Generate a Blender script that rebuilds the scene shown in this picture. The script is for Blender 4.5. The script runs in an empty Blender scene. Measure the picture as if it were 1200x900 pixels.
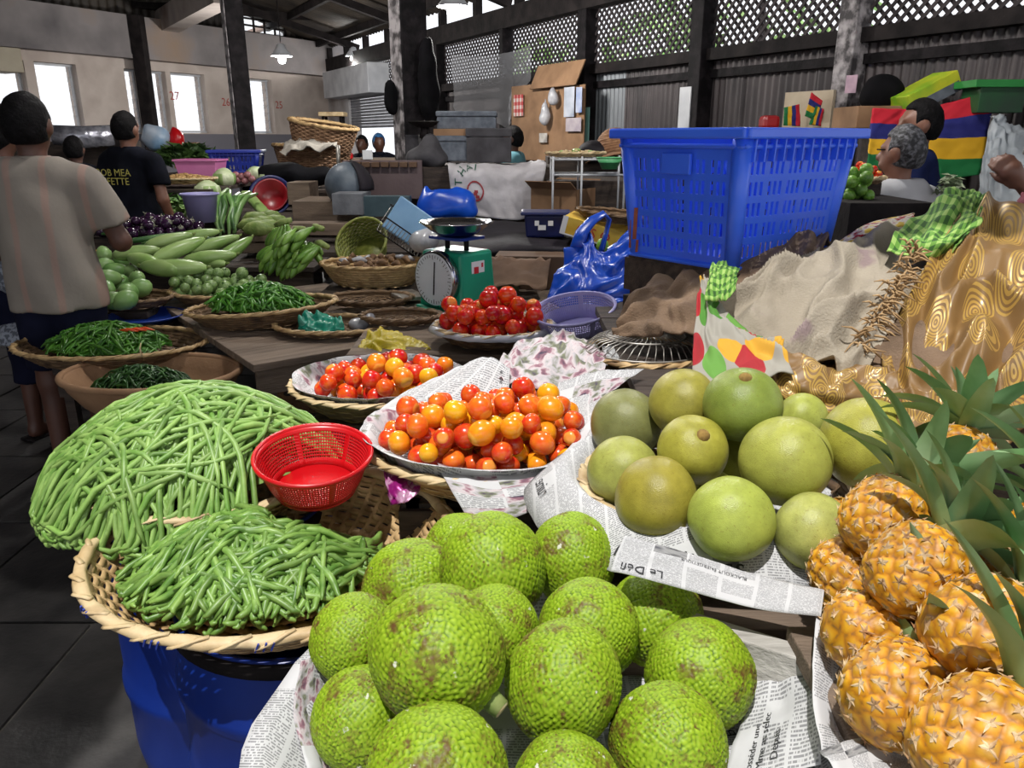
import bpy, math, random
import numpy as np
from mathutils import Vector, Matrix, Euler, noise

random.seed(7); RNG = np.random.default_rng(7)
SC = bpy.context.scene
COL = SC.collection
R = math.radians
PI = math.pi

# ------------------------------------------------------------------ camera
FPX = 900.0
PITCH = math.atan2(290.0, FPX)
CAM_H = 1.55
cam_d = bpy.data.cameras.new('camera'); cam = bpy.data.objects.new('camera', cam_d); COL.objects.link(cam)
cam_d.lens = 27.0; cam_d.sensor_width = 36.0; cam_d.clip_start = 0.02; cam_d.clip_end = 300
cam.location = (0, 0, CAM_H); cam.rotation_euler = (PI/2 - PITCH, 0, 0)
SC.camera = cam

# ------------------------------------------------------------------ world, sun, exposure
w = bpy.data.worlds.new('overcast_sky'); SC.world = w; w.use_nodes = True
bg = w.node_tree.nodes['Background']
bg.inputs['Color'].default_value = (0.93, 0.95, 1.0, 1); bg.inputs['Strength'].default_value = 1.35
SUN_TO = Vector((-0.13, -0.33, 0.93)).normalized()
sun_d = bpy.data.lights.new('sun', 'SUN'); sun_d.energy = 4.3; sun_d.angle = R(0.6); sun_d.color = (1, 0.975, 0.93)
sun = bpy.data.objects.new('sun', sun_d); COL.objects.link(sun)
sun.rotation_euler = SUN_TO.to_track_quat('Z', 'Y').to_euler()
sun.location = (0, -4, 12)
SC.view_settings.view_transform = 'Standard'; SC.view_settings.look = 'None'
SC.view_settings.exposure = 0.0; SC.view_settings.gamma = 1.0; SC.view_settings.use_curve_mapping = False
SC.cycles.use_denoising = True
SC.cycles.max_bounces = 6; SC.cycles.diffuse_bounces = 3; SC.cycles.glossy_bounces = 3
SC.cycles.sample_clamp_indirect = 4.0

# ------------------------------------------------------------------ pixels to points
CP, SP = math.cos(PITCH), math.sin(PITCH)
def ray(x, y):
    u = (x-600)/FPX; v = (450-y)/FPX
    return Vector((u, CP + v*SP, -SP + v*CP))
def PD(x, y, d):           # at a distance d along the optical axis
    r = ray(x, y); return Vector((r.x*d, r.y*d, CAM_H + r.z*d))
def PZ(x, y, z):           # on the level plane z
    r = ray(x, y); d = (z-CAM_H)/r.z; return Vector((r.x*d, r.y*d, z))
def PY(x, y, Y):           # on the upright plane at that distance
    r = ray(x, y); d = Y/r.y; return Vector((r.x*d, Y, CAM_H + r.z*d))
def depth(p): return p[1]*CP + (CAM_H-p[2])*SP
def px(n, p): return n*depth(p)/FPX      # n pixels at p, in metres

# ------------------------------------------------------------------ mesh helpers
class MB:
    def __init__(s): s.v = []; s.f = []; s.uv = []; s.n = 0
    def add(s, v, f, uv=None):
        b = s.n; v = [tuple(p) for p in v]
        s.v += v; s.n += len(v)
        s.f += [tuple(i+b for i in q) for q in f]
        s.uv += [tuple(q) for q in uv] if uv is not None else [(0.0, 0.0)]*len(v)
        return s
    def box(s, c, size, rz=0.0, M=None, taper=1.0):
        sx, sy, sz = size[0]/2, size[1]/2, size[2]/2
        vs = [Vector((a*sx*(taper if k < 0 else 1), b*sy*(taper if k < 0 else 1), k*sz)) for k in (-1, 1) for b in (-1, 1) for a in (-1, 1)]
        if M is None: M = Matrix.Rotation(rz, 3, 'Z')
        vs = [M @ p + Vector(c) for p in vs]
        return s.add(vs, [(0,2,3,1),(4,5,7,6),(0,1,5,4),(2,6,7,3),(0,4,6,2),(1,3,7,5)], [(0,0),(1,0),(0,1),(1,1)]*2)
    def bar(s, a, b, wd, ht=None, up=(0,0,1)):
        a = Vector(a); b = Vector(b); d = b-a; L = d.length
        if L < 1e-6: return s
        y = d/L; z = Vector(up); x = y.cross(z)
        if x.length < 1e-4: x = Vector((1,0,0))
        x.normalize(); z = x.cross(y)
        M = Matrix((x, y, z)).transposed()
        return s.box((a+b)/2, (wd, L, ht or wd), M=M)
    def tube(s, pts, rad, n=6, cap=True, flat=1.0):
        P = np.array([tuple(p) for p in pts], float); m = len(P)
        rad = np.broadcast_to(np.array(rad, float), (m,))
        T = np.gradient(P, axis=0); T /= np.linalg.norm(T, axis=1)[:, None]+1e-12
        ref = np.array([0, 0, 1.0]) if abs(T[0, 2]) < 0.9 else np.array([1.0, 0, 0])
        vs = []; uv = []
        xa = None
        for i in range(m):
            if xa is None: xa = np.cross(T[i], ref)
            else: xa = xa - T[i]*np.dot(xa, T[i])
            xa = xa/(np.linalg.norm(xa)+1e-12); ya = np.cross(T[i], xa)
            for k in range(n):
                a = 2*PI*k/n
                vs.append(P[i] + rad[i]*(math.cos(a)*xa + flat*math.sin(a)*ya)); uv.append((k/n, i/(m-1)))
        fs = [(i*n+k, i*n+(k+1) % n, (i+1)*n+(k+1) % n, (i+1)*n+k) for i in range(m-1) for k in range(n)]
        if cap: fs += [tuple(range(n))[::-1], tuple((m-1)*n+k for k in range(n))]
        return s.add(vs, fs, uv)
    def lathe(s, prof, n=24, c=(0,0,0), sx=1.0, sy=1.0, close=False, a0=0.0, a1=2*PI):
        m = len(prof); vs = []; uv = []; full = abs(a1-a0-2*PI) < 1e-6; k_n = n if full else n+1
        for i, (r, z) in enumerate(prof):
            for k in range(k_n):
                a = a0+(a1-a0)*k/n
                vs.append((c[0]+r*sx*math.cos(a), c[1]+r*sy*math.sin(a), c[2]+z)); uv.append((k/n, i/max(1, m-1)))
        fs = []
        for i in range(m-1 if not close else m):
            for k in range(n):
                k2 = (k+1) % k_n; i2 = (i+1) % m
                fs.append((i*k_n+k, i*k_n+k2, i2*k_n+k2, i2*k_n+k))
        return s.add(vs, fs, uv)
    def grid(s, fn, nu, nv, wrap=False, keep=None):
        uv = [(i/nu, j/nv) for j in range(nv+1) for i in range(nu+(0 if wrap else 1))]
        if isinstance(fn, (spl, crump)) and hasattr(fn if isinstance(fn, spl) else fn.fn, 'grid'): vs = fn.grid(np.linspace(0, 1, nu+1), np.linspace(0, 1, nv+1)).reshape(-1, 3).tolist()
        else: vs = [fn(u, v) for u, v in uv]
        K = nu if wrap else nu+1
        fs = [(j*K+i, j*K+(i+1) % K, (j+1)*K+(i+1) % K, (j+1)*K+i) for j in range(nv) for i in range(nu) if keep is None or keep(i, j)]
        return s.add(vs, fs, uv)
    def ball(s, c, r, n=12, m=8, sx=1, sy=1, sz=1, rot=None):
        c = Vector(c); vs = []; fs = []
        for j in range(m+1):
            t = PI*j/m
            for k in range(n):
                a = 2*PI*k/n
                p = Vector((r*sx*math.sin(t)*math.cos(a), r*sy*math.sin(t)*math.sin(a), r*sz*math.cos(t)))
                if rot is not None: p = rot @ p
                vs.append(c+p)
        for j in range(m):
            for k in range(n):
                fs.append((j*n+k, (j+1)*n+k, (j+1)*n+(k+1) % n, j*n+(k+1) % n))
        return s.add(vs, fs)
    def disp(s, amp, freq, seed=0.0):
        for i, p in enumerate(s.v):
            q = Vector(p); d = noise.noise_vector(q*freq + Vector((seed, seed*1.7, -seed)))
            s.v[i] = tuple(q+d*amp)
        return s
    def mesh(s, name, smooth=True, off=None):
        me = bpy.data.meshes.new(name)
        v = np.array(s.v, float).reshape(-1, 3)
        if off is not None: v = v - np.array(tuple(off))
        me.from_pydata(v.tolist(), [], s.f)
        if any(q != (0.0, 0.0) for q in s.uv):
            ul = me.uv_layers.new(name='UVMap')
            li = np.zeros(len(me.loops), dtype=np.int32); me.loops.foreach_get('vertex_index', li)
            ul.data.foreach_set('uv', np.array(s.uv, float)[li].ravel())
        if smooth: me.shade_smooth()
        return me

def link(name, me, m, parent=None, loc=None, rot=None):
    o = bpy.data.objects.new(name, me); COL.objects.link(o)
    if m is not None and me is not None:
        me.materials.clear(); me.materials.append(m)
    if parent is not None: o.parent = parent
    if loc is not None: o.location = loc
    if rot is not None: o.rotation_euler = rot
    return o
def mod(o, solid=0, bevel=0, subs=0, segs=2, offset=-1):
    if solid:
        k = o.modifiers.new('thickness', 'SOLIDIFY'); k.thickness = solid; k.offset = offset
    if bevel:
        k = o.modifiers.new('edge', 'BEVEL'); k.width = bevel; k.segments = segs; k.limit_method = 'ANGLE'; k.angle_limit = R(40)
    if subs:
        k = o.modifiers.new('smooth', 'SUBSURF'); k.levels = subs; k.render_levels = subs
    return o
def part(name, mb, m, parent, smooth=True, world=False, stuff=False, label=None, **kw):
    off = parent.location if world and parent is not None else None
    o = link(name, mb.mesh(name, smooth, off), m, parent)
    if stuff: o['kind'] = 'stuff'
    if label: o['label'] = label
    return mod(o, **kw) if kw else o
def subpart(name, mb, m, parent, base, smooth=True, stuff=False, **kw):    # world coords; parent mesh sits at base's origin
    o = link(name, mb.mesh(name, smooth, base.location), m, parent)
    if stuff: o['kind'] = 'stuff'
    return mod(o, **kw) if kw else o
def tag(o, label, cat, group=None, kind=None):
    o['label'] = label; o['category'] = cat
    if group: o['group'] = group
    if kind: o['kind'] = kind
    return o
def thing(name, label, cat, loc=(0,0,0), rz=0.0, group=None, rot=None):
    o = bpy.data.objects.new(name, None); COL.objects.link(o); o.empty_display_size = 0.05
    o.location = loc; o.rotation_euler = rot if rot is not None else (0, 0, rz)
    return tag(o, label, cat, group)
def solo(name, mb, m, label, cat, group=None, smooth=True, kind=None, **kw):   # one-mesh thing, world coords, origin at its base centre
    v = np.array(mb.v, float).reshape(-1, 3)
    lo, hi = v.min(0), v.max(0); off = ((lo[0]+hi[0])/2, (lo[1]+hi[1])/2, lo[2])
    o = link(name, mb.mesh(name, smooth, off), m, None, off)
    tag(o, label, cat, group, kind)
    return mod(o, **kw) if kw else o
def struct(name, mb, m, label=None, smooth=False, parent=None, **kw):
    o = link(name, mb.mesh(name, smooth), m, parent)
    if parent is None: o['kind'] = 'structure'; o['label'] = label or name.replace('_', ' '); o['category'] = name.split('_')[0]
    return mod(o, **kw) if kw else o
def copy_tree(o, parent=None):
    c = o.copy(); COL.objects.link(c)
    if parent is not None: c.parent = parent
    for ch in o.children: copy_tree(ch, c)
    return c

class spl:                          # Catmull-Rom patch through rows of control points
    def __init__(s, ctrl):
        A = np.array([[tuple(p) for p in row] for row in ctrl], float)
        pad = lambda B: np.concatenate([2*B[:1]-B[1:2], B, 2*B[-1:]-B[-2:-1]], 0)
        s.nv, s.nu = A.shape[0]-1, A.shape[1]-1
        s.P = np.swapaxes(pad(np.swapaxes(pad(A), 0, 1)), 0, 1)
    def wts(s, t, n):
        t = np.clip(np.asarray(t, float), 0, 1)*n; i = np.minimum(t.astype(int), n-1); q = t-i
        w_ = 0.5*np.stack([-q+2*q*q-q**3, 2-5*q*q+3*q**3, q+4*q*q-3*q**3, -q*q+q**3], -1); return i, w_
    def grid(s, us, vs):            # -> [len(vs), len(us), 3]
        iu, wu = s.wts(us, s.nu); iv, wv = s.wts(vs, s.nv)
        return sum(wv[:, None, b, None]*wu[None, :, a, None]*s.P[iv+b][:, iu+a] for a in range(4) for b in range(4))
    def __call__(s, u, v): return s.grid(np.array([u]), np.array([v]))[0, 0]
def surf_n(fn, u, v, e=0.01):
    a = np.array(fn(min(u+e, 1), v))-np.array(fn(max(u-e, 0), v)); b = np.array(fn(u, min(v+e, 1)))-np.array(fn(u, max(v-e, 0)))
    n = np.cross(a, b); return n/(np.linalg.norm(n)+1e-9)
class crump:
    def __init__(s, fn, amp, freq, seed, folds=0.0, ffreq=6.0, fdir=0.5, sharp=1.0):
        s.fn, s.a = fn, (amp, freq, seed, folds, ffreq, fdir, sharp)
    def h(s, u, v):
        amp, freq, seed, folds, ffreq, fdir, sharp = s.a
        q = Vector((u*freq+seed, v*freq-seed, seed*0.3))
        h = amp*noise.noise(q)+amp*0.5*noise.noise(q*2.3)
        if folds:
            n1 = noise.noise(Vector((u*2.1+seed, v*2.1, seed))); n2 = noise.noise(Vector((u*3.3-seed, v*3.3, seed+4)))
            for fd, ff, g in ((fdir, ffreq, 1.0), (fdir+0.75, ffreq*1.6, 0.55), (fdir-0.6, ffreq*2.7, 0.25)):
                t = (u*math.cos(fd)+v*math.sin(fd))*ff + 1.5*n1+0.7*n2*g
                tri = 1-abs(2*(t-math.floor(t))-1)
                h += folds*g*(tri**sharp)*max(0.0, 0.55+0.9*noise.noise(Vector((u*2.6+seed*2+fd, v*2.6, 5.0+ff))))
            h -= folds*0.45
        return h
    def __call__(s, u, v): return np.array(s.fn(u, v))+surf_n(s.fn, u, v)*s.h(u, v)
    def grid(s, us, vs):
        G = s.fn.grid(us, vs); N_ = np.cross(np.gradient(G, axis=1), np.gradient(G, axis=0)); N_ /= np.linalg.norm(N_, axis=2)[..., None]+1e-9
        Hh = np.array([[s.h(u, v) for u in us] for v in vs]); return G+N_*Hh[..., None]

def text_mesh(s, size=1.0):
    cu = bpy.data.curves.new('lettering', 'FONT'); cu.body = s; cu.size = size; cu.resolution_u = 2
    o = bpy.data.objects.new('lettering', cu); COL.objects.link(o)
    bpy.context.view_layer.update()
    me = bpy.data.meshes.new_from_object(o.evaluated_get(bpy.context.evaluated_depsgraph_get()))
    bpy.data.objects.remove(o); bpy.data.curves.remove(cu)
    V = np.array([v.co[:] for v in me.vertices]).reshape(-1, 3); F = [tuple(p.vertices) for p in me.polygons]
    bpy.data.meshes.remove(me)
    return V, F
def text_on(mb, s, fn, u0, v0, du, dv, eps=0.0012, flip=1):    # lettering laid on a patch: u0,v0 start, du along text for one em, dv up for one em
    V, F = text_mesh(s)
    vs = []
    for x, y, _ in V:
        u = u0+x*du[0]+y*dv[0]; v = v0+x*du[1]+y*dv[1]
        u = min(max(u, 0.0), 1.0); v = min(max(v, 0.0), 1.0)
        vs.append(np.array(fn(u, v))+surf_n(fn, u, v)*eps*flip)
    return mb.add(vs, F)
def text_plane(mb, s, o, ex, ez, size):      # lettering on a flat plane: origin, unit along, unit up
    V, F = text_mesh(s, size)
    o = Vector(o); ex = Vector(ex); ez = Vector(ez)
    return mb.add([o+ex*x+ez*y for x, y, _ in V], F)

def perf(fn, us, vs_, hole):         # a sheet over u/v break points with some cells left open
    mb = MB(); vs = []; uv = []
    for v in vs_:
        for u in us: vs.append(fn(u, v)); uv.append((u, v))
    K = len(us)
    fs = [(j*K+i, j*K+i+1, (j+1)*K+i+1, (j+1)*K+i) for j in range(len(vs_)-1) for i in range(K-1) if not hole(i, j)]
    return mb.add(vs, fs, uv)

# ---- blended solids
def cap(a, b, ra, rb):
    a = np.array(a, float); b = np.array(b, float); d = b-a; L2 = max(d.dot(d), 1e-9)
    def f(X, Y, Z):
        t = np.clip(((X-a[0])*d[0]+(Y-a[1])*d[1]+(Z-a[2])*d[2])/L2, 0, 1)
        return np.sqrt((X-a[0]-t*d[0])**2+(Y-a[1]-t*d[1])**2+(Z-a[2]-t*d[2])**2)-(ra+(rb-ra)*t)
    return f
def ell(c, r):
    def f(X, Y, Z):
        k = np.sqrt(((X-c[0])/r[0])**2+((Y-c[1])/r[1])**2+((Z-c[2])/r[2])**2)
        return (k-1)*min(r)
    return f
def smin(a, b, k):
    h = np.clip(0.5+0.5*(b-a)/k, 0, 1); return b*(1-h)+a*h-k*h*(1-h)
def union(fs, k=0.03):
    def f(X, Y, Z):
        r = fs[0](X, Y, Z)
        for g in fs[1:]: r = smin(r, g(X, Y, Z), k)
        return r
    return f
def nets(fn, lo, hi, h):
    ax = [np.arange(lo[i]-2*h, hi[i]+2.5*h, h) for i in range(3)]
    X, Y, Z = np.meshgrid(*ax, indexing='ij'); V = fn(X, Y, Z)
    sh = tuple(q-1 for q in V.shape)
    acc = np.zeros(sh+(3,)); cnt = np.zeros(sh)
    cor = [(i, j, k) for i in (0, 1) for j in (0, 1) for k in (0, 1)]
    sl = lambda c: tuple(slice(c[i], c[i]+sh[i]) for i in range(3))
    for a in cor:
        for x in range(3):
            if a[x] == 0:
                b = list(a); b[x] = 1
                va = V[sl(a)]; vb = V[sl(b)]; cr = (va < 0) != (vb < 0)
                t = np.where(cr, va/np.where(cr, va-vb, 1), 0)
                for i in range(3): acc[..., i] += np.where(cr, a[i]+(t if i == x else 0), 0)
                cnt += cr
    act = cnt > 0; idx = -np.ones(sh, int); idx[act] = np.arange(act.sum())
    ijk = np.argwhere(act)
    verts = np.array([a[0] for a in ax])+(ijk+acc[act]/cnt[act][:, None])*h
    faces = []
    S = V < 0
    for x in range(3):
        y, z = (x+1) % 3, (x+2) % 3
        A = np.take(S, range(0, V.shape[x]-1), axis=x); B = np.take(S, range(1, V.shape[x]), axis=x)
        for flip, mask in ((0, A & ~B), (1, ~A & B)):
            g = np.argwhere(mask)
            g = g[(g[:, y] >= 1) & (g[:, z] >= 1) & (g[:, y] < sh[y]) & (g[:, z] < sh[z])]
            q = []
            for dy, dz in ((-1, -1), (0, -1), (0, 0), (-1, 0)):
                c = g.copy(); c[:, y] += dy; c[:, z] += dz
                q.append(idx[c[:, 0], c[:, 1], c[:, 2]])
            q = np.stack(q, 1)
            faces.append(q if not flip else q[:, ::-1])
    F = np.concatenate(faces); F = F[(F >= 0).all(1)]
    mb = MB(); mb.v = [tuple(p) for p in verts]; mb.n = len(verts); mb.f = [tuple(int(i) for i in q) for q in F]; mb.uv = [(0.0, 0.0)]*mb.n
    return mb

# ------------------------------------------------------------------ materials
def newmat(name):
    m = bpy.data.materials.new(name); m.use_nodes = True
    nt = m.node_tree; return m, nt, nt.nodes['Principled BSDF']
def N(nt, t, **kw):
    n = nt.nodes.new(t)
    for k, v in kw.items():
        if k in n.inputs: n.inputs[k].default_value = v
        else: setattr(n, k, v)
    return n
def ramp(nt, stops, interp='LINEAR'):
    r = nt.nodes.new('ShaderNodeValToRGB'); r.color_ramp.interpolation = interp
    e = r.color_ramp.elements
    while len(e) < len(stops): e.new(0.5)
    for q, (p, c) in zip(e, stops): q.position = p; q.color = (c[0], c[1], c[2], 1)
    return r
def srgb(r, g, b):
    f = lambda c: (c/255/12.92 if c <= 10.3 else ((c/255+0.055)/1.055)**2.4)
    return (f(r), f(g), f(b))
def mat(name, c1, c2=None, scale=8.0, rough=0.6, bump=0.0, bscale=None, c3=None, metal=0.0, spec=None, detail=4.0, per=0.0, coat=0.0, trans=0.0, lo=0.35, hi=0.65, stretch=None, coords='Object'):
    m, nt, b = newmat(name); L = nt.links.new
    tc = N(nt, 'ShaderNodeTexCoord'); src = tc.outputs[coords]
    if stretch:
        mp = N(nt, 'ShaderNodeMapping'); mp.inputs['Scale'].default_value = stretch; L(src, mp.inputs['Vector']); src = mp.outputs['Vector']
    if per:
        oi = N(nt, 'ShaderNodeObjectInfo'); ad = N(nt, 'ShaderNodeVectorMath', operation='ADD'); L(src, ad.inputs[0])
        sc = N(nt, 'ShaderNodeMath', operation='MULTIPLY'); sc.inputs[1].default_value = 37.0; L(oi.outputs['Random'], sc.inputs[0]); L(sc.outputs[0], ad.inputs[1]); src = ad.outputs[0]
    if c2 is not None:
        nz = N(nt, 'ShaderNodeTexNoise', Scale=scale, Detail=detail); L(src, nz.inputs['Vector'])
        st = [(lo, c1), (hi, c2)]
        if c3 is not None: st = [(lo, c1), ((lo+hi)/2, c2), (hi, c3)]
        rp = ramp(nt, st); L(nz.outputs['Fac'], rp.inputs['Fac']); col = rp.outputs['Color']
        if per:
            hs = N(nt, 'ShaderNodeHueSaturation'); L(col, hs.inputs['Color'])
            mr = N(nt, 'ShaderNodeMapRange'); mr.inputs['To Min'].default_value = 1-per; mr.inputs['To Max'].default_value = 1+per
            L(oi.outputs['Random'], mr.inputs['Value']); L(mr.outputs['Result'], hs.inputs['Value']); col = hs.outputs['Color']
        L(col, b.inputs['Base Color'])
    else:
        b.inputs['Base Color'].default_value = (*c1, 1)
    b.inputs['Roughness'].default_value = rough; b.inputs['Metallic'].default_value = metal
    if spec is not None: b.inputs['Specular IOR Level'].default_value = spec
    if coat: b.inputs['Coat Weight'].default_value = coat; b.inputs['Coat Roughness'].default_value = 0.1
    if trans: b.inputs['Transmission Weight'].default_value = trans
    if bump:
        n2 = N(nt, 'ShaderNodeTexNoise', Scale=bscale or scale*4, Detail=3.0); L(src, n2.inputs['Vector'])
        bp = N(nt, 'ShaderNodeBump', Strength=bump, Distance=0.01); L(n2.outputs['Fac'], bp.inputs['Height']); L(bp.outputs['Normal'], b.inputs['Normal'])
    return m
def emit(name, c, s):
    m, nt, b = newmat(name); b.inputs['Base Color'].default_value = (*c, 1)
    b.inputs['Emission Color'].default_value = (*c, 1); b.inputs['Emission Strength'].default_value = s; return m
MT = {}
# ================================================================== SETTING
M_conc = mat('stained_plaster', srgb(150,140,138), srgb(176,166,160), 1.2, 0.85, 0.25, 14, c3=srgb(128,112,106), lo=0.3, hi=0.72)
M_band = mat('grimy_concrete', srgb(96,92,94), srgb(136,130,130), 0.9, 0.9, 0.3, 12, c3=srgb(150,128,110), lo=0.3, hi=0.75)
M_dark = mat('sooty_timber', srgb(20,17,18), srgb(40,35,35), 6, 0.75, 0.4, 30, spec=0.15)
M_col = mat('sooty_column_paint', srgb(14,12,14), srgb(40,35,38), 9, 0.7, spec=0.15, bump=0.6, bscale=25, lo=0.42, hi=0.75)
M_colp = mat('chipped_pale_paint', srgb(60,56,58), srgb(168,162,164), 11, 0.7, 0.4, 25, lo=0.4, hi=0.6)
M_corr = mat('weathered_corrugated_iron', srgb(46,42,44), srgb(84,76,77), 2.5, 0.55, 0.15, 30, metal=0.2, stretch=(1,1,0.35))
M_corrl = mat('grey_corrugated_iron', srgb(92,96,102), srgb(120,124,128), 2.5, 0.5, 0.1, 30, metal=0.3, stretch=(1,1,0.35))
M_roof = mat('old_roof_sheet', srgb(36,32,30), srgb(70,62,54), 1.5, 0.6, 0.2, 20, metal=0.1)
M_lat = mat('dark_lattice_timber', srgb(40,34,36), srgb(60,52,54), 5, 0.8)
M_floor = mat('wet_basalt', srgb(36,35,36), srgb(58,56,55), 5, 0.5, 0.25, 40, c3=srgb(80,77,75), lo=0.35, hi=0.8)
M_joint = mat('sandy_joint', srgb(60,56,52), srgb(92,88,82), 9, 0.9)
M_white = mat('white_enamel', srgb(196,198,202), srgb(170,172,178), 4, 0.45)
M_wood = mat('grey_weathered_wood', srgb(92,78,66), srgb(128,110,94), 3, 0.8, 0.4, 30, stretch=(1,8,8))
M_woodb = mat('brown_plank_wood', srgb(96,66,40), srgb(140,102,66), 3, 0.75, 0.4, 30, stretch=(8,1,8))
M_woodd = mat('dark_plank_wood', srgb(40,32,28), srgb(70,58,50), 4, 0.8, 0.4, 30, stretch=(1,8,8))
m, nt, b = newmat('louvre_glass'); L = nt.links.new
tr = N(nt, 'ShaderNodeBsdfTransparent'); mx = N(nt, 'ShaderNodeMixShader', Fac=0.12); L(tr.outputs[0], mx.inputs[1]); L(b.outputs[0], mx.inputs[2]); L(mx.outputs[0], nt.nodes['Material Output'].inputs[0])
b.inputs['Base Color'].default_value = (0.85, 0.88, 0.9, 1); b.inputs['Roughness'].default_value = 0.15
M_glass = m

Cn = PY(388, 160, 18.0); CN = Vector((Cn.x, Cn.y, 0))
def hdir(xv):
    r = ray(xv, 160); v = Vector((r.x, r.y, 0)); return v.normalized()
DL = -hdir(1150); DR = -hdir(70)              # from the corner along the two walls, towards the viewer
NL = Vector((-DL.y, DL.x, 0)); NL = NL if NL.dot(-CN) > 0 else -NL
NR = Vector((-DR.y, DR.x, 0)); NR = NR if NR.dot(-CN) > 0 else -NR
def on_wall(x, y, D, Nn, off=0.0):
    r = ray(x, y); o = Vector((0, 0, CAM_H)); d = ((CN+Nn*off)-Vector((0,0,0))).dot(Nn)/Vector((r.x, r.y, 0)).dot(Nn)
    p = o+r*d; return (Vector((p.x, p.y, 0))-CN).dot(D), p.z
WL = lambda x, y, off=0.0: on_wall(x, y, DL, NL, off)
WR = lambda x, y, off=0.0: on_wall(x, y, DR, NR, off)
def PL(s, z, off=0.0): p = CN+DL*s+NL*off; return Vector((p.x, p.y, z))
def PR(s, z, off=0.0): p = CN+DR*s+NR*off; return Vector((p.x, p.y, z))

# ---- floor with laid slabs near the stall
mb = MB(); mb.box((-1, 8, -0.106), (26, 30, 0.2))
floor = struct('floor', mb, M_joint, 'dark stone market floor with pale joints')
SLAB = MB(); SLAB.box((0,0,0), (0.885, 0.685, 0.02)); slab_me = None
for i in range(-7, 6):
    for j in range(0, 20):
        X = i*0.9+(0.37 if j % 2 else 0.0)-0.05; Yc = 0.45+j*0.7
        if slab_me is None: slab_me = SLAB.mesh('stone_slab', False); slab_me.materials.append(M_floor)
        o = bpy.data.objects.new('stone_slab', slab_me); COL.objects.link(o); o.parent = floor
        o.location = (X, Yc, -0.006+random.uniform(-0.0015, 0.0015)); o.rotation_euler = (random.uniform(-.002,.002), random.uniform(-.002,.002), random.uniform(-.006,.006))

# ---- left wall with louvred windows
LED = [WL(0, 47)[1], WL(267, 79)[1], WL(360, 92)[1]]; ledge_z = sum(LED)/3
band_z = ledge_z+0.62
wins = [(-40, 28, 58, 162), (40, 88, 71, 151), (144, 161, 80, 154), (172, 192, 84, 156), (198, 237, 88, 157), (289, 315, 96, 159)]
rects = []
for a, c, t, bt in wins:
    s1, z1 = WL(a, (t+bt)/2); s0, _ = WL(c, (t+bt)/2); xm = (a+c)/2
    rects.append((s0, s1, WL(xm, bt)[1], WL(xm, t)[1]))
zlo = sum(r[2] for r in rects[1:])/5; zhi = sum(r[3] for r in rects[1:])/5
rects = [(r[0], r[1], zlo, zhi) for r in rects]
print('corner', CN, 'ledge', LED, 'windows', zlo, zhi, [tuple(round(q,2) for q in r) for r in rects])
us = sorted({0.0, 14.0} | {r[0] for r in rects} | {r[1] for r in rects}); vs_ = [0.0, zlo, zhi, ledge_z]
def hole(i, j):
    m_ = (us[i]+us[i+1])/2; return j == 1 and any(r[0] < m_ < r[1] for r in rects)
m, nt, b = newmat('plaster_above_grey_dado'); L = nt.links.new
tc = N(nt, 'ShaderNodeTexCoord'); nz = N(nt, 'ShaderNodeTexNoise', Scale=1.1, Detail=6.0); L(tc.outputs['Object'], nz.inputs['Vector'])
rp = ramp(nt, [(0.3, srgb(172,158,150)), (0.5, srgb(196,184,176)), (0.66, srgb(170,156,148)), (0.75, srgb(120,100,90))]); L(nz.outputs['Fac'], rp.inputs['Fac'])
sx = N(nt, 'ShaderNodeSeparateXYZ'); L(tc.outputs['Object'], sx.inputs[0])
gt = N(nt, 'ShaderNodeMath', operation='GREATER_THAN'); gt.inputs[1].default_value = zlo-0.02; L(sx.outputs['Z'], gt.inputs[0])
mx = N(nt, 'ShaderNodeMix', data_type='RGBA'); mx.inputs['A'].default_value = (*srgb(112,110,118), 1); L(rp.outputs['Color'], mx.inputs['B']); L(gt.outputs[0], mx.inputs['Factor']); L(mx.outputs['Result'], b.inputs['Base Color'])
b.inputs['Roughness'].default_value = 0.85
M_wallL = m
wl = struct('wall_left', perf(lambda u, v: PL(u, v), us, vs_, hole), M_wallL, 'stained plaster wall with grey dado and louvred windows', solid=0.28, offset=0)
mb = MB()
a, c = PL(-0.3, 0), PL(14, 0)
mb.bar(PL(-0.3, (ledge_z+band_z)/2, 0.1), PL(14, (ledge_z+band_z)/2, 0.1), 0.5, band_z-ledge_z)
mb.bar(PL(-0.3, ledge_z, 0.2), PL(14, ledge_z, 0.2), 0.34, 0.06)
struct('trim_1', mb, M_band, 'grimy concrete ring beam above the louvred windows')
for k, (s0, s1, z0, z1) in enumerate(rects):
    wn = thing('window_%d' % (k+1), 'louvred window of tilted glass slats in the plaster wall', 'window', (0,0,0)); wn['kind'] = 'structure'
    mb = MB()
    for q in ((s0+.03, s0+.03), (s1-.03, s1-.03)): mb.bar(PL(q[0], z0, 0.02), PL(q[1], z1, 0.02), 0.03, 0.04)
    mb.bar(PL(s0, z0+.02, 0.02), PL(s1, z0+.02, 0.02), 0.04, 0.03); mb.bar(PL(s0, z1-.02, 0.02), PL(s1, z1-.02, 0.02), 0.04, 0.03)
    part('frame', mb, M_white, wn, smooth=False)
    n = max(6, int((z1-z0)/0.13))
    for q in range(n):
        z = z0+(q+0.5)*(z1-z0)/n; tl = 0.045 if k != 4 or q != n//2 else 0.0
        mb = MB(); up = (NL*0.8+Vector((0,0,0.6)))
        mb.bar(PL(s0+.06, z, 0.02), PL(s1-.06, z, 0.02), 0.008, 0.11, up=(NL.x*0.75, NL.y*0.75, 0.65))
        part('louvre', mb, M_glass, wn, smooth=False)
M_red = mat('red_stencil_paint', srgb(186,70,60), srgb(150,60,54), 30, 0.8)
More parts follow.
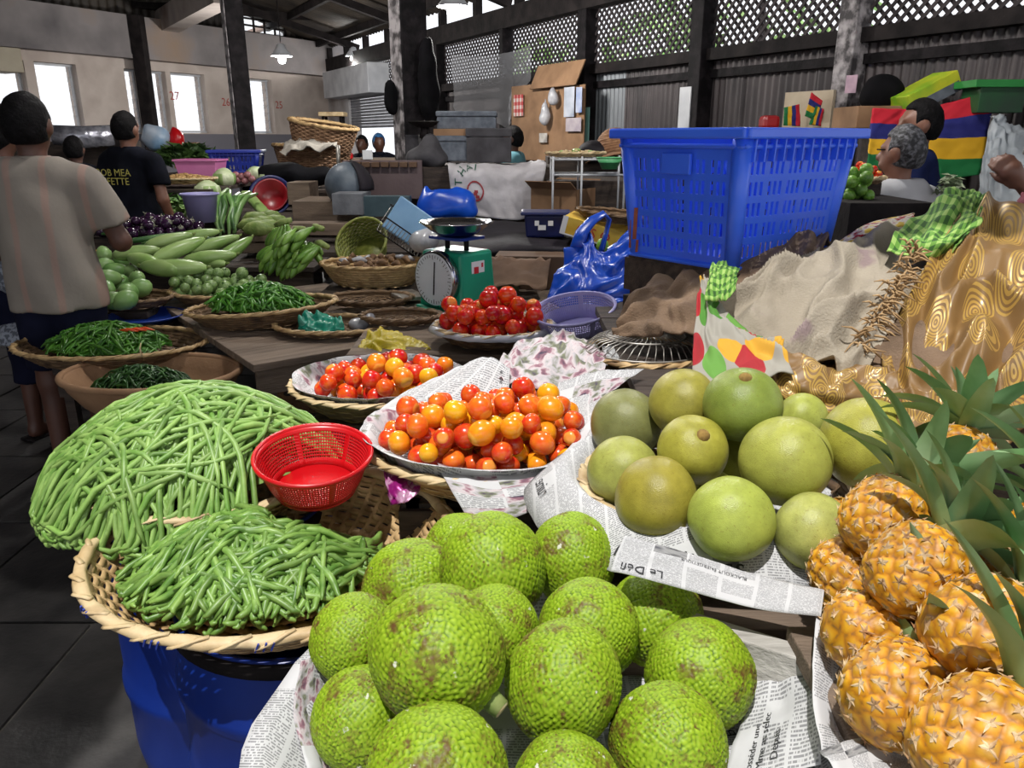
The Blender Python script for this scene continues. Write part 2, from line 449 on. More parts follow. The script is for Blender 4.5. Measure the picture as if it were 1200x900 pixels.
for s_, x_, y_ in (('26', 254, 124), ('25', 317, 127), ('27', 193, 117)):
    s0, z0 = WL(x_, y_); mb = MB(); text_plane(mb, s_, PL(s0, z0, 0.145), -DL, (0,0,1), 0.2)
    struct('wall_number', mb, M_red, parent=wl)

# ---- gable of old sheet above the ring beam, with a glazed clerestory panel
g0, gz0 = WL(335, 52); g1, gz1 = WL(282, 4)
gz0 = max(gz0, band_z+0.05)
NW = 600
def gab(u, v):
    off = -0.05+0.02*math.sin(u*2*PI/0.15); return PL(u, v, off)
us2 = sorted(set([i*0.0375 for i in range(int(14/0.0375)+1)] + [g0, g1])); vv = [band_z-0.05, gz0, gz1, 7.4]
mb = perf(gab, us2, vv, lambda i, j: j == 1 and g0 <= (us2[i]+us2[i+1])/2 <= g1)
gab_o = struct('wall_gable', mb, M_roof, 'dark corrugated gable above the plaster wall', smooth=True)
ck = thing('window_7', 'glazed clerestory panel with dark bars in the gable', 'window', (0,0,0)); ck['kind'] = 'structure'
mb = MB()
for q in range(5):
    s = g0+(g1-g0)*q/4; mb.bar(PL(s, gz0, 0), PL(s, gz1, 0), 0.03, 0.05)
    z = gz0+(gz1-gz0)*q/4; mb.bar(PL(g0, z, 0), PL(g1, z, 0), 0.05, 0.03)
part('glazing_bars', mb, M_dark, ck, smooth=False)
for q in range(4):
    for e in range(4):
        mb = MB(); mb.bar(PL(g0+(g1-g0)*(q+.08)/4, gz0+(gz1-gz0)*(e+.5)/4, -0.01), PL(g0+(g1-g0)*(q+.92)/4, gz0+(gz1-gz0)*(e+.5)/4, -0.01), 0.006, (gz1-gz0)*.84/4)
        part('pane', mb, M_glass, ck, smooth=False)

# ---- right wall: posts, lattice, sheets
SILL = (WR(701, 83)[1]+WR(900, 56)[1]+WR(1150, 22)[1])/3
BEAM = (WR(500, 57)[1]+WR(604, 32)[1]+WR(692, 13)[1])/3
print('sill', SILL, 'beam', BEAM)
posts = [WR(x, 110)[0] for x in (520, 598, 692, 825, 998)]
sp = posts[-1]-posts[-2]
posts = [0.0] + posts + [posts[-1]+sp*0.95, posts[-1]+sp*1.9]
print('posts', posts)
SEND = posts[-1]
DOOR0, DOOR1 = WR(413, 130)[0], WR(505, 130)[0]
wr = thing('wall_right', 'corrugated iron wall between sooty posts with lattice above', 'wall', (0,0,0)); wr['kind'] = 'structure'
s = DOOR1+0.05; k = 0
while s < SEND:
    wd = 0.836; mb = MB(); e = min(s+wd+0.04, SEND); nn = int(round((e-s)/0.076))*6
    ln = s
    mb.grid(lambda u, v: PR(ln+(e-ln)*u, v*SILL, -0.04+0.011*math.sin(u*nn/6*2*PI)+(0.008 if k % 2 else 0)), max(6, nn), 1)
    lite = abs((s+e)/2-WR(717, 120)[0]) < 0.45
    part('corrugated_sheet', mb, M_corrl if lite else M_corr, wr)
    s = s+wd; k += 1
M_pale = mat('peeling_pale_plaster', srgb(190,188,190), srgb(150,142,138), 1.8, 0.85, 0.3, 12, lo=0.4, hi=0.7)
mb = MB()
mb.bar(PR(0.0, 1.35, -0.05), PR(DOOR0, 1.35, -0.05), 0.25, 2.7)
part('plaster_return', mb, M_pale, wr, smooth=False)
for i, s in enumerate(posts):
    mb = MB(); wdt = 0.16 if i not in (2,) else 0.1
    mb.bar(PR(s, 0, 0.06), PR(s, BEAM+0.02, 0.06), wdt, 0.17, up=tuple(NR))
    part('post', mb, M_col if i != 5 else M_colp, wr, smooth=False, bevel=0.008)
mb = MB(); mb.bar(PR(-0.2, BEAM+0.11, 0.06), PR(SEND, BEAM+0.11, 0.06), 0.2, 0.24); part('top_beam', mb, M_dark, wr, smooth=False)
mb = MB(); mb.bar(PR(DOOR1, SILL, 0.02), PR(SEND, SILL, 0.02), 0.12, 0.1); part('sill_beam', mb, M_dark, wr, smooth=False)
mb = MB(); mb.bar(PR(DOOR1, SILL-0.16, 0.0), PR(SEND, SILL-0.16, 0.0), 0.05, 0.07); part('sheet_rail', mb, M_col, wr, smooth=False)
def lattice(s0, s1, z0, z1, pitch=0.088, wd=0.025):
    mb = MB(); H = z1-z0
    for dirn, off in ((1, 0.012), (-1, -0.012)):
        q = -H
        while q < (s1-s0)+H:
            a = np.array([q, 0.0]); bb = np.array([q+H, H])
            lo_, hi_ = 0.0, 1.0
            t0 = max(0, (0-q)/H); t1 = min(1, ((s1-s0)-q)/H)
            if t1-t0 > 0.02:
                x0, x1 = q+t0*H, q+t1*H
                if dirn < 0: x0, x1 = (s1-s0)-x0, (s1-s0)-x1
                mb.bar(PR(s0+x0, z0+t0*H, off), PR(s0+x1, z0+t1*H, off), 0.01, wd, up=(0,0,1))
            q += pitch
    return mb
for i in range(0, len(posts)-1):
    a, c = posts[i]+0.08, posts[i+1]-0.08
    part('lattice_panel', lattice(a, c, SILL+0.05, BEAM), M_lat, wr, smooth=False, stuff=True)
# roller shutter, half open, daylight under it
sh_t, sh_b = WR(438, 111)[1], WR(438, 150)[1]
rs = thing('roller_shutter', 'half raised grey steel roller shutter with white box above, bright doorway beneath', 'shutter', tuple(PR((DOOR0+DOOR1)/2, 0)))
mb = MB(); mb.bar(PR(DOOR0-0.5, sh_t+0.24, 0.22), PR(WR(458, 100)[0], sh_t+0.24, 0.22), 0.4, 0.5); part('housing', mb, M_white, rs, smooth=False, world=True, bevel=0.01)
n = 11
for q in range(n):
    z = sh_b+(q+.5)*(sh_t-sh_b)/n
    mb = MB(); mb.bar(PR(DOOR0, z, 0.02), PR(DOOR1, z, 0.02), 0.03, (sh_t-sh_b)/n*0.9); part('slat', mb, mat('shutter_steel', srgb(120,122,128), srgb(140,140,146), 5, 0.5, metal=0.3) if q == 0 else bpy.data.materials['shutter_steel'], rs, smooth=False, world=True, bevel=0.012)
mb = MB(); mb.bar(PR(DOOR1+0.08, 1.4, 0.0), PR(DOOR1+0.08, 3.0, 0.0), 0.3, 0.2); part('side_guide', mb, M_dark, rs, smooth=False, world=True)

# ---- roof: two slopes of old sheet, with an unseen opening added to let sun onto the front stall
RZ0 = BEAM+0.50; RS = 0.27; RT = 8.0
def roof_z(t): return RZ0+RS*t if t < RT else RZ0+RS*RT-RS*(t-RT)
def ST(p): q = Vector((p[0], p[1], 0))-CN; return q.dot(DR), q.dot(NR)
def PRT(s, t, dz=0.0): p = CN+DR*s+NR*t; return Vector((p.x, p.y, roof_z(t)+dz))
zr = roof_z(ST((0, 0))[1])
def lift(x, y, z): # trace a sunlit limit up to the roof
    k = (zr-z)/SUN_TO.z; return x+SUN_TO.x*k, y+SUN_TO.y*k
X0, Y1 = lift(-1.32, 2.42, 0.85); X1, _ = lift(2.1, 2.4, 1.0); Y0 = -1.7
print('skylight', X0, X1, Y0, Y1, 'roof z', zr)
ss = [-1.0+0.0375*i for i in range(int(24/0.0375))]; tt = [-0.05+0.25*i for i in range(58)]
kS = DL.dot(DR); kT = DL.dot(NR)
def rhole(i, j):
    s, t = (ss[i]+ss[i+1])/2, (tt[j]+tt[j+1])/2
    p = CN+DR*s+NR*t
    if X0-0.05 < p.x < X1+0.05 and Y0 < p.y < Y1+0.05: return True
    return (p-CN).dot(NL) < -0.4
roof = struct('ceiling', perf(lambda s, t: PRT(s, t, 0.022*math.sin(s*2*PI/0.15)), ss, tt, rhole), M_roof, 'dark corrugated roof sheets seen from below', smooth=True)
mb = MB(); fr = 0.5; zf = lambda x, y: roof_z(ST((x, y))[1])-0.06
for a, c in (((X0-fr/2, Y0), (X0-fr/2, Y1+fr)), ((X1+fr/2, Y0), (X1+fr/2, Y1+fr)), ((X0-fr, Y1+fr/2), (X1+fr, Y1+fr/2))):
    mb.bar((a[0], a[1], zf(*a)), (c[0], c[1], zf(*c)), fr, 0.05)
part('added_skylight_frame', mb, M_dark, roof, smooth=False)  # unseen boards added to give the sunlit area straight edges
for t in (0.35, 1.3, 2.4, 3.6, 4.8, 6.0, 7.3, 8.7, 10.2, 12.0):
    s0 = max(-0.8, t*kS/kT-0.3); mb = MB(); mb.bar(PRT(s0, t, -0.09), PRT(12.0 if 3 < t < 8 else 14.5, t, -0.09), 0.07, 0.12); part('purlin', mb, M_dark, roof, smooth=False)
# roof posts above the top beam hold the eaves (daylight between)
s = 0.5
while s < SEND:
    mb = MB(); mb.bar(PR(s, BEAM+0.2, 0.06), PR(s, roof_z(0)-0.05, 0.06), 0.1, 0.1, up=tuple(NR)); part('eaves_stub', mb, M_dark, wr, smooth=False); s += 1.15
# trusses from the right wall across the hall
for i, s in enumerate((2.2, 5.2, 8.2)):
    tr_ = thing('roof_truss', 'sooty timber roof truss spanning the market hall', 'truss', tuple(PR(s, 0, 4)), group='roof trusses'); tr_['kind'] = 'structure'
    zb = roof_z(0)+0.28
    for nm, a, c, wd in (('rafter', PRT(s, 0, -0.2), PRT(s, RT, -0.2), 0.11), ('rafter', PRT(s, RT, -0.2), PRT(s, 13.5, -0.2), 0.11), ('tie_beam', PR(s, zb, 0.2), PR(s, zb, 13.5), 0.1),
                         ('strut', PR(s, zb, 4), PRT(s, 2.2, -0.2), 0.06), ('strut', PR(s, zb, 4), PRT(s, 4, -0.2), 0.06), ('strut', PR(s, zb, 4), PRT(s, 6.2, -0.2), 0.06), ('strut', PR(s, zb, 8), PRT(s, 6.2, -0.2), 0.06), ('king_post', PR(s, zb, 8), PRT(s, 8, -0.2), 0.08), ('strut', PR(s, zb, 8), PRT(s, 10, -0.2), 0.06)):
        mb = MB(); mb.bar(a, c, wd, wd); part(nm, mb, M_dark, tr_, smooth=False, world=True)
# long members running with the right wall: concrete beam, pale tie, white trunking
def along(x0, y0, x1, y1, zz, wd, ht, m_, name, lab):
    a = PZ(x0, y0, zz); c = PZ(x1, y1, zz); mb = MB(); mb.bar(a, c, wd, ht); struct(name, mb, m_, lab)
along(163, 44, 262, -12, band_z, 0.3, 0.34, M_conc, 'trim_2', 'grey concrete tie beam running from the wall column to the hall')
along(300, 50, 520, -14, 3.7, 0.07, 0.07, M_white, 'trim_3', 'white painted steel tie under the roof')
along(286, 41, 420, -8, 4.3, 0.16, 0.1, mat('faded_pink_timber', srgb(150,124,112), srgb(170,146,134), 5, 0.8), 'trim_4', 'faded pinkish timber tie high under the roof')
# columns
def column(x, y, Yd, wd, name, lab, top=None):
    p = PY(x, y, Yd); ang = math.atan2(DR.y, DR.x); top = top or roof_z(ST(p)[1])-0.05
    c = thing(name, lab, 'column', (p.x, p.y, 0), ang); c['kind'] = 'structure'
    mb = MB(); mb.box((0, 0, top/2), (wd, wd, top)); part('shaft', mb, M_col, c, smooth=False, bevel=0.015)
    mb = MB(); mb.box((wd/2+0.004, 0, top/2), (0.012, wd*0.96, top)); 
    mb = MB(); mb.bar((-0.2*wd, wd/2+0.002, 0), (-0.2*wd, wd/2+0.002, top), 0.004, 0.004)
    mb = MB(); mb.box((0, -wd/2-0.004, top/2), (wd*0.98, 0.008, top-0.02)); part('worn_face', mb, M_colp, c, smooth=False)
    mb = MB(); mb.box((-wd/2-0.004, 0, top/2), (0.008, wd*0.98, top-0.02)); part('back_face', mb, M_col, c, smooth=False)
    return c
column(283, 120, 9.5, 0.2, 'trim_5', 'tall sooty square column by the louvred wall')
column(482, 120, 7.4, 0.25, 'trim_6', 'thick sooty square column beside the stacked foam boxes')
p = PL(WL(152, 100)[0], 0, 0.4); 
mb = MB(); mb.bar((p.x, p.y, 0), (p.x, p.y, band_z), 0.2, 0.2); struct('trim_7', mb, M_dark, 'dark wall column standing before the louvred windows', bevel=0.01)
# other walls out of view close the hall
mb = MB(); a = PL(14, 0); c = Vector((-9.5, -5, 0)); mb.bar((a.x, a.y, 2.5), (c.x, c.y, 2.5), 0.2, 5); struct('wall_far_left', mb, M_conc, 'plain plaster wall closing the market hall')

# ---- outside: ground and trees behind the lattice
mb = MB(); mb.box((4, 14, -0.35), (90, 90, 0.2)); struct('ground_outside', mb, mat('outside_paving', srgb(150,150,148), srgb(170,170,168), 0.5, 0.9), 'pale paving outside the market hall')
M_leaf = mat('sunlit_leaves', srgb(120,170,90), srgb(180,214,140), 3, 0.6, per=0.15)
def leaf_tree(p, h, r, lab):
    t = thing('leafy_tree', lab, 'tree', tuple(p), group=None)
    mb = MB(); mb.tube([(0,0,0), (0.1,0,h*0.4), (0,0.05,h*0.75)], [0.14, 0.1, 0.05], 8); part('trunk', mb, M_dark, t)
    mb = MB()
    for q in range(380):
        d = Vector((random.gauss(0,1), random.gauss(0,1), random.gauss(0,1))); d.normalize(); d *= r*random.uniform(0.45, 1.0)**0.5
        c = Vector((d.x, d.y, h*0.72+d.z*0.85)); e = Euler((random.uniform(0,6), random.uniform(0,6), random.uniform(0,6))).to_matrix(); z = random.uniform(.08,.17)
        mb.add([c+e@Vector((0,-z,0)), c+e@Vector((z*.5,0,0.02)), c+e@Vector((0,z,0)), c+e@Vector((-z*.5,0,0.02))], [(0,1,2,3)])
    part('foliage', mb, M_leaf, t, stuff=True)
for x_, off_, h_, r_, lab in ((890, 5.0, 5.2, 1.9, 'bright green leafy tree outside, behind the lattice'), (770, 7.5, 4.8, 1.5, 'smaller pale tree outside, beyond the lattice near the middle posts'), (640, 6.0, 4.4, 1.3, 'green bush-like tree outside, behind the cardboard bay')):
    s0, _ = WR(x_, 60, -off_); q = CN+DR*s0-NR*off_; leaf_tree((q.x, q.y, -0.25), h_, r_, lab)

# ---- lamps hanging from the roof
def lamp(p, power, lab, warm=(1, 0.97, 0.92), rod=None, size=0.11):
    t = thing('pendant_lamp', lab, 'lamp', tuple(p))
    mb = MB(); mb.lathe([(0.02, 0.16), (0.05, 0.15), (0.07, 0.1), (0.15, 0.0), (0.155, 0.0), (0.075, 0.105), (0.055, 0.16), (0.02, 0.17)], 20); part('shade', mb, M_white, t)
    mb = MB(); mb.ball((0,0,-0.035), 0.06, 12, 8, sz=1.1); part('bulb', mb, MT.setdefault('bulb', emit('lit_bulb', (1,0.98,0.94), 14)), t)
    top = roof_z(ST(p)[1])-p[2]
    mb = MB(); mb.tube([(0,0,0.16), (0,0,max(0.3, top))], 0.008, 6); part('flex', mb, M_dark, t)
    ld = bpy.data.lights.new('lamp_light', 'POINT'); ld.energy = power; ld.shadow_soft_size = size; ld.color = warm
    lo = bpy.data.objects.new('lamp_light', ld); COL.objects.link(lo); lo.parent = t; lo.location = (0, 0, -0.16)
lamp(PY(531, 8, 8.0), 170, 'lit pendant lamp hanging beside the thick column')
lamp(PY(330, 66, 12.0), 190, 'lit pendant lamp before the louvred wall')
lamp(PY(414, 66, 16.0), 130, 'lit pendant lamp in the corner above the shutter')
lamp(Vector((-0.7, 3.6, 3.75)), 120, 'added out-of-view pendant lamp lighting the chilli baskets')  # unseen lamp, added to brighten the middle stalls
lamp(Vector((1.2, 4.0, 3.3)), 110, 'added out-of-view pendant lamp lighting the men by the flag')  # unseen lamp, added to brighten the crate and flag side
lamp(Vector((-2.2, 6.2, 3.6)), 130, 'added out-of-view pendant lamp lighting the eggplant stall')  # unseen lamp, added as light for the left stalls
# ================================================================== shared produce and basket makers
M_cane = mat('split_cane', srgb(150,118,78), srgb(188,158,112), 14, 0.6, 0.25, 60, c3=srgb(112,82,50), lo=0.3, hi=0.72)
M_caned = mat('dark_old_cane', srgb(82,62,44), srgb(120,94,66), 14, 0.7, 0.25, 60, c3=srgb(60,44,32), lo=0.3, hi=0.72)
M_rim = mat('pale_cane_rim', srgb(178,150,106), srgb(206,184,144), 10, 0.55, 0.2, 50, c3=srgb(140,110,74), lo=0.3, hi=0.75)
def basket(name, label, loc, rx, ry, dp, base=0.62, rings=9, stakes=36, m=None, mr=None, tilt=(0,0), rimr=0.012, rz=0.0, group=None, amp=0.003, cat='basket', wrap=True, power=0.75):
    m = m or M_cane; mr = mr or M_rim
    t = thing(name, label, cat, tuple(loc), group=group, rot=(tilt[0], tilt[1], rz))
    prof = lambda q: base+(1-base)*q**power
    mb = MB(); n = stakes*4
    for k in range(rings):
        def fn(u, v, k=k):
            a = 2*PI*u; q = (k+0.01+0.98*v)/rings
            r = prof(q)+amp*math.cos(stakes*a/2+k*PI)/rx
            return (rx*r*math.cos(a), ry*r*math.sin(a), 0.012+q*(dp-0.014))
        mb.grid(fn, n, 1, wrap=True)
    part('weave', mb, m, t, stuff=True, solid=0.0025, offset=0)
    mb = MB()
    for s in range(stakes):
        a = 2*PI*(s+0.5)/stakes
        pts = [(rx*prof(q)*math.cos(a), ry*prof(q)*math.sin(a), 0.012+q*(dp-0.014)) for q in (0, .12, .3, .6, 1)]
        for p0, p1 in zip(pts[:-1], pts[1:]): mb.bar(p0, p1, 0.011, 0.003, up=(math.cos(a), math.sin(a), 0.3))
    part('stakes', mb, m, t, smooth=False, stuff=True)
    mb = MB()
    for k in range(9):
        q0 = k/9; q1 = (k+0.9)/9
        mb.grid(lambda u, v, k=k: (rx*base*1.02*(q0+(q1-q0)*v)*math.cos(2*PI*u), ry*base*1.02*(q0+(q1-q0)*v)*math.sin(2*PI*u), 0.008+0.003*math.cos(stakes*PI*u+k*PI)), stakes*2, 1, wrap=True)
    part('base', mb, m, t, stuff=True, solid=0.002)
    mb = MB()
    ring = [(rx*math.cos(2*PI*k/72), ry*math.sin(2*PI*k/72), dp+0.002*math.sin(k*2.1)) for k in range(73)]
    mb.tube(ring, [rimr*(1+0.12*math.sin(k*1.7)) for k in range(73)], 8, cap=False, flat=0.75)
    rim = part('rim', mb, mr, t)
    if wrap:
        mb = MB(); nw = int(2*PI*rx/0.075)
        for k in range(nw):
            a0 = 2*PI*k/nw; a1 = a0+2*PI/nw*0.92
            pts = []
            for q in range(6):
                a = a0+(a1-a0)*q/5; ph = -0.6+q/5*2.6; rr = rimr*0.95
                pts.append(((rx+rr*math.cos(ph))*math.cos(a), (ry+rr*math.cos(ph))*math.sin(a), dp+rr*0.8*math.sin(ph)))
            mb.tube(pts, 0.0065, 5, flat=0.4)
        o = link('wrapping', mb.mesh('wrapping'), mr, rim); o['kind'] = 'stuff'
    return t

def ray_relax(items, floor, iters=120):      # items: [x, y, width_px, d]; only distances change
    it = [list(q) for q in items]
    def pos(q): return np.array(PD(q[0], q[1], q[3])), q[2]*q[3]/FPX/2
    for _ in range(iters):
        for i in range(len(it)):
            for j in range(i):
                a, ra = pos(it[i]); b_, rb = pos(it[j]); ov = ra+rb-np.linalg.norm(a-b_)
                if ov > 0.004:
                    f, n_ = (i, j) if it[i][3] > it[j][3] else (j, i)
                    it[f][3] += ov*0.25; it[n_][3] -= ov*0.12
        for q in it:
            rz = ray(q[0], q[1]).z; lim = (CAM_H-floor)/(-rz+q[2]/FPX/2)
            q[3] = min(q[3], lim)
    return it

# ---- newsprint
def newsprint(name, lines=46, cols=5, img=0.0, tint=(0.54,0.54,0.55), colour=False, seed=0.0):
    m, nt, b = newmat(name); L = nt.links.new
    tc = N(nt, 'ShaderNodeTexCoord'); sx = N(nt, 'ShaderNodeSeparateXYZ'); L(tc.outputs['UV'], sx.inputs[0])
    def mth(op, a, c=None, d=None):
        n = N(nt, 'ShaderNodeMath', operation=op)
        for k, q in enumerate((a, c, d)):
            if q is None: continue
            if isinstance(q, (int, float)): n.inputs[k].default_value = q
            else: L(q, n.inputs[k])
        return n.outputs[0]
    vl = mth('MULTIPLY', sx.outputs['Y'], lines); fr = mth('FRACT', vl); fl = mth('FLOOR', vl)
    ul = mth('MULTIPLY', sx.outputs['X'], cols); fu = mth('FRACT', ul); cu = mth('FLOOR', ul)
    cb = N(nt, 'ShaderNodeCombineXYZ'); L(mth('MULTIPLY', sx.outputs['X'], cols*16.0), cb.inputs[0]); L(mth('MULTIPLY', fl, 3.7), cb.inputs[1]); cb.inputs[2].default_value = seed
    wn = N(nt, 'ShaderNodeTexNoise', Scale=1.0, Detail=1.0); L(cb.outputs[0], wn.inputs['Vector'])
    word = mth('GREATER_THAN', wn.outputs['Fac'], 0.44)
    ink = mth('MULTIPLY', mth('GREATER_THAN', fr, 0.45), word)
    ink = mth('MULTIPLY', ink, mth('MULTIPLY', mth('GREATER_THAN', fu, 0.07), mth('LESS_THAN', fu, 0.95)))
    # blocks of picture and blank paper
    cb2 = N(nt, 'ShaderNodeCombineXYZ'); L(mth('ADD', cu, seed*3.3), cb2.inputs[0]); L(mth('FLOOR', mth('MULTIPLY', sx.outputs['Y'], 5.0)), cb2.inputs[1]); cb2.inputs[2].default_value = seed
    wh = N(nt, 'ShaderNodeTexWhiteNoise'); L(cb2.outputs[0], wh.inputs['Vector'])
    pic = mth('LESS_THAN', wh.outputs['Value'], img); blank = mth('GREATER_THAN', wh.outputs['Value'], 0.86)
    ink = mth('MULTIPLY', ink, mth('SUBTRACT', 1.0, blank))
    pn = N(nt, 'ShaderNodeTexNoise', Scale=6.0, Detail=4.0); L(tc.outputs['UV'], pn.inputs['Vector'])
    if colour: rp = ramp(nt, [(0.3, srgb(60,50,70)), (0.4, srgb(140,100,112)), (0.47, srgb(190,180,182)), (0.53, srgb(170,166,170)), (0.6, srgb(112,116,92)), (0.7, srgb(70,60,80))])
    else: rp = ramp(nt, [(0.35, srgb(50,50,54)), (0.5, srgb(150,150,150)), (0.65, srgb(90,90,96))])
    L(pn.outputs['Fac'], rp.inputs['Fac'])
    m1 = N(nt, 'ShaderNodeMix', data_type='RGBA'); m1.inputs['A'].default_value = (*tint, 1); m1.inputs['B'].default_value = (0.24, 0.24, 0.25, 1); L(ink, m1.inputs['Factor'])
    m2 = N(nt, 'ShaderNodeMix', data_type='RGBA'); L(pic, m2.inputs['Factor']); L(m1.outputs['Result'], m2.inputs['A']); L(rp.outputs['Color'], m2.inputs['B'])
    L(m2.outputs['Result'], b.inputs['Base Color']); b.inputs['Roughness'].default_value = 0.9
    return m
M_news = newsprint('newsprint_text', 52, 5, 0.12, seed=1.0)
M_newsb = newsprint('newsprint_fine', 80, 6, 0.05, seed=4.0)
M_newsc = newsprint('newsprint_colour', 40, 3, 0.62, colour=True, seed=2.0)
M_newsd = newsprint('newsprint_mixed', 50, 4, 0.3, colour=True, seed=7.0)
M_ink = mat('black_ink', (0.03,0.03,0.035), rough=0.9)
def paper(name, label, ctrl, m, nu=26, nv=20, amp=0.006, freq=5, seed=1.0, texts=(), folds=0.0):
    fn = crump(spl(ctrl), amp, freq, seed, folds=folds, ffreq=5, sharp=3)
    t = thing(name, label, 'newspaper', tuple(fn(0.5, 0.5)))
    mb = MB(); mb.grid(fn, nu, nv); sh = part('sheet', mb, m, t, world=True, solid=0.0012, offset=0)
    for s, u0, v0, du, dv in texts:
        mb = MB(); text_on(mb, s, fn, u0, v0, du, dv, 0.0022, 1); text_on(mb, s, fn, u0, v0, du, dv, 0.0022, -1)
        part('headline', mb, M_ink, t, world=True, smooth=False)
    return fn

# ---- cell-textured fruit
def ico(sub):
    import bmesh
    bm = bmesh.new(); bmesh.ops.create_icosphere(bm, subdivisions=sub, radius=1.0)
    V = np.array([v.co[:] for v in bm.verts]); F = [tuple(v.index for v in f.verts) for f in bm.faces]; bm.free()
    return V, F
def fib(n, seed=0, jit=0.013):
    i = np.arange(n)+0.5; ph = np.arccos(1-2*i/n); th = PI*(1+5**0.5)*i
    P = np.stack([np.cos(th)*np.sin(ph), np.sin(th)*np.sin(ph), np.cos(ph)], 1)
    P += np.random.default_rng(seed).normal(0, jit, P.shape); return P/np.linalg.norm(P, axis=1)[:, None]
def celled(V, pts, chunk=4000):
    d1 = np.empty(len(V)); d2 = np.empty(len(V)); wh = np.empty(len(V), int)
    for a in range(0, len(V), chunk):
        D = V[a:a+chunk]@pts.T
        ix = np.argpartition(-D, 1, axis=1)[:, :2]; r = np.take_along_axis(D, ix, 1)
        o = np.argsort(-r, axis=1); r = np.take_along_axis(r, o, 1); ix = np.take_along_axis(ix, o, 1)
        d1[a:a+chunk] = np.arccos(np.clip(r[:, 0], -1, 1)); d2[a:a+chunk] = np.arccos(np.clip(r[:, 1], -1, 1)); wh[a:a+chunk] = ix[:, 0]
    return d1, d2, wh
def attr(me, name, val):
    a = me.attributes.new(name, 'FLOAT', 'POINT'); a.data.foreach_set('value', np.asarray(val, np.float32))

V6, F6 = ico(6)
def breadfruit_mesh(seed):
    P = fib(1500, seed); d1, d2, wh = celled(V6, P)
    edge = np.clip((d2-d1)/0.05, 0, 1)
    lump = np.array([noise.noise(Vector(v)*1.6+Vector((seed*9, 0, 0))) for v in V6])
    r = 1+0.042*(1-(1-edge)**2)+0.035*lump
    Vv = V6*r[:, None]; Vv[:, 2] *= 1.1
    me = bpy.data.meshes.new('rind'); me.from_pydata(Vv.tolist(), [], F6); me.shade_smooth()
    attr(me, 'edge', edge); attr(me, 'core', np.clip(1-d1/0.028, 0, 1)); attr(me, 'tint', np.random.default_rng(seed).random(len(P))[wh])
    return me
def at(nt, n): q = nt.nodes.new('ShaderNodeAttribute'); q.attribute_name = n; return q.outputs['Fac']
m, nt, b = newmat('breadfruit_rind'); L = nt.links.new
tc = N(nt, 'ShaderNodeTexCoord'); oi = N(nt, 'ShaderNodeObjectInfo')
ad = N(nt, 'ShaderNodeVectorMath', operation='ADD'); L(tc.outputs['Object'], ad.inputs[0]); sc_ = N(nt, 'ShaderNodeMath', operation='MULTIPLY'); sc_.inputs[1].default_value = 50; L(oi.outputs['Random'], sc_.inputs[0]); L(sc_.outputs[0], ad.inputs[1])
rp = ramp(nt, [(0.0, srgb(66,92,12)), (0.4, srgb(124,154,26)), (1.0, srgb(152,180,44))]); L(at(nt, 'edge'), rp.inputs['Fac'])
m1 = N(nt, 'ShaderNodeMix', data_type='RGBA'); L(rp.outputs['Color'], m1.inputs['A']); m1.inputs['B'].default_value = (*srgb(86,66,28), 1)
mc = N(nt, 'ShaderNodeMath', operation='MULTIPLY'); L(at(nt, 'core'), mc.inputs[0]); nzc = N(nt, 'ShaderNodeTexNoise', Scale=1.5, Detail=3.0); L(ad.outputs[0], nzc.inputs['Vector']); mrc = N(nt, 'ShaderNodeMapRange'); L(nzc.outputs['Fac'], mrc.inputs['Value']); mrc.inputs['From Min'].default_value = 0.42; mrc.inputs['From Max'].default_value = 0.62; mrc.inputs['To Min'].default_value = 0.1; mrc.inputs['To Max'].default_value = 1.6; L(mrc.outputs['Result'], mc.inputs[1]); mc.use_clamp = True; L(mc.outputs[0], m1.inputs['Factor'])
nz = N(nt, 'ShaderNodeTexNoise', Scale=1.7, Detail=9.0, Roughness=0.72); L(ad.outputs[0], nz.inputs['Vector'])
r2 = ramp(nt, [(0.52, (0,0,0)), (0.6, (1,1,1))]); L(nz.outputs['Fac'], r2.inputs['Fac'])
sc2 = N(nt, 'ShaderNodeMath', operation='MULTIPLY'); L(r2.outputs['Color'], sc2.inputs[0]); r2b = N(nt, 'ShaderNodeMapRange'); L(at(nt, 'tint'), r2b.inputs['Value']); r2b.inputs['To Min'].default_value = 0.35; L(r2b.outputs['Result'], sc2.inputs[1])
m2 = N(nt, 'ShaderNodeMix', data_type='RGBA'); L(sc2.outputs[0], m2.inputs['Factor']); L(m1.outputs['Result'], m2.inputs['A']); m2.inputs['B'].default_value = (*srgb(94,66,36), 1)
nz2 = N(nt, 'ShaderNodeTexNoise', Scale=3.1, Detail=5.0); ad2 = N(nt, 'ShaderNodeVectorMath', operation='ADD'); ad2.inputs[1].default_value = (7, 3, 1); L(ad.outputs[0], ad2.inputs[0]); L(ad2.outputs[0], nz2.inputs['Vector'])
r3 = ramp(nt, [(0.69, (0,0,0)), (0.72, (1,1,1))]); L(nz2.outputs['Fac'], r3.inputs['Fac'])
m3 = N(nt, 'ShaderNodeMix', data_type='RGBA'); L(r3.outputs['Color'], m3.inputs['Factor']); L(m2.outputs['Result'], m3.inputs['A']); m3.inputs['B'].default_value = (*srgb(196,198,180), 1)
L(m3.outputs['Result'], b.inputs['Base Color']); b.inputs['Roughness'].default_value = 0.5; b.inputs['Specular IOR Level'].default_value = 0.3
M_bread = m
M_stem = mat('cut_stem', srgb(96,120,50), srgb(140,150,90), 40, 0.7)
M_stemc = mat('pale_cut_end', srgb(206,200,170), srgb(170,150,110), 30, 0.8)

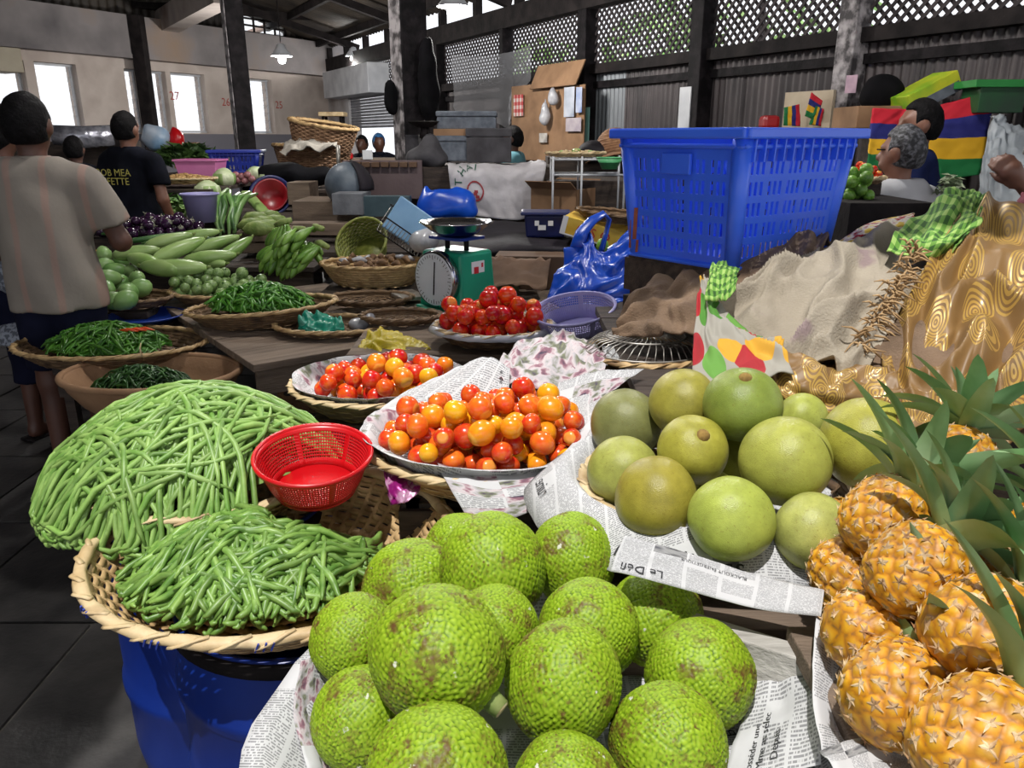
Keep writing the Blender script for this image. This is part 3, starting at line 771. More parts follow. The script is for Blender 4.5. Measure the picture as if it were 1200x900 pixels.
# ================================================================== front stand
MT['board'] = mat('whitewashed_board', srgb(150,146,140), srgb(196,192,186), 6, 0.8, 0.3, 30, stretch=(1,6,6))
def plank_table(name, label, x0, x1, y0, y1, ztop, m, rz=0.0, th=0.03, nb=5, leg=0.06, shelf=None, along='x'):
    cx, cy = (x0+x1)/2, (y0+y1)/2; t = thing(name, label, 'table', (cx, cy, 0), rz); W, D = x1-x0, y1-y0
    for k in range(nb):
        mb = MB()
        if along == 'x': mb.box((0, -D/2+(k+.5)*D/nb, ztop-th/2+random.uniform(-.002, 0)), (W, D/nb-0.006, th))
        else: mb.box((-W/2+(k+.5)*W/nb, 0, ztop-th/2+random.uniform(-.002, 0)), (W/nb-0.006, D, th))
        part('plank', mb, m, t, smooth=False, bevel=0.003)
    for sx_ in (-1, 1):
        for sy_ in (-1, 1):
            mb = MB(); mb.box((sx_*(W/2-leg), sy_*(D/2-leg), (ztop-th)/2), (leg, leg, ztop-th)); part('leg', mb, m, t, smooth=False)
    mb = MB(); mb.box((0, -D/2+leg*0.45, ztop-th-0.05), (W-leg*.5, 0.025, 0.1)); part('apron', mb, m, t, smooth=False)
    return t

FZ = 0.735
# wooden crate under the breadfruit tray
plank_table('produce_stand', 'low wooden stand carrying the breadfruit tray', -0.20, 0.42, 0.42, 1.08, FZ-0.03, M_woodd, nb=5)
btray = basket('cane_tray', 'wide cane tray lined with newspaper under the breadfruit', (0.06, 0.83, FZ-0.022), 0.385, 0.36, 0.075, base=0.86, rings=4, stakes=34, m=M_caned, cat='tray')
def disc_paper(name, label, c, rx, ry, zf, m, lift=0.07, seed=1.0, a0=0, a1=2*PI, over=1.12, texts=(), drop=0.0, amp=0.006):
    # newspaper pressed into a tray: flat over the bottom, up over the rim
    def fn(u, v):
        a = a0+(a1-a0)*u; q = 0.05+v*(over-0.05)
        z = zf + lift*max(0, (min(q, 1.0)-0.78)/0.22)**1.5 - drop*max(0, q-1.0)/max(0.01, over-1)
        rr = 1+0.05*noise.noise(Vector((math.cos(a)*2+seed, math.sin(a)*2, seed)))*q
        return np.array([c[0]+rx*q*rr*math.cos(a), c[1]+ry*q*rr*math.sin(a), z+amp*noise.noise(Vector((math.cos(a)*4*q+seed, math.sin(a)*4*q, 2.0)))+amp])
    t = thing(name, label, 'newspaper', (c[0], c[1], zf))
    mb = MB(); mb.grid(fn, 56, 14); mb.uv = [((p[0]-c[0])*4.2+0.5+seed, (p[1]-c[1])*4.2+0.5) for p in mb.v]; part('sheet', mb, m, t, world=True, solid=0.001, offset=0)
    for s, u0, v0, du, dv in texts:
        mb = MB(); text_on(mb, s, fn, u0, v0, du, dv, 0.003, 1); text_on(mb, s, fn, u0, v0, du, dv, 0.003, -1); part('headline', mb, M_ink, t, world=True, smooth=False)
    return fn
disc_paper('newspaper', 'open newspaper sheet lining the breadfruit tray, dense columns of print', (0.06, 0.83), 0.375, 0.35, FZ-0.004, M_news, 0.07, 3.0, over=1.08, texts=(('posséder', 0.035, 0.62, (0.02,0.0), (0, 0.05)), ('mm as sélec', 0.985, 0.78, (-0.018,0), (0, -0.06))))
# sheet edge standing up on the left of the tray, with print
M_newsl = newsprint('newsprint_blue_red', 26, 3, 0.5, colour=True, seed=11.0)
A = lambda x, y, d: PD(x, y, d)
paper('newspaper', 'colour printed newspaper page standing up between drum and breadfruit tray', [[A(352,775,1.11), A(376,770,1.14), A(400,800,1.15)], [A(345,830,1.06), A(372,835,1.09), A(396,850,1.1)], [A(362,905,1.0), A(385,905,1.02), A(402,905,1.03)]], M_newsl, 14, 14, 0.004, 4, 2.0)

paper('newspaper', 'newspaper with bold rotated headline beside the round breadfruit', [[A(846,910,0.965), A(900,908,0.945), A(962,895,0.92)], [A(868,845,1.06), A(912,835,1.05), A(962,815,1.02)], [A(884,775,1.16), A(920,765,1.15), A(956,750,1.13)]], newsprint('newsprint_column', 30, 3, 0.0, seed=3.0), 18, 20, 0.004, 4, 12.0, texts=(('Mme as sélec', 0.42, 0.05, (0.0, 0.085), (-0.12, 0.0)), ('Depuis', 0.58, 0.1, (0.0, 0.085), (-0.12, 0.0)), ('posséder une', 0.3, 0.02, (0.0, 0.075), (-0.11, 0.0))))
bf = [(513,765,158,0.95,'largest breadfruit, atop the pile, with a cut stem stub'), (660,800,136,1.05,'oval breadfruit in the middle of the pile with brown speckled side'), (820,790,127,1.10,'round smooth breadfruit on bare newspaper beside the pomelo tray'),
      (783,870,136,0.98,'breadfruit with a pale scar across it, below the round one on newspaper'), (577,667,124,1.10,'tall clean breadfruit standing behind the largest one'), (671,655,100,1.28,'oval breadfruit with dark freckled flank next to the pomelo newspaper'),
      (690,737,118,1.17,'breadfruit with a whitish streaked crown behind the speckled oval one'), (768,724,112,1.24,'breadfruit half shaded under the pomelo tray edge'), (416,748,104,1.12,'breadfruit wedged between the bean basket and the largest one'),
      (425,842,120,1.02,'breadfruit with rough brown scarred base next to the upright newspaper'), (512,912,168,0.90,'breadfruit with a grey pitted crown at the front edge of the tray'), (664,925,128,0.90,'low breadfruit at the front edge between two larger ones'),
      (483,690,118,1.15,'breadfruit with dark pitted top, behind the largest one on the bean basket side'), (541,645,88,1.30,'small breadfruit peeping out at the very back of the pile'), (580,738,104,1.06,'breadfruit squeezed behind the largest one and the speckled oval')]
rel = ray_relax([q[:4] for q in bf], FZ+0.004)
bmesh_v = [breadfruit_mesh(s) for s in (1, 2, 3)]
rots = [(R(70), R(25), 0.4), (0.25, 0.1, 1.0), (0.1, -0.2, 2.2), (1.2, 0.4, 0.7), (0.15, 0.1, 3.0), (0.2, -0.15, 4.0), (0.8, 0.9, 5.0), (0.5, 0.3, 1.5), (0.3, 0.2, 2.5), (1.0, -0.5, 3.3), (0.7, 0.2, 0.2), (0.4, 0.8, 4.2), (0.9, 0.1, 1.9), (0.2, 0.5, 5.4), (0.3, 0.3, 2.0)]
for i, (q, rl) in enumerate(zip(bf, rel)):
    p = PD(rl[0], rl[1], rl[3]); r = rl[2]*rl[3]/FPX/2
    t = thing('breadfruit', q[4], 'breadfruit', tuple(p), group='breadfruit on the newspaper tray')
    o = link('rind', bmesh_v[i % 3], M_bread, t); k = r/1.04; sz = 1.0
    o.scale = (k, k, k*(1.0 if i in (0, 4, 5, 1) else 0.93)); o.rotation_euler = rots[i]
    if i == 0:
        d = (PD(577, 822, rl[3]-0.03)-p).normalized(); mb = MB(); mb.tube([d*r*0.86, d*(r+0.02)], [0.016, 0.0125], 10); part('stem', mb, M_stem, t)
        mb = MB(); mb.tube([d*(r+0.0185), d*(r+0.0215)], [0.0118, 0.0105], 10); part('cut_end', mb, M_stemc, t)

# ---- pomelo step: board, tray, newspaper, fruit
PZ0 = 0.865
plank_table('produce_stand', 'taller plank stand with a whitewashed edge carrying pomelos and pineapples', 0.13, 1.05, 1.0, 1.5, PZ0-0.03, M_wood, nb=4)
p0, p1 = PD(885, 700, 1.16), PD(962, 752, 1.02)
mb = MB(); mb.bar((p0.x-0.25, p0.y+0.09, PZ0-0.05), (p1.x+0.1, p1.y-0.0, PZ0-0.05), 0.035, 0.075); solo('board', mb, MT['board'], 'whitewashed board along the edge of the pomelo stand', 'board', smooth=False, bevel=0.003)
ptc = PZ(838, 588, PZ0)
ptray = basket('cane_tray', 'round cane tray lined with newspaper holding the pomelos', (ptc.x, ptc.y, PZ0-0.028), 0.262, 0.23, 0.07, base=0.84, rings=4, stakes=30, m=M_caned, cat='tray')
fnp = disc_paper('newspaper', 'newspaper spread under the pomelos with large headline print over the tray rim', (ptc.x, ptc.y), 0.29, 0.255, PZ0-0.012, M_newsb, 0.085, 6.0, over=1.3, drop=0.075, amp=0.008,
    texts=(('appréhension', 0.735, 1.0-0.06, (-0.018, 0), (0, -0.09)), ('ruine', 0.52, 0.93, (-0.014, 0), (0, -0.09))))
ctrl = [[A(716,668,1.14), A(800,690,1.12), A(880,712,1.10), A(962,722,1.06)], [A(722,650,1.155), A(802,668,1.135), A(885,692,1.115), A(965,700,1.08)], [A(732,628,1.17), A(806,648,1.15), A(888,674,1.135), A(966,690,1.10)]]
paper('newspaper', 'front newspaper flap hanging below the pomelos with the paper name on it', ctrl, M_newsb, 30, 12, 0.003, 5, 9.0, texts=(('Le Défi', 0.24, 0.30, (-0.07, -0.0), (0, -0.28)), ('BLACKOUT ÉNERGÉTIQUE', 0.62, 0.80, (-0.026, 0.0), (0, -0.12))))
pom = [(920,540,108,1.27,(0.52,0.54,0.10),'big speckled pomelo resting on top of the others at the centre of the tray'), (857,608,101,1.27,(0.50,0.58,0.10),'smooth lime green pomelo at the front rim by the newspaper'), (870,474,92,1.38,(0.28,0.36,0.06),'deep green pomelo perched highest on the pile'),
       (1017,520,112,1.30,(0.50,0.48,0.07),'largest yellow pomelo leaning against the gold cloth'), (768,583,99,1.30,(0.42,0.36,0.05),'golden brown pomelo at the tray rim close to the breadfruit'), (730,552,84,1.42,(0.46,0.48,0.10),'pale green pomelo on the tray rim behind the golden brown one'),
       (812,527,84,1.33,(0.47,0.44,0.06),'yellow pomelo showing its scarred stem end'), (733,497,84,1.47,(0.27,0.28,0.09),'dull olive pomelo next to the tomato newspaper'), (800,472,82,1.46,(0.42,0.38,0.06),'yellow ochre pomelo at the back beside the dark green one'),
       (952,622,92,1.28,(0.56,0.58,0.15),'pale pomelo shaded by the big speckled one, next to the pineapples'), (860,535,80,1.45,(0.42,0.44,0.08),'half hidden pomelo under the deep green one'), (940,490,60,1.55,(0.5,0.55,0.1),'small pomelo wedged behind beneath the gold cloth fold'), (835,580,60,1.4,(0.5,0.5,0.1),'buried pomelo showing only its top between the front fruit')]
m, nt, b = newmat('pomelo_skin'); L = nt.links.new
oi = N(nt, 'ShaderNodeObjectInfo'); tc = N(nt, 'ShaderNodeTexCoord')
ad = N(nt, 'ShaderNodeVectorMath', operation='ADD'); L(tc.outputs['Object'], ad.inputs[0]); s5 = N(nt, 'ShaderNodeMath', operation='MULTIPLY'); s5.inputs[1].default_value = 40; L(oi.outputs['Random'], s5.inputs[0]); L(s5.outputs[0], ad.inputs[1])
nz = N(nt, 'ShaderNodeTexNoise', Scale=2.2, Detail=6.0, Roughness=0.65); L(ad.outputs[0], nz.inputs['Vector'])
hs = N(nt, 'ShaderNodeHueSaturation'); L(oi.outputs['Color'], hs.inputs['Color']); mr = N(nt, 'ShaderNodeMapRange'); L(nz.outputs['Fac'], mr.inputs['Value']); mr.inputs['From Min'].default_value = 0.3; mr.inputs['From Max'].default_value = 0.7; mr.inputs['To Min'].default_value = 0.72; mr.inputs['To Max'].default_value = 1.12; L(mr.outputs['Result'], hs.inputs['Value'])
n3 = N(nt, 'ShaderNodeTexNoise', Scale=16.0, Detail=2.0); L(ad.outputs[0], n3.inputs['Vector']); r4 = ramp(nt, [(0.62, (0,0,0)), (0.72, (1,1,1))]); L(n3.outputs['Fac'], r4.inputs['Fac'])
mm = N(nt, 'ShaderNodeMath', operation='MULTIPLY'); L(r4.outputs['Color'], mm.inputs[0]); mm.inputs[1].default_value = 0.4
m4 = N(nt, 'ShaderNodeMix', data_type='RGBA'); L(mm.outputs[0], m4.inputs['Factor']); L(hs.outputs['Color'], m4.inputs['A']); m4.inputs['B'].default_value = (*srgb(110,88,30), 1); L(m4.outputs['Result'], b.inputs['Base Color'])
vb = N(nt, 'ShaderNodeTexVoronoi', Scale=38.0); L(tc.outputs['Object'], vb.inputs['Vector']); bp = N(nt, 'ShaderNodeBump', Strength=0.12, Distance=0.02); L(vb.outputs['Distance'], bp.inputs['Height']); L(bp.outputs['Normal'], b.inputs['Normal'])
b.inputs['Roughness'].default_value = 0.38; b.inputs['Specular IOR Level'].default_value = 0.35
M_pom = m
V5, F5 = ico(5)
def pomelo_mesh(seed):
    lump = np.array([noise.noise(Vector(v)*1.3+Vector((seed*5, 0, 0))) for v in V5])
    dimp = np.exp(-((1-V5[:, 2])/0.012)**1.0)*0.05
    r = 1+0.03*lump-dimp; Vv = V5*r[:, None]; Vv[:, 2] *= 0.93
    me = bpy.data.meshes.new('peel'); me.from_pydata(Vv.tolist(), [], F5); me.shade_smooth(); return me
pv = [pomelo_mesh(s) for s in (1, 2, 3)]
rel = ray_relax([q[:4] for q in pom], PZ0)
M_scar = mat('brown_stem_scar', srgb(150,120,60), srgb(110,84,40), 60, 0.9)
for i, (q, rl) in enumerate(zip(pom, rel)):
    p = PD(rl[0], rl[1], rl[3]); r = rl[2]*rl[3]/FPX/2
    t = thing('pomelo', q[5], 'pomelo', tuple(p), group='pomelos on the newspaper tray')
    o = link('peel', pv[i % 3], M_pom, t); o.scale = (r/1.01,)*3; o.color = (q[4][0]*0.72, q[4][1]*0.72, q[4][2]*0.75, 1)
    e = Vector((random.uniform(-1,1), random.uniform(0.2,1), random.uniform(-.8,.3))).to_track_quat('Z', 'Y').to_euler()
    if i == 2: e = Vector((-0.1, -0.35, 0.9)).to_track_quat('Z', 'Y').to_euler()
    if i == 6: e = Vector((0.12, -0.65, 0.75)).to_track_quat('Z', 'Y').to_euler()
    if i == 3: e = Vector((0.45, -0.5, 0.75)).to_track_quat('Z', 'Y').to_euler()
    o.rotation_euler = e
    mb = MB(); mb.lathe([(0.0, 0.006), (0.007, 0.005), (0.012, 0.0), (0.013, -0.006)], 10); st = part('stem_scar', mb, M_scar, t); st.location = e.to_matrix() @ Vector((0, 0, r*0.90)); st.rotation_euler = e
# ================================================================== pineapples
def pine_body(seed):
    V = V5; P = fib(92, seed, 0.02)
    d1, d2, wh = celled(V, P)
    edge = np.clip((d2-d1)/0.16, 0, 1)
    zz = V[:, 2]; rr = (1-np.abs(zz)**2.5)**(1/2.5); ph = np.arctan2(V[:, 1], V[:, 0])
    r = 1+0.10*(1-(1-edge)**2)
    Vv = np.stack([rr*np.cos(ph)*r, rr*np.sin(ph)*r, zz*1.22*(1+0.03*(r-1))], 1)
    me = bpy.data.meshes.new('flesh_rind'); me.from_pydata(Vv.tolist(), [], F5); me.shade_smooth()
    attr(me, 'edge', edge); attr(me, 'core', np.clip(1-d1/0.12, 0, 1)); attr(me, 'tint', np.random.default_rng(seed).random(len(P))[wh])
    mb = MB()
    for k, q in enumerate(P):
        z = q[2]; rr = (1-abs(z)**2.5)**0.4; a = math.atan2(q[1], q[0])
        c = Vector((rr*math.cos(a)*1.08, rr*math.sin(a)*1.08, z*1.22)); n = Vector((math.cos(a)*max(.25, rr), math.sin(a)*max(.25, rr), z)).normalized()
        up = (Vector((0,0,1))-n*n.z); up = up.normalized() if up.length > .1 else Vector((1,0,0)); sd = n.cross(up)
        for e in range(5):
            a2 = 2*PI*e/5+0.9*k+random.uniform(-.5, .5); w2 = random.uniform(0.05, 0.09); l2 = random.uniform(0.1, 0.25);  v = (up*math.cos(a2)+sd*math.sin(a2)); s2 = v.cross(n)
            mb.add([c+v*0.01+s2*w2, c+v*0.01-s2*w2, c+v*l2+n*random.uniform(0.0, 0.05), c+n*0.035], [(0,1,2), (0,2,3), (1,3,2)])
        t2 = c+up*0.15+n*0.1
        mb.add([c+sd*0.03, c-sd*0.03, t2, c+n*0.05], [(0,1,2), (0,2,3), (1,3,2)])
    return me, mb.mesh('bracts', False)
m, nt, b = newmat('pineapple_rind'); L = nt.links.new
rp = ramp(nt, [(0.0, srgb(132,92,48)), (0.3, srgb(190,124,20)), (1.0, srgb(222,164,34))]); L(at(nt, 'edge'), rp.inputs['Fac'])
m1 = N(nt, 'ShaderNodeMix', data_type='RGBA'); L(rp.outputs['Color'], m1.inputs['A']); m1.inputs['B'].default_value = (*srgb(178,138,84), 1); L(at(nt, 'core'), m1.inputs['Factor'])
hs = N(nt, 'ShaderNodeHueSaturation'); L(m1.outputs['Result'], hs.inputs['Color']); mr = N(nt, 'ShaderNodeMapRange'); L(at(nt, 'tint'), mr.inputs['Value']); mr.inputs['To Min'].default_value = 0.68; mr.inputs['To Max'].default_value = 1.1; L(mr.outputs['Result'], hs.inputs['Value'])
L(hs.outputs['Color'], b.inputs['Base Color']); b.inputs['Roughness'].default_value = 0.5
M_pine = m
M_bract = mat('dry_bract', srgb(210,184,144), srgb(146,104,66), 3, 0.8, per=0.2)
M_crown = mat('pineapple_leaf', srgb(96,138,88), srgb(136,168,120), 9, 0.42, per=0.3, c3=srgb(172,192,154), lo=0.3, hi=0.75)
pbs = [pine_body(s) for s in (5, 6)]
def leaf_mesh(Lg, wd, curl):
    mb = MB()
    def fn(u, v):
        x = (u-0.5)*2; wv = wd*(1-v)**0.6*(0.75+0.6*v if v < .4 else 1)*0.5
        return (x*wv, Lg*v*math.cos(curl*v), Lg*v*math.sin(curl*v)*-1+0.35*abs(x)*wv)
    mb.grid(fn, 4, 10); me = mb.mesh('crown_leaf'); me.materials.append(M_crown); return me
leaves = [leaf_mesh(0.145, 0.058, 0.5), leaf_mesh(0.12, 0.054, 0.7), leaf_mesh(0.17, 0.054, 0.3), leaf_mesh(0.09, 0.036, 0.3)]
pins = [(1035,607,88,1.08,(0.7,0.35,0.62),26,'pineapple with the broad drooping leaf lying across a pomelo'), (1072,668,100,0.99,(0.75,0.25,0.6),22,'pineapple lying on top between two lower ones'), (996,678,84,1.12,(-0.3,0.7,0.65),0,'pineapple with no crown in view, at the pomelo newspaper corner'),
        (1022,742,96,1.02,(0.85,0.15,-0.2),0,'pineapple lying on its side beneath the topmost one'), (1050,812,112,0.92,(0.75,0.5,0.25),12,'pineapple with small green crown on the newspaper edge'), (1150,738,116,0.90,(0.85,0.15,0.45),22,'plump pineapple heaped against the crown leaves'),
        (1150,872,140,0.80,(0.8,0.3,0.5),20,'big pineapple nearest the stand corner'), (984,622,66,1.24,(0.3,0.8,0.4),0,'small pineapple tucked behind beside a pale pomelo'), (1120,545,80,1.22,(0.45,0.5,0.75),26,'pineapple at the back with tall upright leaves before the gold cloth'), (1210,640,96,1.0,(0.6,0.3,0.7),24,'pineapple half hidden under the others with spread leaves')]
NZ = 0.885
rel = ray_relax([q[:4] for q in pins], NZ)
plank_table('produce_stand', 'plank stand under the pineapples with newspaper over it', 0.40, 1.06, 0.50, 0.96, NZ-0.012, M_wood, nb=4)
for i, (q, rl) in enumerate(zip(pins, rel)):
    p = PD(rl[0], rl[1], rl[3]); r = rl[2]*rl[3]/FPX/2/1.06; ax = Vector(q[4]).normalized()
    t = thing('pineapple', q[6], 'pineapple', tuple(p), group='pineapples heaped on the stand'); t.rotation_euler = ax.to_track_quat('Z', 'X').to_euler()
    bd = link('body', pbs[i % 2][0], M_pine, t); bd.scale = (r, r, r); bd.rotation_euler = (0, 0, i*1.1)
    br = link('bracts', pbs[i % 2][1], M_bract, bd); br['kind'] = 'stuff'
    for k in range(q[5]):
        f = k/q[5]; o = bpy.data.objects.new('crown_leaf', leaves[(k*7) % 3] if f < .75 else leaves[3]); COL.objects.link(o); o.parent = t
        el = 0.5+0.95*f; az = k*2.39996+i
        o.location = (0.012*math.cos(az), 0.012*math.sin(az), r*1.2-0.01+0.02*f); o.rotation_euler = Euler((el, 0, az-PI/2), 'XYZ'); s_ = random.uniform(0.8, 1.12); o.scale = (s_, s_, s_)
paper('newspaper', 'newspaper under the pineapples hanging over the stand edge', [[A(958,720,1.07), A(1000,742,1.08), A(1060,700,1.1)], [A(950,800,0.98), A(1000,820,1.0), A(1060,800,1.02)], [A(962,880,0.88), A(1010,880,0.92), A(1080,860,0.96)]], M_newsd, 14, 16, 0.004, 4, 5.0)
paper('newspaper', 'crumpled newspaper at the corner of the pineapple stand', [[A(960,880,0.86), A(1020,862,0.9), A(1080,862,0.92)], [A(975,900,0.83), A(1030,885,0.87), A(1090,885,0.88)], [A(985,940,0.8), A(1040,920,0.83), A(1100,915,0.84)]], M_news, 12, 10, 0.004, 4, 8.0)

# ================================================================== tomatoes
def tomato_mesh(k):
    mb = MB(); el = (1.0, 0.9, 1.12)[k]; n, mrow = 18, 12; vs = []
    for j in range(mrow+1):
        t = PI*j/mrow
        for q in range(n):
            a = 2*PI*q/n; r = math.sin(t)*(1+0.03*math.cos((3+k)*a)); z = math.cos(t)*el
            if t < 0.5: z -= 0.10*(1-t/0.5)**2
            vs.append((r*math.cos(a), r*math.sin(a), z))
    fs = [(j*n+q, (j+1)*n+q, (j+1)*n+(q+1) % n, j*n+(q+1) % n) for j in range(mrow) for q in range(n)]
    mb.add(vs, fs); return mb.mesh('tomato')
m, nt, b = newmat('tomato_skin'); L = nt.links.new
oi = N(nt, 'ShaderNodeObjectInfo'); tc = N(nt, 'ShaderNodeTexCoord'); sx = N(nt, 'ShaderNodeSeparateXYZ'); L(tc.outputs['Object'], sx.inputs[0])
L_ = L; hsv = N(nt, 'ShaderNodeHueSaturation'); L(oi.outputs['Color'], hsv.inputs['Color'])
nz = N(nt, 'ShaderNodeTexNoise', Scale=1.4, Detail=2.0); L(tc.outputs['Object'], nz.inputs['Vector']); mr = N(nt, 'ShaderNodeMapRange'); L(nz.outputs['Fac'], mr.inputs['Value']); mr.inputs['To Min'].default_value = 0.47; mr.inputs['To Max'].default_value = 0.53; L(mr.outputs['Result'], hsv.inputs['Hue'])
rp = ramp(nt, [(0.80, (0,0,0)), (0.9, (1,1,1))]); L(sx.outputs['Z'], rp.inputs['Fac'])
mx = N(nt, 'ShaderNodeMix', data_type='RGBA'); fm = N(nt, 'ShaderNodeMath', operation='MULTIPLY'); fm.inputs[1].default_value = 0.5; L(rp.outputs['Color'], fm.inputs[0]); L(fm.outputs[0], mx.inputs['Factor']); L(hsv.outputs['Color'], mx.inputs['A']); mx.inputs['B'].default_value = (*srgb(240,190,80), 1); L(mx.outputs['Result'], b.inputs['Base Color'])
b.inputs['Roughness'].default_value = 0.22; b.inputs['Specular IOR Level'].default_value = 0.5
M_tom = m; tmeshes = [tomato_mesh(k) for k in range(3)]
for me in tmeshes: me.materials.append(M_tom)
def drop_pile(n, rads, c, rx, ry, floor, tries=40, spread=1.0, keep=6.0):
    out = []
    for k in range(n):
        r = rads[k % len(rads)] if not callable(rads) else rads()
        best = None
        for _ in range(tries):
            a = random.uniform(0, 2*PI); q = math.sqrt(random.random())*spread; x = c[0]+rx*q*math.cos(a); y = c[1]+ry*q*math.sin(a)
            z = floor(x, y)+r
            if out:
                O = np.array(out); d2 = (O[:, 0]-x)**2+(O[:, 1]-y)**2; s = (O[:, 3]+r)**2-d2; ok = s > 0
                if ok.any(): z = max(z, float((O[ok, 2]+np.sqrt(s[ok])).max()))
            cost = z+keep*0.01*q*q
            if best is None or cost < best[0]: best = (cost, x, y, z)
        out.append((best[1], best[2], best[3], r))
    return out
def tomatoes(pile, label, group, cols):
    for k, (x, y, z, r) in enumerate(pile):
        o = bpy.data.objects.new('tomato', tmeshes[k % 3]); COL.objects.link(o); o.location = (x, y, z); o.scale = (r,)*3
        o.rotation_euler = (random.uniform(0, 6), random.uniform(0, 6), random.uniform(0, 6)); o.color = (*random.choice(cols), 1); tag(o, label, 'tomato', group)
RED = [srgb(214,46,20), srgb(222,66,22), srgb(204,38,22), srgb(218,58,28)]; ORG = [srgb(226,104,20), srgb(216,84,20), srgb(232,130,24)]; YEL = [srgb(238,168,16), srgb(240,184,20)]
# basket A on its own crate
TA = PZ(578, 512, 0.86)
def crate(name, label, c, sx_, sy_, h, m_, rz=0.0, rows=3, z0=0.0, cat='crate'):
    t = thing(name, label, cat, (c[0], c[1], z0), rz); th = 0.014
    for k in range(rows):
        zc = (k+0.5)*h/rows; hh = h/rows*0.84
        for s in (-1, 1):
            mb = MB(); mb.box((0, s*(sy_/2-th/2), zc), (sx_, th, hh)); part('slat', mb, m_, t, smooth=False)
            mb = MB(); mb.box((s*(sx_/2-th/2), 0, zc), (th, sy_-2*th, hh)); part('slat', mb, m_, t, smooth=False)
    for sx2 in (-1, 1):
        for sy2 in (-1, 1):
            mb = MB(); mb.box((sx2*(sx_/2-0.03), sy2*(sy_/2-0.03), h/2), (0.03, 0.03, h)); part('corner_post', mb, m_, t, smooth=False)
    for k in range(5):
        mb = MB(); mb.box((-sx_/2+(k+.5)*sx_/5, 0, h-0.006), (sx_/5-0.008, sy_-0.03, 0.012)); part('lid_board', mb, m_, t, smooth=False)
    return t
crate('wooden_crate', 'tall wooden crate under the newspaper lined tomato basket', (TA.x, TA.y+0.03), 0.42, 0.4, TA.z-0.1, M_woodd, rows=5)
basket('cane_basket', 'shallow cane basket under small mixed tomatoes, newspaper draped over its rim', (TA.x, TA.y, TA.z-0.098), 0.30, 0.25, 0.09, base=0.7, rings=6, stakes=30, m=M_cane)
fA = lambda x, y: TA.z-0.062+0.06*min(1.3, ((x-TA.x)/0.28)**2+((y-TA.y)/0.23)**2)
disc_paper('newspaper', 'newspaper pressed into the basket under the small mixed tomatoes', (TA.x, TA.y), 0.295, 0.25, TA.z-0.06, M_newsd, 0.085, 12.0, over=1.06)
pile = drop_pile(112, lambda: random.choice((0.022, 0.024, 0.026, 0.029)), (TA.x-0.01, TA.y-0.03), 0.235, 0.16, fA, keep=3.5)
tomatoes(pile, 'small orange red tomato heaped on newspaper in front of the pomelos', 'small mixed tomatoes on newspaper', [srgb(214,88,30), srgb(206,74,28), srgb(222,104,30), srgb(200,64,26)]*3+[srgb(226,140,26), srgb(230,160,24)]*2)
paper('newspaper', 'newspaper page with large headline rising behind the small tomatoes', [[A(422,520,1.9), A(470,545,1.83), A(520,560,1.78)], [A(425,498,1.96), A(478,495,1.98), A(540,490,1.97)], [A(470,462,2.06), A(525,455,2.08), A(590,470,2.04)], [A(520,440,2.12), A(568,418,2.16), A(598,432,2.12)]], M_news, 26, 22, 0.008, 5, 3.0, texts=(('e de', 0.86, 0.93, (0.02, -0.065), (0.06, 0.02)),))
paper('newspaper', 'newspaper corner hanging down in front of the small tomatoes', [[A(512,542,1.70), A(580,556,1.63), A(650,540,1.67), A(692,490,1.78)], [A(525,568,1.60), A(590,578,1.57), A(665,556,1.62), A(704,500,1.74)], [A(552,614,1.55), A(600,607,1.54), A(640,590,1.58), A(660,566,1.63)]], M_newsc, 28, 16, 0.005, 5, 6.0, texts=(('MODE', 0.66, 0.72, (0.06, 0.03), (0, -0.16)),))
paper('newspaper', 'white newspaper sheet with a colour picture spread beside the olive pomelo', [[A(655,520,1.78), A(690,500,1.8), A(705,480,1.84)], [A(648,480,1.92), A(690,468,1.94), A(722,455,1.95)], [A(655,448,2.02), A(700,435,2.06), A(755,432,2.04)]], M_newsd, 18, 18, 0.006, 4, 7.0)
paper('magazine', 'crumpled magazine pages with colour pictures behind the small tomatoes', [[A(578,440,2.1), A(640,452,2.06), A(705,440,2.1)], [A(588,418,2.2), A(645,420,2.24), A(712,420,2.22)], [A(610,398,2.34), A(660,386,2.4), A(700,402,2.36)]], newsprint('magazine_print', 30, 2, 0.95, colour=True, seed=21.0), 26, 18, 0.016, 5, 4.0, folds=0.03)
# crinkled purple foil wrapper beside the basket
mb = MB(); f0 = spl([[A(448,545,1.74), A(462,550,1.73), A(490,560,1.72)], [A(452,565,1.7), A(468,570,1.68), A(492,575,1.68)], [A(458,592,1.68), A(470,590,1.66), A(478,588,1.66)]])
mb.grid(crump(f0, 0.012, 14, 3.0), 16, 14); solo('sweet_wrapper', mb, mat('purple_foil', srgb(140,24,110), srgb(196,150,180), 30, 0.35, metal=0.3, lo=0.45, hi=0.6), 'crinkled purple wrapper hanging beside the tomato newspaper', 'wrapper', solid=0.001)
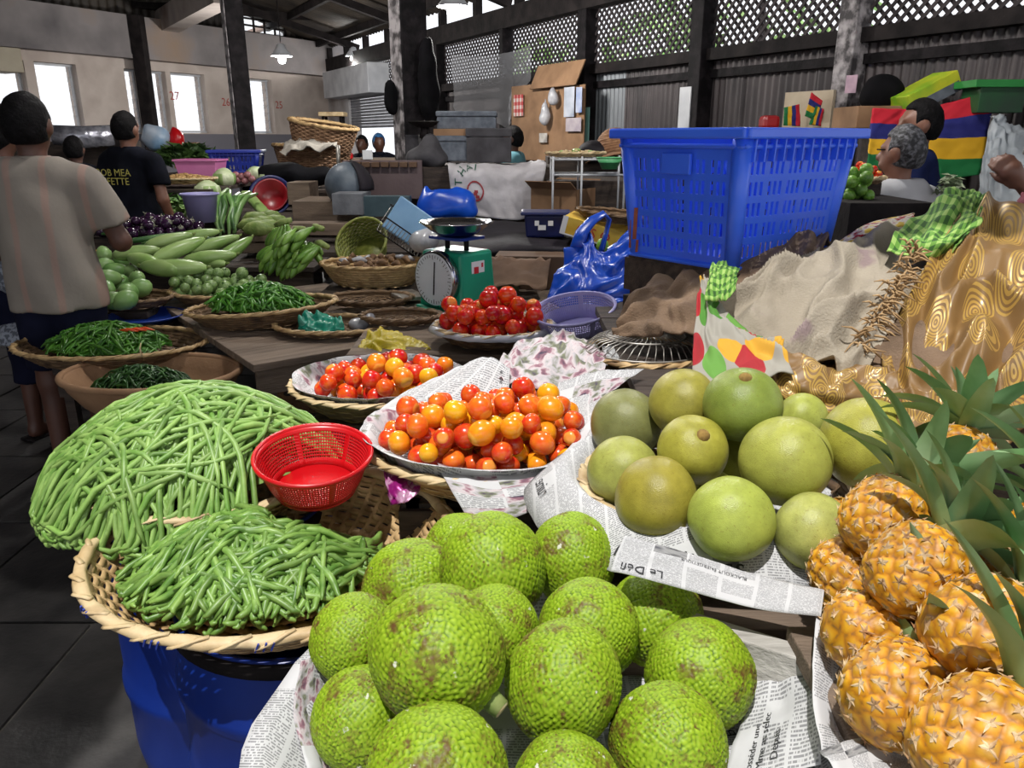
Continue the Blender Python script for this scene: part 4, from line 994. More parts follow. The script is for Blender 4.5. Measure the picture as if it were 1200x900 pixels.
# basket B
TB = PZ(446, 447, 0.79)
basket('cane_basket', 'round cane basket with printed paper lining under glossy orange tomatoes', (TB.x, TB.y, TB.z-0.085), 0.285, 0.25, 0.085, base=0.72, rings=6, stakes=30, m=M_cane)
disc_paper('printed_paper', 'blue and white printed paper lining the glossy orange tomato basket', (TB.x, TB.y), 0.275, 0.24, TB.z-0.05, newsprint('printed_lining', 22, 4, 0.55, colour=True, seed=31.0), 0.07, 15.0, over=1.04)
fB = lambda x, y: TB.z-0.05+0.05*min(1.3, ((x-TB.x)/0.27)**2+((y-TB.y)/0.24)**2)
tomatoes(drop_pile(50, lambda: random.choice((0.027, 0.029, 0.031)), (TB.x+0.03, TB.y-0.05), 0.21, 0.14, fB, keep=3.5), 'glossy orange tomato in the printed paper lined basket', 'glossy orange tomatoes in the round basket', [srgb(206,66,22), srgb(196,50,20), srgb(216,86,24)]*3+[srgb(224,124,24), srgb(230,158,30)])
# pile C
TC = PZ(578, 378, 0.86)
basket('cane_tray', 'low cane tray with white sheet under the ripe red tomatoes', (TC.x, TC.y, TC.z-0.075), 0.225, 0.2, 0.065, base=0.78, rings=4, stakes=26, m=M_caned, cat='tray')
disc_paper('white_sheet', 'white plastic sheet under the ripe red tomatoes', (TC.x, TC.y), 0.225, 0.2, TC.z-0.058, mat('white_plastic_sheet', srgb(190,190,196), srgb(160,160,168), 8, 0.35), 0.06, 18.0, over=1.12, drop=0.03)
fC = lambda x, y: TC.z-0.055+0.03*min(1.3, ((x-TC.x)/0.22)**2+((y-TC.y)/0.2)**2)
tomatoes(drop_pile(38, lambda: random.choice((0.031, 0.034, 0.037)), (TC.x, TC.y), 0.19, 0.14, fC, keep=4), 'ripe red tomato piled on the white sheet beside the green scale', 'ripe red tomatoes beside the scale', RED)

# ================================================================== beans
M_lbean = mat('long_bean_skin', srgb(96,136,56), srgb(140,172,92), 20, 0.45, per=0.2)
M_bean = mat('french_bean_skin', srgb(78,116,44), srgb(128,162,78), 20, 0.42, per=0.25)
M_chil = mat('green_chilli_skin', srgb(38,84,22), srgb(78,128,40), 30, 0.35, per=0.3)
M_child = mat('dark_chilli_skin', srgb(22,58,18), srgb(48,92,30), 30, 0.4, per=0.3)
def bean_pts(c, rx, ry, hz, Ln, curv, head, off, ctr, wob=0.0, n=9, stay=None):
    x, y = ctr; pts = []; a = head; st = Ln/(n-1)
    seg = []
    for k in range(n):
        seg.append((x, y)); x += st*math.cos(a); y += st*math.sin(a); a += curv+random.uniform(-wob, wob)
    mx_ = sum(s[0] for s in seg)/n-ctr[0]; my_ = sum(s[1] for s in seg)/n-ctr[1]
    for k, (x, y) in enumerate(seg):
        x -= mx_; y -= my_
        rho = math.hypot((x-c[0])/rx, (y-c[1])/ry)
        if stay and rho > stay:
            f = stay/rho; x = c[0]+(x-c[0])*f; y = c[1]+(y-c[1])*f; rho = stay
        pts.append((x, y, hz(rho)+off+0.004*math.sin(k*1.3+off*900)))
    return pts
def bean_heap(name, label, group, cat, m_, c, rx, ry, hz, count, extra, Ln, rad, curv, wob, heads, stay=None, n=9, sides=6, bias=0.55, layers=0.022, stems=None, avoid=None):
    for k in range(count+extra):
        a = random.uniform(0, 2*PI); q = random.random()**bias
        ctr = (c[0]+rx*q*math.cos(a)*0.92, c[1]+ry*q*math.sin(a)*0.92)
        off = random.uniform(0.004, layers) if k < count else random.uniform(-0.012, layers*0.5)
        P = bean_pts(c, rx, ry, hz, random.uniform(*Ln), random.choice((-1, 1))*random.uniform(0, curv), heads(a), off, ctr, wob, n, stay)
        while avoid and any((p_[0]-avoid[0])**2+(p_[1]-avoid[1])**2 < avoid[2]**2 for p_ in P):
            a = random.uniform(0, 2*PI); q = random.random()**bias; ctr = (c[0]+rx*q*math.cos(a)*0.92, c[1]+ry*q*math.sin(a)*0.92); P = bean_pts(c, rx, ry, hz, random.uniform(*Ln), random.choice((-1, 1))*random.uniform(0, curv), heads(a), off, ctr, wob, n, stay)
        r = random.uniform(*rad); rr = [r*(0.35 if i in (0, n-1) else (0.8 if i in (1, n-2) else 1.0)*(1+0.08*math.sin(i*2.2+k))) for i in range(n)]
        if k < count:
            mb = MB(); mb.tube(P, rr, sides); o = solo(name, mb, m_, label, cat, group)
        else:
            if k == count: big = MB()
            big.tube(P, rr, 5)
    if extra:
        big.grid(lambda u, v: (c[0]+rx*0.9*v*math.cos(2*PI*u), c[1]+ry*0.9*v*math.sin(2*PI*u), hz(0.9*v)-0.012), 24, 6, wrap=True)
        o = solo(name+'_heap', big, m_, 'remaining '+label+' deeper in the heap', cat, None, kind='stuff')
# blue drums
M_drum = mat('blue_plastic_drum', srgb(14,40,118), srgb(22,56,146), 3, 0.35, 0.05, 10)
M_drumw = mat('scuffed_patch', srgb(120,104,70), srgb(80,74,60), 20, 0.8)
def drum(x, y, r, h, label):
    t = thing('plastic_drum', label, 'drum', (x, y, 0))
    mb = MB(); mb.lathe([(0, 0.0), (r*.93, 0.0), (r*.97, 0.02), (r, 0.08), (r, h*.33), (r*1.03, h*.36), (r*1.03, h*.39), (r, h*.42), (r, h*.7), (r*1.03, h*.73), (r*1.03, h*.76), (r, h*.79), (r, h-0.02), (r*0.98, h), (r*.93, h), (r*.93, h-0.3)], 48); part('shell', mb, M_drum, t)
    mb = MB(); mb.lathe([(r*0.99, h-0.03), (r*1.025, h-0.03), (r*1.025, h-0.005), (r*0.99, h-0.002)], 48); part('rim_band', mb, M_dark, t)
    return t
GB = PZ(322, 632, 0.735)
d1_ = drum(GB.x+0.05, GB.y+0.02, 0.275, 0.615, 'blue plastic drum under the french bean basket')
mb = MB(); q = PD(333, 880, 1.38); v = Vector((q.x-d1_.location.x, q.y-d1_.location.y, 0)); aa = math.atan2(v.y, v.x)
mb.grid(lambda u, w_: ((0.2765)*math.cos(aa+(u-.5)*0.32*(1-.3*math.sin(9*w_))), 0.2765*math.sin(aa+(u-.5)*0.32*(1-.3*math.sin(9*w_))), 0.24+0.1*w_+0.02*math.sin(7*u)), 10, 8); part('scuff', mb, M_drumw, d1_, solid=0.001)
LB = PZ(195, 545, 0.80)
drum(LB.x+0.1, LB.y+0.04, 0.27, 0.69, 'blue plastic drum under the long bean tray')
gb = basket('cane_basket', 'wide cane basket with wrapped rim full of french beans', (GB.x, GB.y, 0.618), 0.375, 0.30, 0.125, base=0.66, rings=11, stakes=56, m=M_cane, tilt=(R(7), R(-1)), rimr=0.014, amp=0.003)
mt_ = gb.matrix_basis if False else Matrix.Translation(gb.location) @ gb.rotation_euler.to_matrix().to_4x4()
M_blue = mat('blue_pen_mark', srgb(40,60,150), rough=0.8)
for a_ in (-1.95, -1.42, -2.45):
    mb = MB()
    for k in range(3): mb.bar((0.39*math.cos(a_+k*.035), 0.315*math.sin(a_+k*.035), 0.115), (0.39*math.cos(a_+.02+k*.035), 0.315*math.sin(a_+.02+k*.035), 0.132), 0.004, 0.003)
    part('pen_mark', mb, M_blue, gb, smooth=False)
qc = PD(367, 560, 1.70); AV = (qc.x, qc.y+0.02, 0.125)
gc = (GB.x-0.035, GB.y-0.015)
hz_g = lambda q: 0.66+0.03*(gc[1]-GB.y)+0.115*max(0, 1-min(q, 1.15)**2) + 0.06*max(0, q-0.75)
bean_heap('french_bean', 'short green french bean heaped in the wide cane basket', 'french beans in the wide basket', 'bean', M_bean, gc, 0.27, 0.205, hz_g, 300, 420, (0.10, 0.145), (0.0058, 0.0078), 0.09, 0.05, lambda a: random.gauss(0.9, 0.7) if random.random() < .6 else random.uniform(0, PI), stay=1.05, n=8, layers=0.03, bias=0.6, avoid=AV)
basket('cane_tray', 'cane tray almost hidden under the long bean heap', (LB.x+0.10, LB.y+0.01, 0.693), 0.26, 0.25, 0.085, base=0.75, rings=6, stakes=32, m=M_cane, cat='tray')
hz_l = lambda q: 0.795+0.155*(1-q*q) if q < 1 else 0.795-(q-1)*0.55
bean_heap('long_bean', 'long pale green bean in the overflowing heap', 'long beans heaped on the tray', 'bean', M_lbean, (LB.x+0.06, LB.y+0.04), 0.325, 0.27, hz_l, 300, 320, (0.32, 0.46), (0.0056, 0.0074), 0.17, 0.17, lambda a: random.gauss(0.2, 0.75), stay=1.16, n=14, layers=0.035, bias=0.5, avoid=AV)

# ---- red colander
def colander(name, label, c, r, h, m_, tilt=(0,0), panels=6, nh=18, rows=9, base=0.72, sy=1.0, rz=0.0, v0=0.18, v1=0.9, rimw=0.012):
    t = thing(name, label, 'colander', tuple(c), rot=(tilt[0], tilt[1], rz)); us = [0.0]; hl = []
    for p in range(panels):
        a = p/panels; w_ = 1/panels; us.append(a+w_*0.1); hl.append(False)
        for k in range(nh):
            us.append(a+w_*(0.1+0.9*(k+0.62)/nh)); hl.append(True); us.append(a+w_*(0.1+0.9*(k+1)/nh)); hl.append(False)
    vv = [0.0, v0]; vl = [False]
    for k in range(rows):
        vv.append(v0+(v1-v0)*(k+0.6)/rows); vl.append(True); vv.append(v0+(v1-v0)*(k+1)/rows); vl.append(False)
    vv.append(1.0); vl.append(False)
    fn = lambda u, v: (r*(base+(1-base)*v**0.8)*math.cos(2*PI*u), sy*r*(base+(1-base)*v**0.8)*math.sin(2*PI*u), h*v)
    part('perforated_bowl', perf(fn, us, vv, lambda i, j: hl[i] and vl[j]), m_, t, solid=0.0025)
    mb = MB(); mb.lathe([(0, 0.002), (r*base*0.98, 0.002), (r*base, 0.0), (r*base, -0.004), (0, -0.004)], 40, sy=sy); part('bottom', mb, m_, t)
    mb = MB(); mb.lathe([(r*0.985, h-0.006), (r*1.05, h-0.004), (r*1.06, h+0.003), (r*1.03, h+0.007), (r*0.985, h+0.004)], 48, sy=sy, close=True); part('rim', mb, m_, t)
    return t
M_redp = mat('red_plastic', srgb(196,18,26), srgb(178,14,22), 3, 0.3)
M_purp = mat('lilac_plastic', srgb(150,146,196), srgb(164,160,206), 3, 0.35)
q = PD(367, 560, 1.70); colander('colander', 'red plastic colander resting on the back of the french bean basket', (q.x, q.y+0.02, q.z-0.03), 0.124, 0.085, M_redp, (R(9), R(2)))
q = PZ(677, 388, 0.84); colander('colander', 'lilac plastic colander tilted beside the ripe red tomatoes', (q.x, q.y+0.04, 0.83), 0.155, 0.095, M_purp, (R(10), R(-9)), panels=5, nh=20, rows=4, v0=0.55, v1=0.93, base=0.8)
# ================================================================== cloth pile and blue crate
def weave_mat(name, c1, c2, c3=None, scale=5, rough=0.9, fine=160, stain=None, sheen=0.0):
    m = mat(name, c1, c2, scale, rough, 0.35, fine, c3=c3, lo=0.3, hi=0.7); return m
M_burl = weave_mat('burlap', srgb(92,74,58), srgb(120,98,78), srgb(76,58,46))
m = weave_mat('stained_linen', srgb(142,132,116), srgb(172,162,146), scale=4); nt = m.node_tree; b = nt.nodes['Principled BSDF']; L = nt.links.new
nz = N(nt, 'ShaderNodeTexNoise', Scale=7.0, Detail=4.0); tc = [n for n in nt.nodes if n.type == 'TEX_COORD'][0]; L(tc.outputs['Object'], nz.inputs['Vector']); r_ = ramp(nt, [(0.6, (0,0,0)), (0.68, (1,1,1))]); L(nz.outputs['Fac'], r_.inputs['Fac'])
old = b.inputs['Base Color'].links[0].from_socket; mx = N(nt, 'ShaderNodeMix', data_type='RGBA'); f_ = N(nt, 'ShaderNodeMath', operation='MULTIPLY'); f_.inputs[1].default_value = 0.55; L(r_.outputs['Color'], f_.inputs[0]); L(f_.outputs[0], mx.inputs['Factor']); L(old, mx.inputs['A']); mx.inputs['B'].default_value = (*srgb(120,90,108), 1); L(mx.outputs['Result'], b.inputs['Base Color'])
M_linen = m
# gold brocade: swirled rings of bright thread on tan
m, nt, b = newmat('gold_brocade'); L = nt.links.new
tc = N(nt, 'ShaderNodeTexCoord'); mp = N(nt, 'ShaderNodeMapping'); L(tc.outputs['UV'], mp.inputs['Vector'])
vo = N(nt, 'ShaderNodeTexVoronoi', Scale=4.2); vo.voronoi_dimensions = '2D'; vo.inputs['Randomness'].default_value = 0.75; L(mp.outputs[0], vo.inputs['Vector'])
wn = N(nt, 'ShaderNodeTexNoise', Scale=5.0, Detail=1.0); L(mp.outputs[0], wn.inputs['Vector'])
ma = N(nt, 'ShaderNodeMath', operation='MULTIPLY_ADD'); L(wn.outputs['Fac'], ma.inputs[0]); ma.inputs[1].default_value = 0.45; L(vo.outputs['Distance'], ma.inputs[2])
ml = N(nt, 'ShaderNodeMath', operation='MULTIPLY'); L(ma.outputs[0], ml.inputs[0]); ml.inputs[1].default_value = 80.0
sn = N(nt, 'ShaderNodeMath', operation='SINE'); L(ml.outputs[0], sn.inputs[0]); g1 = N(nt, 'ShaderNodeMath', operation='GREATER_THAN'); L(sn.outputs[0], g1.inputs[0]); g1.inputs[1].default_value = -0.1
l1 = N(nt, 'ShaderNodeMath', operation='LESS_THAN'); L(vo.outputs['Distance'], l1.inputs[0]); l1.inputs[1].default_value = 0.42
an = N(nt, 'ShaderNodeMath', operation='MULTIPLY'); L(g1.outputs[0], an.inputs[0]); L(l1.outputs[0], an.inputs[1])
mx = N(nt, 'ShaderNodeMix', data_type='RGBA'); L(an.outputs[0], mx.inputs['Factor']); mx.inputs['A'].default_value = (*srgb(124,94,54), 1); mx.inputs['B'].default_value = (*srgb(184,150,78), 1); L(mx.outputs['Result'], b.inputs['Base Color'])
mr = N(nt, 'ShaderNodeMapRange'); L(an.outputs[0], mr.inputs['Value']); mr.inputs['To Min'].default_value = 0.5; mr.inputs['To Max'].default_value = 0.32; L(mr.outputs['Result'], b.inputs['Roughness']); L(an.outputs[0], (mm := N(nt, 'ShaderNodeMath', operation='MULTIPLY')).inputs[0]); mm.inputs[1].default_value = 0.22; L(mm.outputs[0], b.inputs['Metallic'])
M_gold = m
def gingham(name, c1, c2, c3, sc_):
    m, nt, b = newmat(name); L = nt.links.new
    tc = N(nt, 'ShaderNodeTexCoord'); sx = N(nt, 'ShaderNodeSeparateXYZ'); L(tc.outputs['UV'], sx.inputs[0]); o = []
    for ax in ('X', 'Y'):
        a = N(nt, 'ShaderNodeMath', operation='MULTIPLY'); L(sx.outputs[ax], a.inputs[0]); a.inputs[1].default_value = sc_
        f = N(nt, 'ShaderNodeMath', operation='FRACT'); L(a.outputs[0], f.inputs[0]); g = N(nt, 'ShaderNodeMath', operation='GREATER_THAN'); L(f.outputs[0], g.inputs[0]); g.inputs[1].default_value = 0.5; o.append(g.outputs[0])
    ad = N(nt, 'ShaderNodeMath', operation='ADD'); L(o[0], ad.inputs[0]); L(o[1], ad.inputs[1]); dv = N(nt, 'ShaderNodeMath', operation='MULTIPLY'); L(ad.outputs[0], dv.inputs[0]); dv.inputs[1].default_value = 0.5
    rp = ramp(nt, [(0.0, c1), (0.5, c2), (1.0, c3)]); L(dv.outputs[0], rp.inputs['Fac']); L(rp.outputs['Color'], b.inputs['Base Color']); b.inputs['Roughness'].default_value = 0.85
    return m
M_ging = gingham('green_gingham', srgb(150,182,96), srgb(98,144,56), srgb(50,88,34), 11)
m, nt, b = newmat('fruit_print_cotton'); L = nt.links.new
tc = N(nt, 'ShaderNodeTexCoord'); vo = N(nt, 'ShaderNodeTexVoronoi', Scale=3.4); vo.voronoi_dimensions = '2D'; L(tc.outputs['UV'], vo.inputs['Vector'])
sp_ = N(nt, 'ShaderNodeSeparateColor'); L(vo.outputs['Color'], sp_.inputs[0]); rp = ramp(nt, [(0.0, srgb(150,16,28)), (0.3, srgb(70,124,40)), (0.55, srgb(200,150,40)), (0.7, srgb(96,146,60)), (0.86, srgb(160,26,34))], 'CONSTANT'); L(sp_.outputs[0], rp.inputs['Fac'])
l1 = N(nt, 'ShaderNodeMath', operation='LESS_THAN'); L(vo.outputs['Distance'], l1.inputs[0]); l1.inputs[1].default_value = 0.44
mx = N(nt, 'ShaderNodeMix', data_type='RGBA'); L(l1.outputs[0], mx.inputs['Factor']); mx.inputs['A'].default_value = (*srgb(150,146,136), 1); L(rp.outputs['Color'], mx.inputs['B']); L(mx.outputs['Result'], b.inputs['Base Color']); b.inputs['Roughness'].default_value = 0.8
M_fruit = m
def cloth(name, label, rows, m_, nu=70, nv=70, amp=0.012, freq=4, seed=1.0, folds=0.03, ff=5, fd=0.6, sharp=1.0, cat='cloth', thick=0.003, uvs=None):
    mb = MB(); mb.grid(crump(spl([[A(*q) for q in r] for r in rows]), amp, freq, seed, folds, ff, fd, sharp), nu, nv)
    if uvs: mb.uv = [(u*uvs[0], v*uvs[1]) for u, v in mb.uv]
    return solo(name, mb, m_, label, cat, solid=thick)
T5Z = 0.93
plank_table('produce_stand', 'broad plank table under the heap of cloths and the blue crate', 0.32, 1.62, 1.52, 2.9, T5Z, M_woodd, nb=7)
cloth('burlap_sack', 'rough brown burlap sack lying in front of the blue plastic crate', [[(716,392,2.3), (770,392,2.2), (830,385,2.1), (900,360,2.05)], [(730,365,2.35), (790,348,2.27), (850,338,2.17), (930,318,2.12)], [(758,338,2.4), (820,314,2.33), (880,302,2.27), (960,302,2.2)], [(790,322,2.52), (850,302,2.46), (922,272,2.42), (968,285,2.35)], [(800,330,2.7), (855,315,2.6), (925,280,2.55), (975,290,2.5)]], M_burl, amp=0.02, freq=6, seed=2.0, folds=0.035, ff=4, fd=1.0, thick=0.006, cat='sack')
mb = MB(); fb = spl([[A(768,372,2.2), A(800,372,2.12)], [A(770,352,2.24), A(805,346,2.18)]])
cloth('linen_cloth', 'crumpled stained beige linen cloth spread over the covered goods', [[(842,398,1.84), (900,424,1.74), (960,414,1.69), (1012,446,1.63)], [(836,362,1.93), (905,378,1.86), (965,376,1.8), (1032,402,1.74)], [(856,335,2.04), (920,328,2.02), (985,328,1.96), (1062,350,1.88)], [(890,322,2.12), (945,312,2.12), (1010,294,2.10), (1088,308,2.0)], [(908,316,2.22), (960,304,2.22), (1030,274,2.26), (1096,272,2.2)]], M_linen, 90, 90, amp=0.02, freq=5, seed=3.0, folds=0.085, ff=3.2, fd=2.3, sharp=2.0)
cloth('brocade_cloth', 'gold brocade curtain with swirled rings draped down behind the pineapples', [[(1092,530,1.42), (1130,520,1.43), (1170,515,1.43), (1230,505,1.42), (1330,545,1.42)], [(1042,462,1.60), (1098,446,1.58), (1150,436,1.58), (1230,436,1.56), (1345,500,1.56)], [(1036,396,1.75), (1098,382,1.75), (1150,372,1.75), (1235,372,1.7), (1350,450,1.7)], [(1062,330,1.95), (1110,312,1.95), (1160,308,1.92), (1240,312,1.88), (1350,405,1.86)], [(1102,274,2.15), (1130,250,2.2), (1165,244,2.2), (1235,268,2.1), (1345,370,2.08)]], M_gold, 110, 90, amp=0.02, freq=4, seed=5.0, folds=0.085, ff=3.2, fd=0.35, sharp=1.6, uvs=(1.3, 1.35))
cloth('brocade_cloth', 'gold brocade roll lying along the back of the pomelos', [[(898,462,1.60), (950,480,1.57), (1000,490,1.55), (1062,500,1.52)], [(902,442,1.62), (950,450,1.58), (1000,452,1.58), (1056,464,1.55)], [(906,428,1.70), (950,424,1.69), (1005,436,1.66), (1050,442,1.62)], [(915,424,1.78), (955,420,1.78), (1010,432,1.74), (1052,436,1.7)]], M_gold, 50, 30, amp=0.012, freq=4, seed=6.0, folds=0.03, ff=3, fd=0.4, uvs=(1.0, 0.5))
cloth('gingham_cloth', 'bright green gingham cloth bundle on top of the heap', [[(1040,290,2.05), (1075,302,2.0), (1108,298,2.0), (1125,285,2.02)], [(1058,262,2.16), (1090,272,2.06), (1130,266,2.05), (1146,255,2.1)], [(1095,238,2.28), (1118,232,2.22), (1140,238,2.2), (1152,240,2.22)], [(1110,232,2.4), (1125,226,2.4), (1140,228,2.38), (1155,236,2.36)]], M_ging, 40, 40, amp=0.02, freq=4, seed=7.0, folds=0.03, ff=2.5, fd=0.8)
cloth('gingham_cloth', 'small green gingham corner sticking out beside the fruit print', [[(826,350,1.92), (845,352,1.9), (862,340,1.92)], [(828,326,1.99), (846,322,1.97), (864,322,2.0)], [(834,312,2.1), (850,309,2.1), (866,316,2.1)]], gingham('green_gingham_small', srgb(150,182,96), srgb(98,144,56), srgb(50,88,34), 6), 20, 20, amp=0.01, freq=4, seed=8.0, folds=0.015)
cloth('fruit_print_cloth', 'cotton cloth printed with red and green fruit, hanging in front of the linen', [[(812,445,1.64), (850,450,1.60), (890,446,1.58), (930,440,1.58)], [(811,418,1.74), (842,416,1.72), (884,412,1.68), (922,420,1.64)], [(813,385,1.86), (834,386,1.82), (868,394,1.78), (908,410,1.72)], [(818,345,1.98), (830,352,1.94), (852,378,1.86), (896,402,1.78)], [(824,322,2.06), (832,330,2.02), (850,365,1.94), (890,396,1.86)]], M_fruit, 50, 50, amp=0.01, freq=3, seed=9.0, folds=0.03, ff=2.5, fd=0.9, sharp=1.0)
m_rib = mat('striped_ribbon', srgb(160,20,30), srgb(220,214,200), 30, 0.8, c3=srgb(216,180,60), lo=0.42, hi=0.6)
cloth('striped_cloth', 'red, white and yellow striped cloth edge along the far side of the linen', [[(930,318,2.22), (975,296,2.24), (1020,272,2.26), (1075,262,2.24)], [(928,308,2.26), (975,286,2.30), (1022,262,2.33), (1070,250,2.3)], [(940,306,2.36), (980,286,2.4), (1025,262,2.42), (1072,250,2.4)]], m_rib, 40, 10, amp=0.006, folds=0.0, seed=4.0)
# burlap fringe between linen and gold
mb = MB()
for k in range(150):
    f = random.random(); p = A(1075-70*f+random.uniform(-8, 8), 290+120*f+random.uniform(-10, 10), 1.99-0.25*f)
    d = Vector((random.uniform(-1, 1), random.uniform(-1, 0.3), random.uniform(-.6, .5)))*0.05
    mb.tube([p, p+d*0.5+Vector((0,0,.006)), p+d], [0.003, 0.0028, 0.001], 4)
solo('burlap_fringe', mb, mat('jute_thread', srgb(146,116,80), srgb(176,146,106), 30, 0.9), 'frayed jute fringe between the linen and the gold brocade', 'fringe', kind='stuff')
# hidden goods that carry the cloths
def mound(name, label, items, m_, h=0.02, k=0.05):
    fs = [ell(tuple(c), r) for c, r in items]; P = np.array([tuple(c) for c, r in items]); Rr = np.array([r for c, r in items])
    mb = nets(union(fs, k), (P-Rr).min(0), (P+Rr).max(0), h); return solo(name, mb, m_, label, 'sack')
mound('stuffed_sack', 'stuffed jute sack under the linen and the gold cloth', [(Vector((0.75, 1.95, 1.0)), (0.22, 0.25, 0.10)), (Vector((0.98, 1.85, 1.02)), (0.2, 0.28, 0.11)), (Vector((1.12, 1.75, 1.0)), (0.18, 0.25, 0.12)), (Vector((1.15, 2.1, 1.08)), (0.2, 0.2, 0.14))], M_burl)
# ---- blue crate
M_bcr = mat('blue_crate_plastic', srgb(54,102,244), srgb(62,114,252), 3, 0.35, 0.03, 20)
def slot_crate(name, label, loc, rz, sx_, sy_, h, m_, taper=0.88, rows=5, groups=5, per=3, rim=0.028, z_top=0.13, handle=True):
    t = thing(name, label, 'crate', tuple(loc), rz)
    vv = [0.0, 0.08]; vl = [False]
    for k in range(rows):
        a = 0.08+0.78*k/rows; vv += [a+0.78/rows*0.66, a+0.78/rows]; vl += [True, False]
    vv.append(1.0); vl.append(False)
    us = [0.0, 0.07]; ul = [False]
    for g in range(groups):
        for q in range(per):
            a = 0.07+0.86*(g+(q+0.15)/(per+0.55))/groups; w_ = 0.86/groups*0.5/(per+0.55)
            us += [a+w_*0.0+1e-4, a+w_]; ul += [False, True]
    us.append(1.0); ul.append(False)
    for side in range(4):
        def fn(u, v, side=side):
            k = taper+(1-taper)*v; x, y = sx_/2*k, sy_/2*k; e = (u*2-1)
            return {0: (e*x, -y, h*v), 1: (x, e*y, h*v), 2: (-e*x, y, h*v), 3: (-x, -e*y, h*v)}[side]
        blk = lambda i, j: ul[i] and vl[j] and not (handle and side == 3 and j >= len(vl)-3 and 0.36 < us[i] < 0.6)
        part('side_panel', perf(fn, us, vv, blk), m_, t, smooth=False, solid=0.005)
    for cx in (-1, 1):
        for cy in (-1, 1):
            mb = MB(); r0 = 0.03
            pts = [(cx*(sx_/2*(taper+(1-taper)*v)-0.012), cy*(sy_/2*(taper+(1-taper)*v)-0.012), h*v) for v in (0, .5, 1)]
            mb.tube(pts, [0.022, 0.026, 0.03], 12); part('corner_post', mb, m_, t)
    for z, o_ in ((h, rim), (h-0.035, 0.010), (0.0, 0.004)):
        k = taper+(1-taper)*z/h; mb = MB(); x, y = sx_/2*k+o_, sy_/2*k+o_
        for a, c in (((-x, -y), (x, -y)), ((x, -y), (x, y)), ((x, y), (-x, y)), ((-x, y), (-x, -y))):
            mb.bar((*a, z), (*c, z), 0.022 if z == h else 0.014, 0.03 if z == h else 0.014)
        part('rim' if z == h else 'band', mb, m_, t, smooth=False, bevel=0.006)
    for side in range(12):
        mb = MB(); e = -0.9+side*0.164
        mb.bar((e*sx_/2, -sy_/2*0.985-0.012, h-0.075), (e*sx_/2, -sy_/2-0.012, h-0.01), 0.006, 0.02); part('rib', mb, m_, t, smooth=False)
    mb = MB(); mb.box((0, 0, 0.006), (sx_*taper-0.01, sy_*taper-0.01, 0.01)); part('bottom', mb, m_, t, smooth=False)
    if handle:
        mb = MB(); mb.box((-sx_/2-0.006, 0, h-0.085), (0.012, sy_*0.24, 0.06)); part('label_plate', mb, m_, t, smooth=False, bevel=0.003)
    return t
e1 = Vector((0.80, 0.60, 0)); e2 = Vector((-0.60, 0.80, 0)); nb_ = PD(858, 316, 2.22); tp = 0.88; SX, SY = 0.54, 0.46
cc = nb_+e1*(SX*tp/2)+e2*(SY*tp/2)
slot_crate('plastic_crate', 'large bright blue slotted plastic crate on top of the covered goods', (cc.x, cc.y, nb_.z), math.atan2(0.6, 0.8), SX, SY, 0.375, M_bcr)
mb = MB(); q = nb_+e2*0.41-Vector((0.005,0.012,0))
for (dx, z0, z1, w_) in ((0.0, 0.02, 0.11, 0.008), (0.018, 0.05, 0.15, 0.012), (0.03, 0.01, 0.05, 0.008)): mb.bar(q-e2*dx+Vector((0,-0.004,z0)), q-e2*dx+Vector((0,-0.012,z1)), w_, 0.002)
solo('rust_smear', mb, mat('rusty_brown_stain', srgb(120,60,40), srgb(150,84,60), 30, 0.9), 'brown rusty smear on the blue crate side', 'stain', smooth=False)
crate('wooden_crate', 'slatted wooden crate carrying the blue plastic crate', (cc.x, cc.y), 0.5, 0.44, nb_.z-T5Z-0.002, M_woodd, math.atan2(0.6, 0.8), rows=2, z0=T5Z)
# ---- wire cover on a dark basket
WB = PZ(756, 412, 0.93)
basket('cane_basket', 'dark old cane basket under the round wire cover', (WB.x, WB.y, WB.z-0.09), 0.185, 0.165, 0.09, base=0.8, rings=6, stakes=28, m=M_caned, mr=M_cane)
wt_ = thing('wire_cover', 'round wire cover of fine radial wires on the dark basket', 'wire cover', (WB.x, WB.y+0.005, WB.z+0.012))
M_wire = mat('steel_wire', srgb(170,166,160), srgb(130,126,120), 20, 0.4, metal=0.7)
mb = MB()
for k in range(44):
    a = 2*PI*k/44; mb.tube([(0.185*math.cos(a), 0.165*math.sin(a), 0.0), (0.15*math.cos(a+.06), 0.135*math.sin(a+.06), 0.028), (0.09*math.cos(a+.18), 0.08*math.sin(a+.18), 0.042), (0.035*math.cos(a+.4), 0.03*math.sin(a+.4), 0.046)], 0.0018, 5)
part('radial_wires', mb, M_wire, wt_, stuff=True)
for rr, z in ((0.186, 0.0), (0.12, 0.037), (0.036, 0.047)):
    mb = MB(); mb.tube([(rr*math.cos(2*PI*k/40), rr*0.89*math.sin(2*PI*k/40), z) for k in range(41)], 0.003, 6, cap=False); part('hoop', mb, M_wire, wt_)
mb = MB(); mb.grid(lambda u, v: (WB.x-0.12+0.24*u, WB.y-0.09+0.2*v, WB.z-0.012+0.012*noise.noise(Vector((u*3, v*3, 0)))), 10, 10); solo('paper_sheet', mb, M_newsb, 'torn newspaper sheet lying inside the wire covered basket', 'newspaper', solid=0.001)
plank_table('trestle_table', 'low trestle under the dark basket and lilac colander', 0.22, 0.86, 2.25, 3.6, 0.825, M_woodd, nb=4)

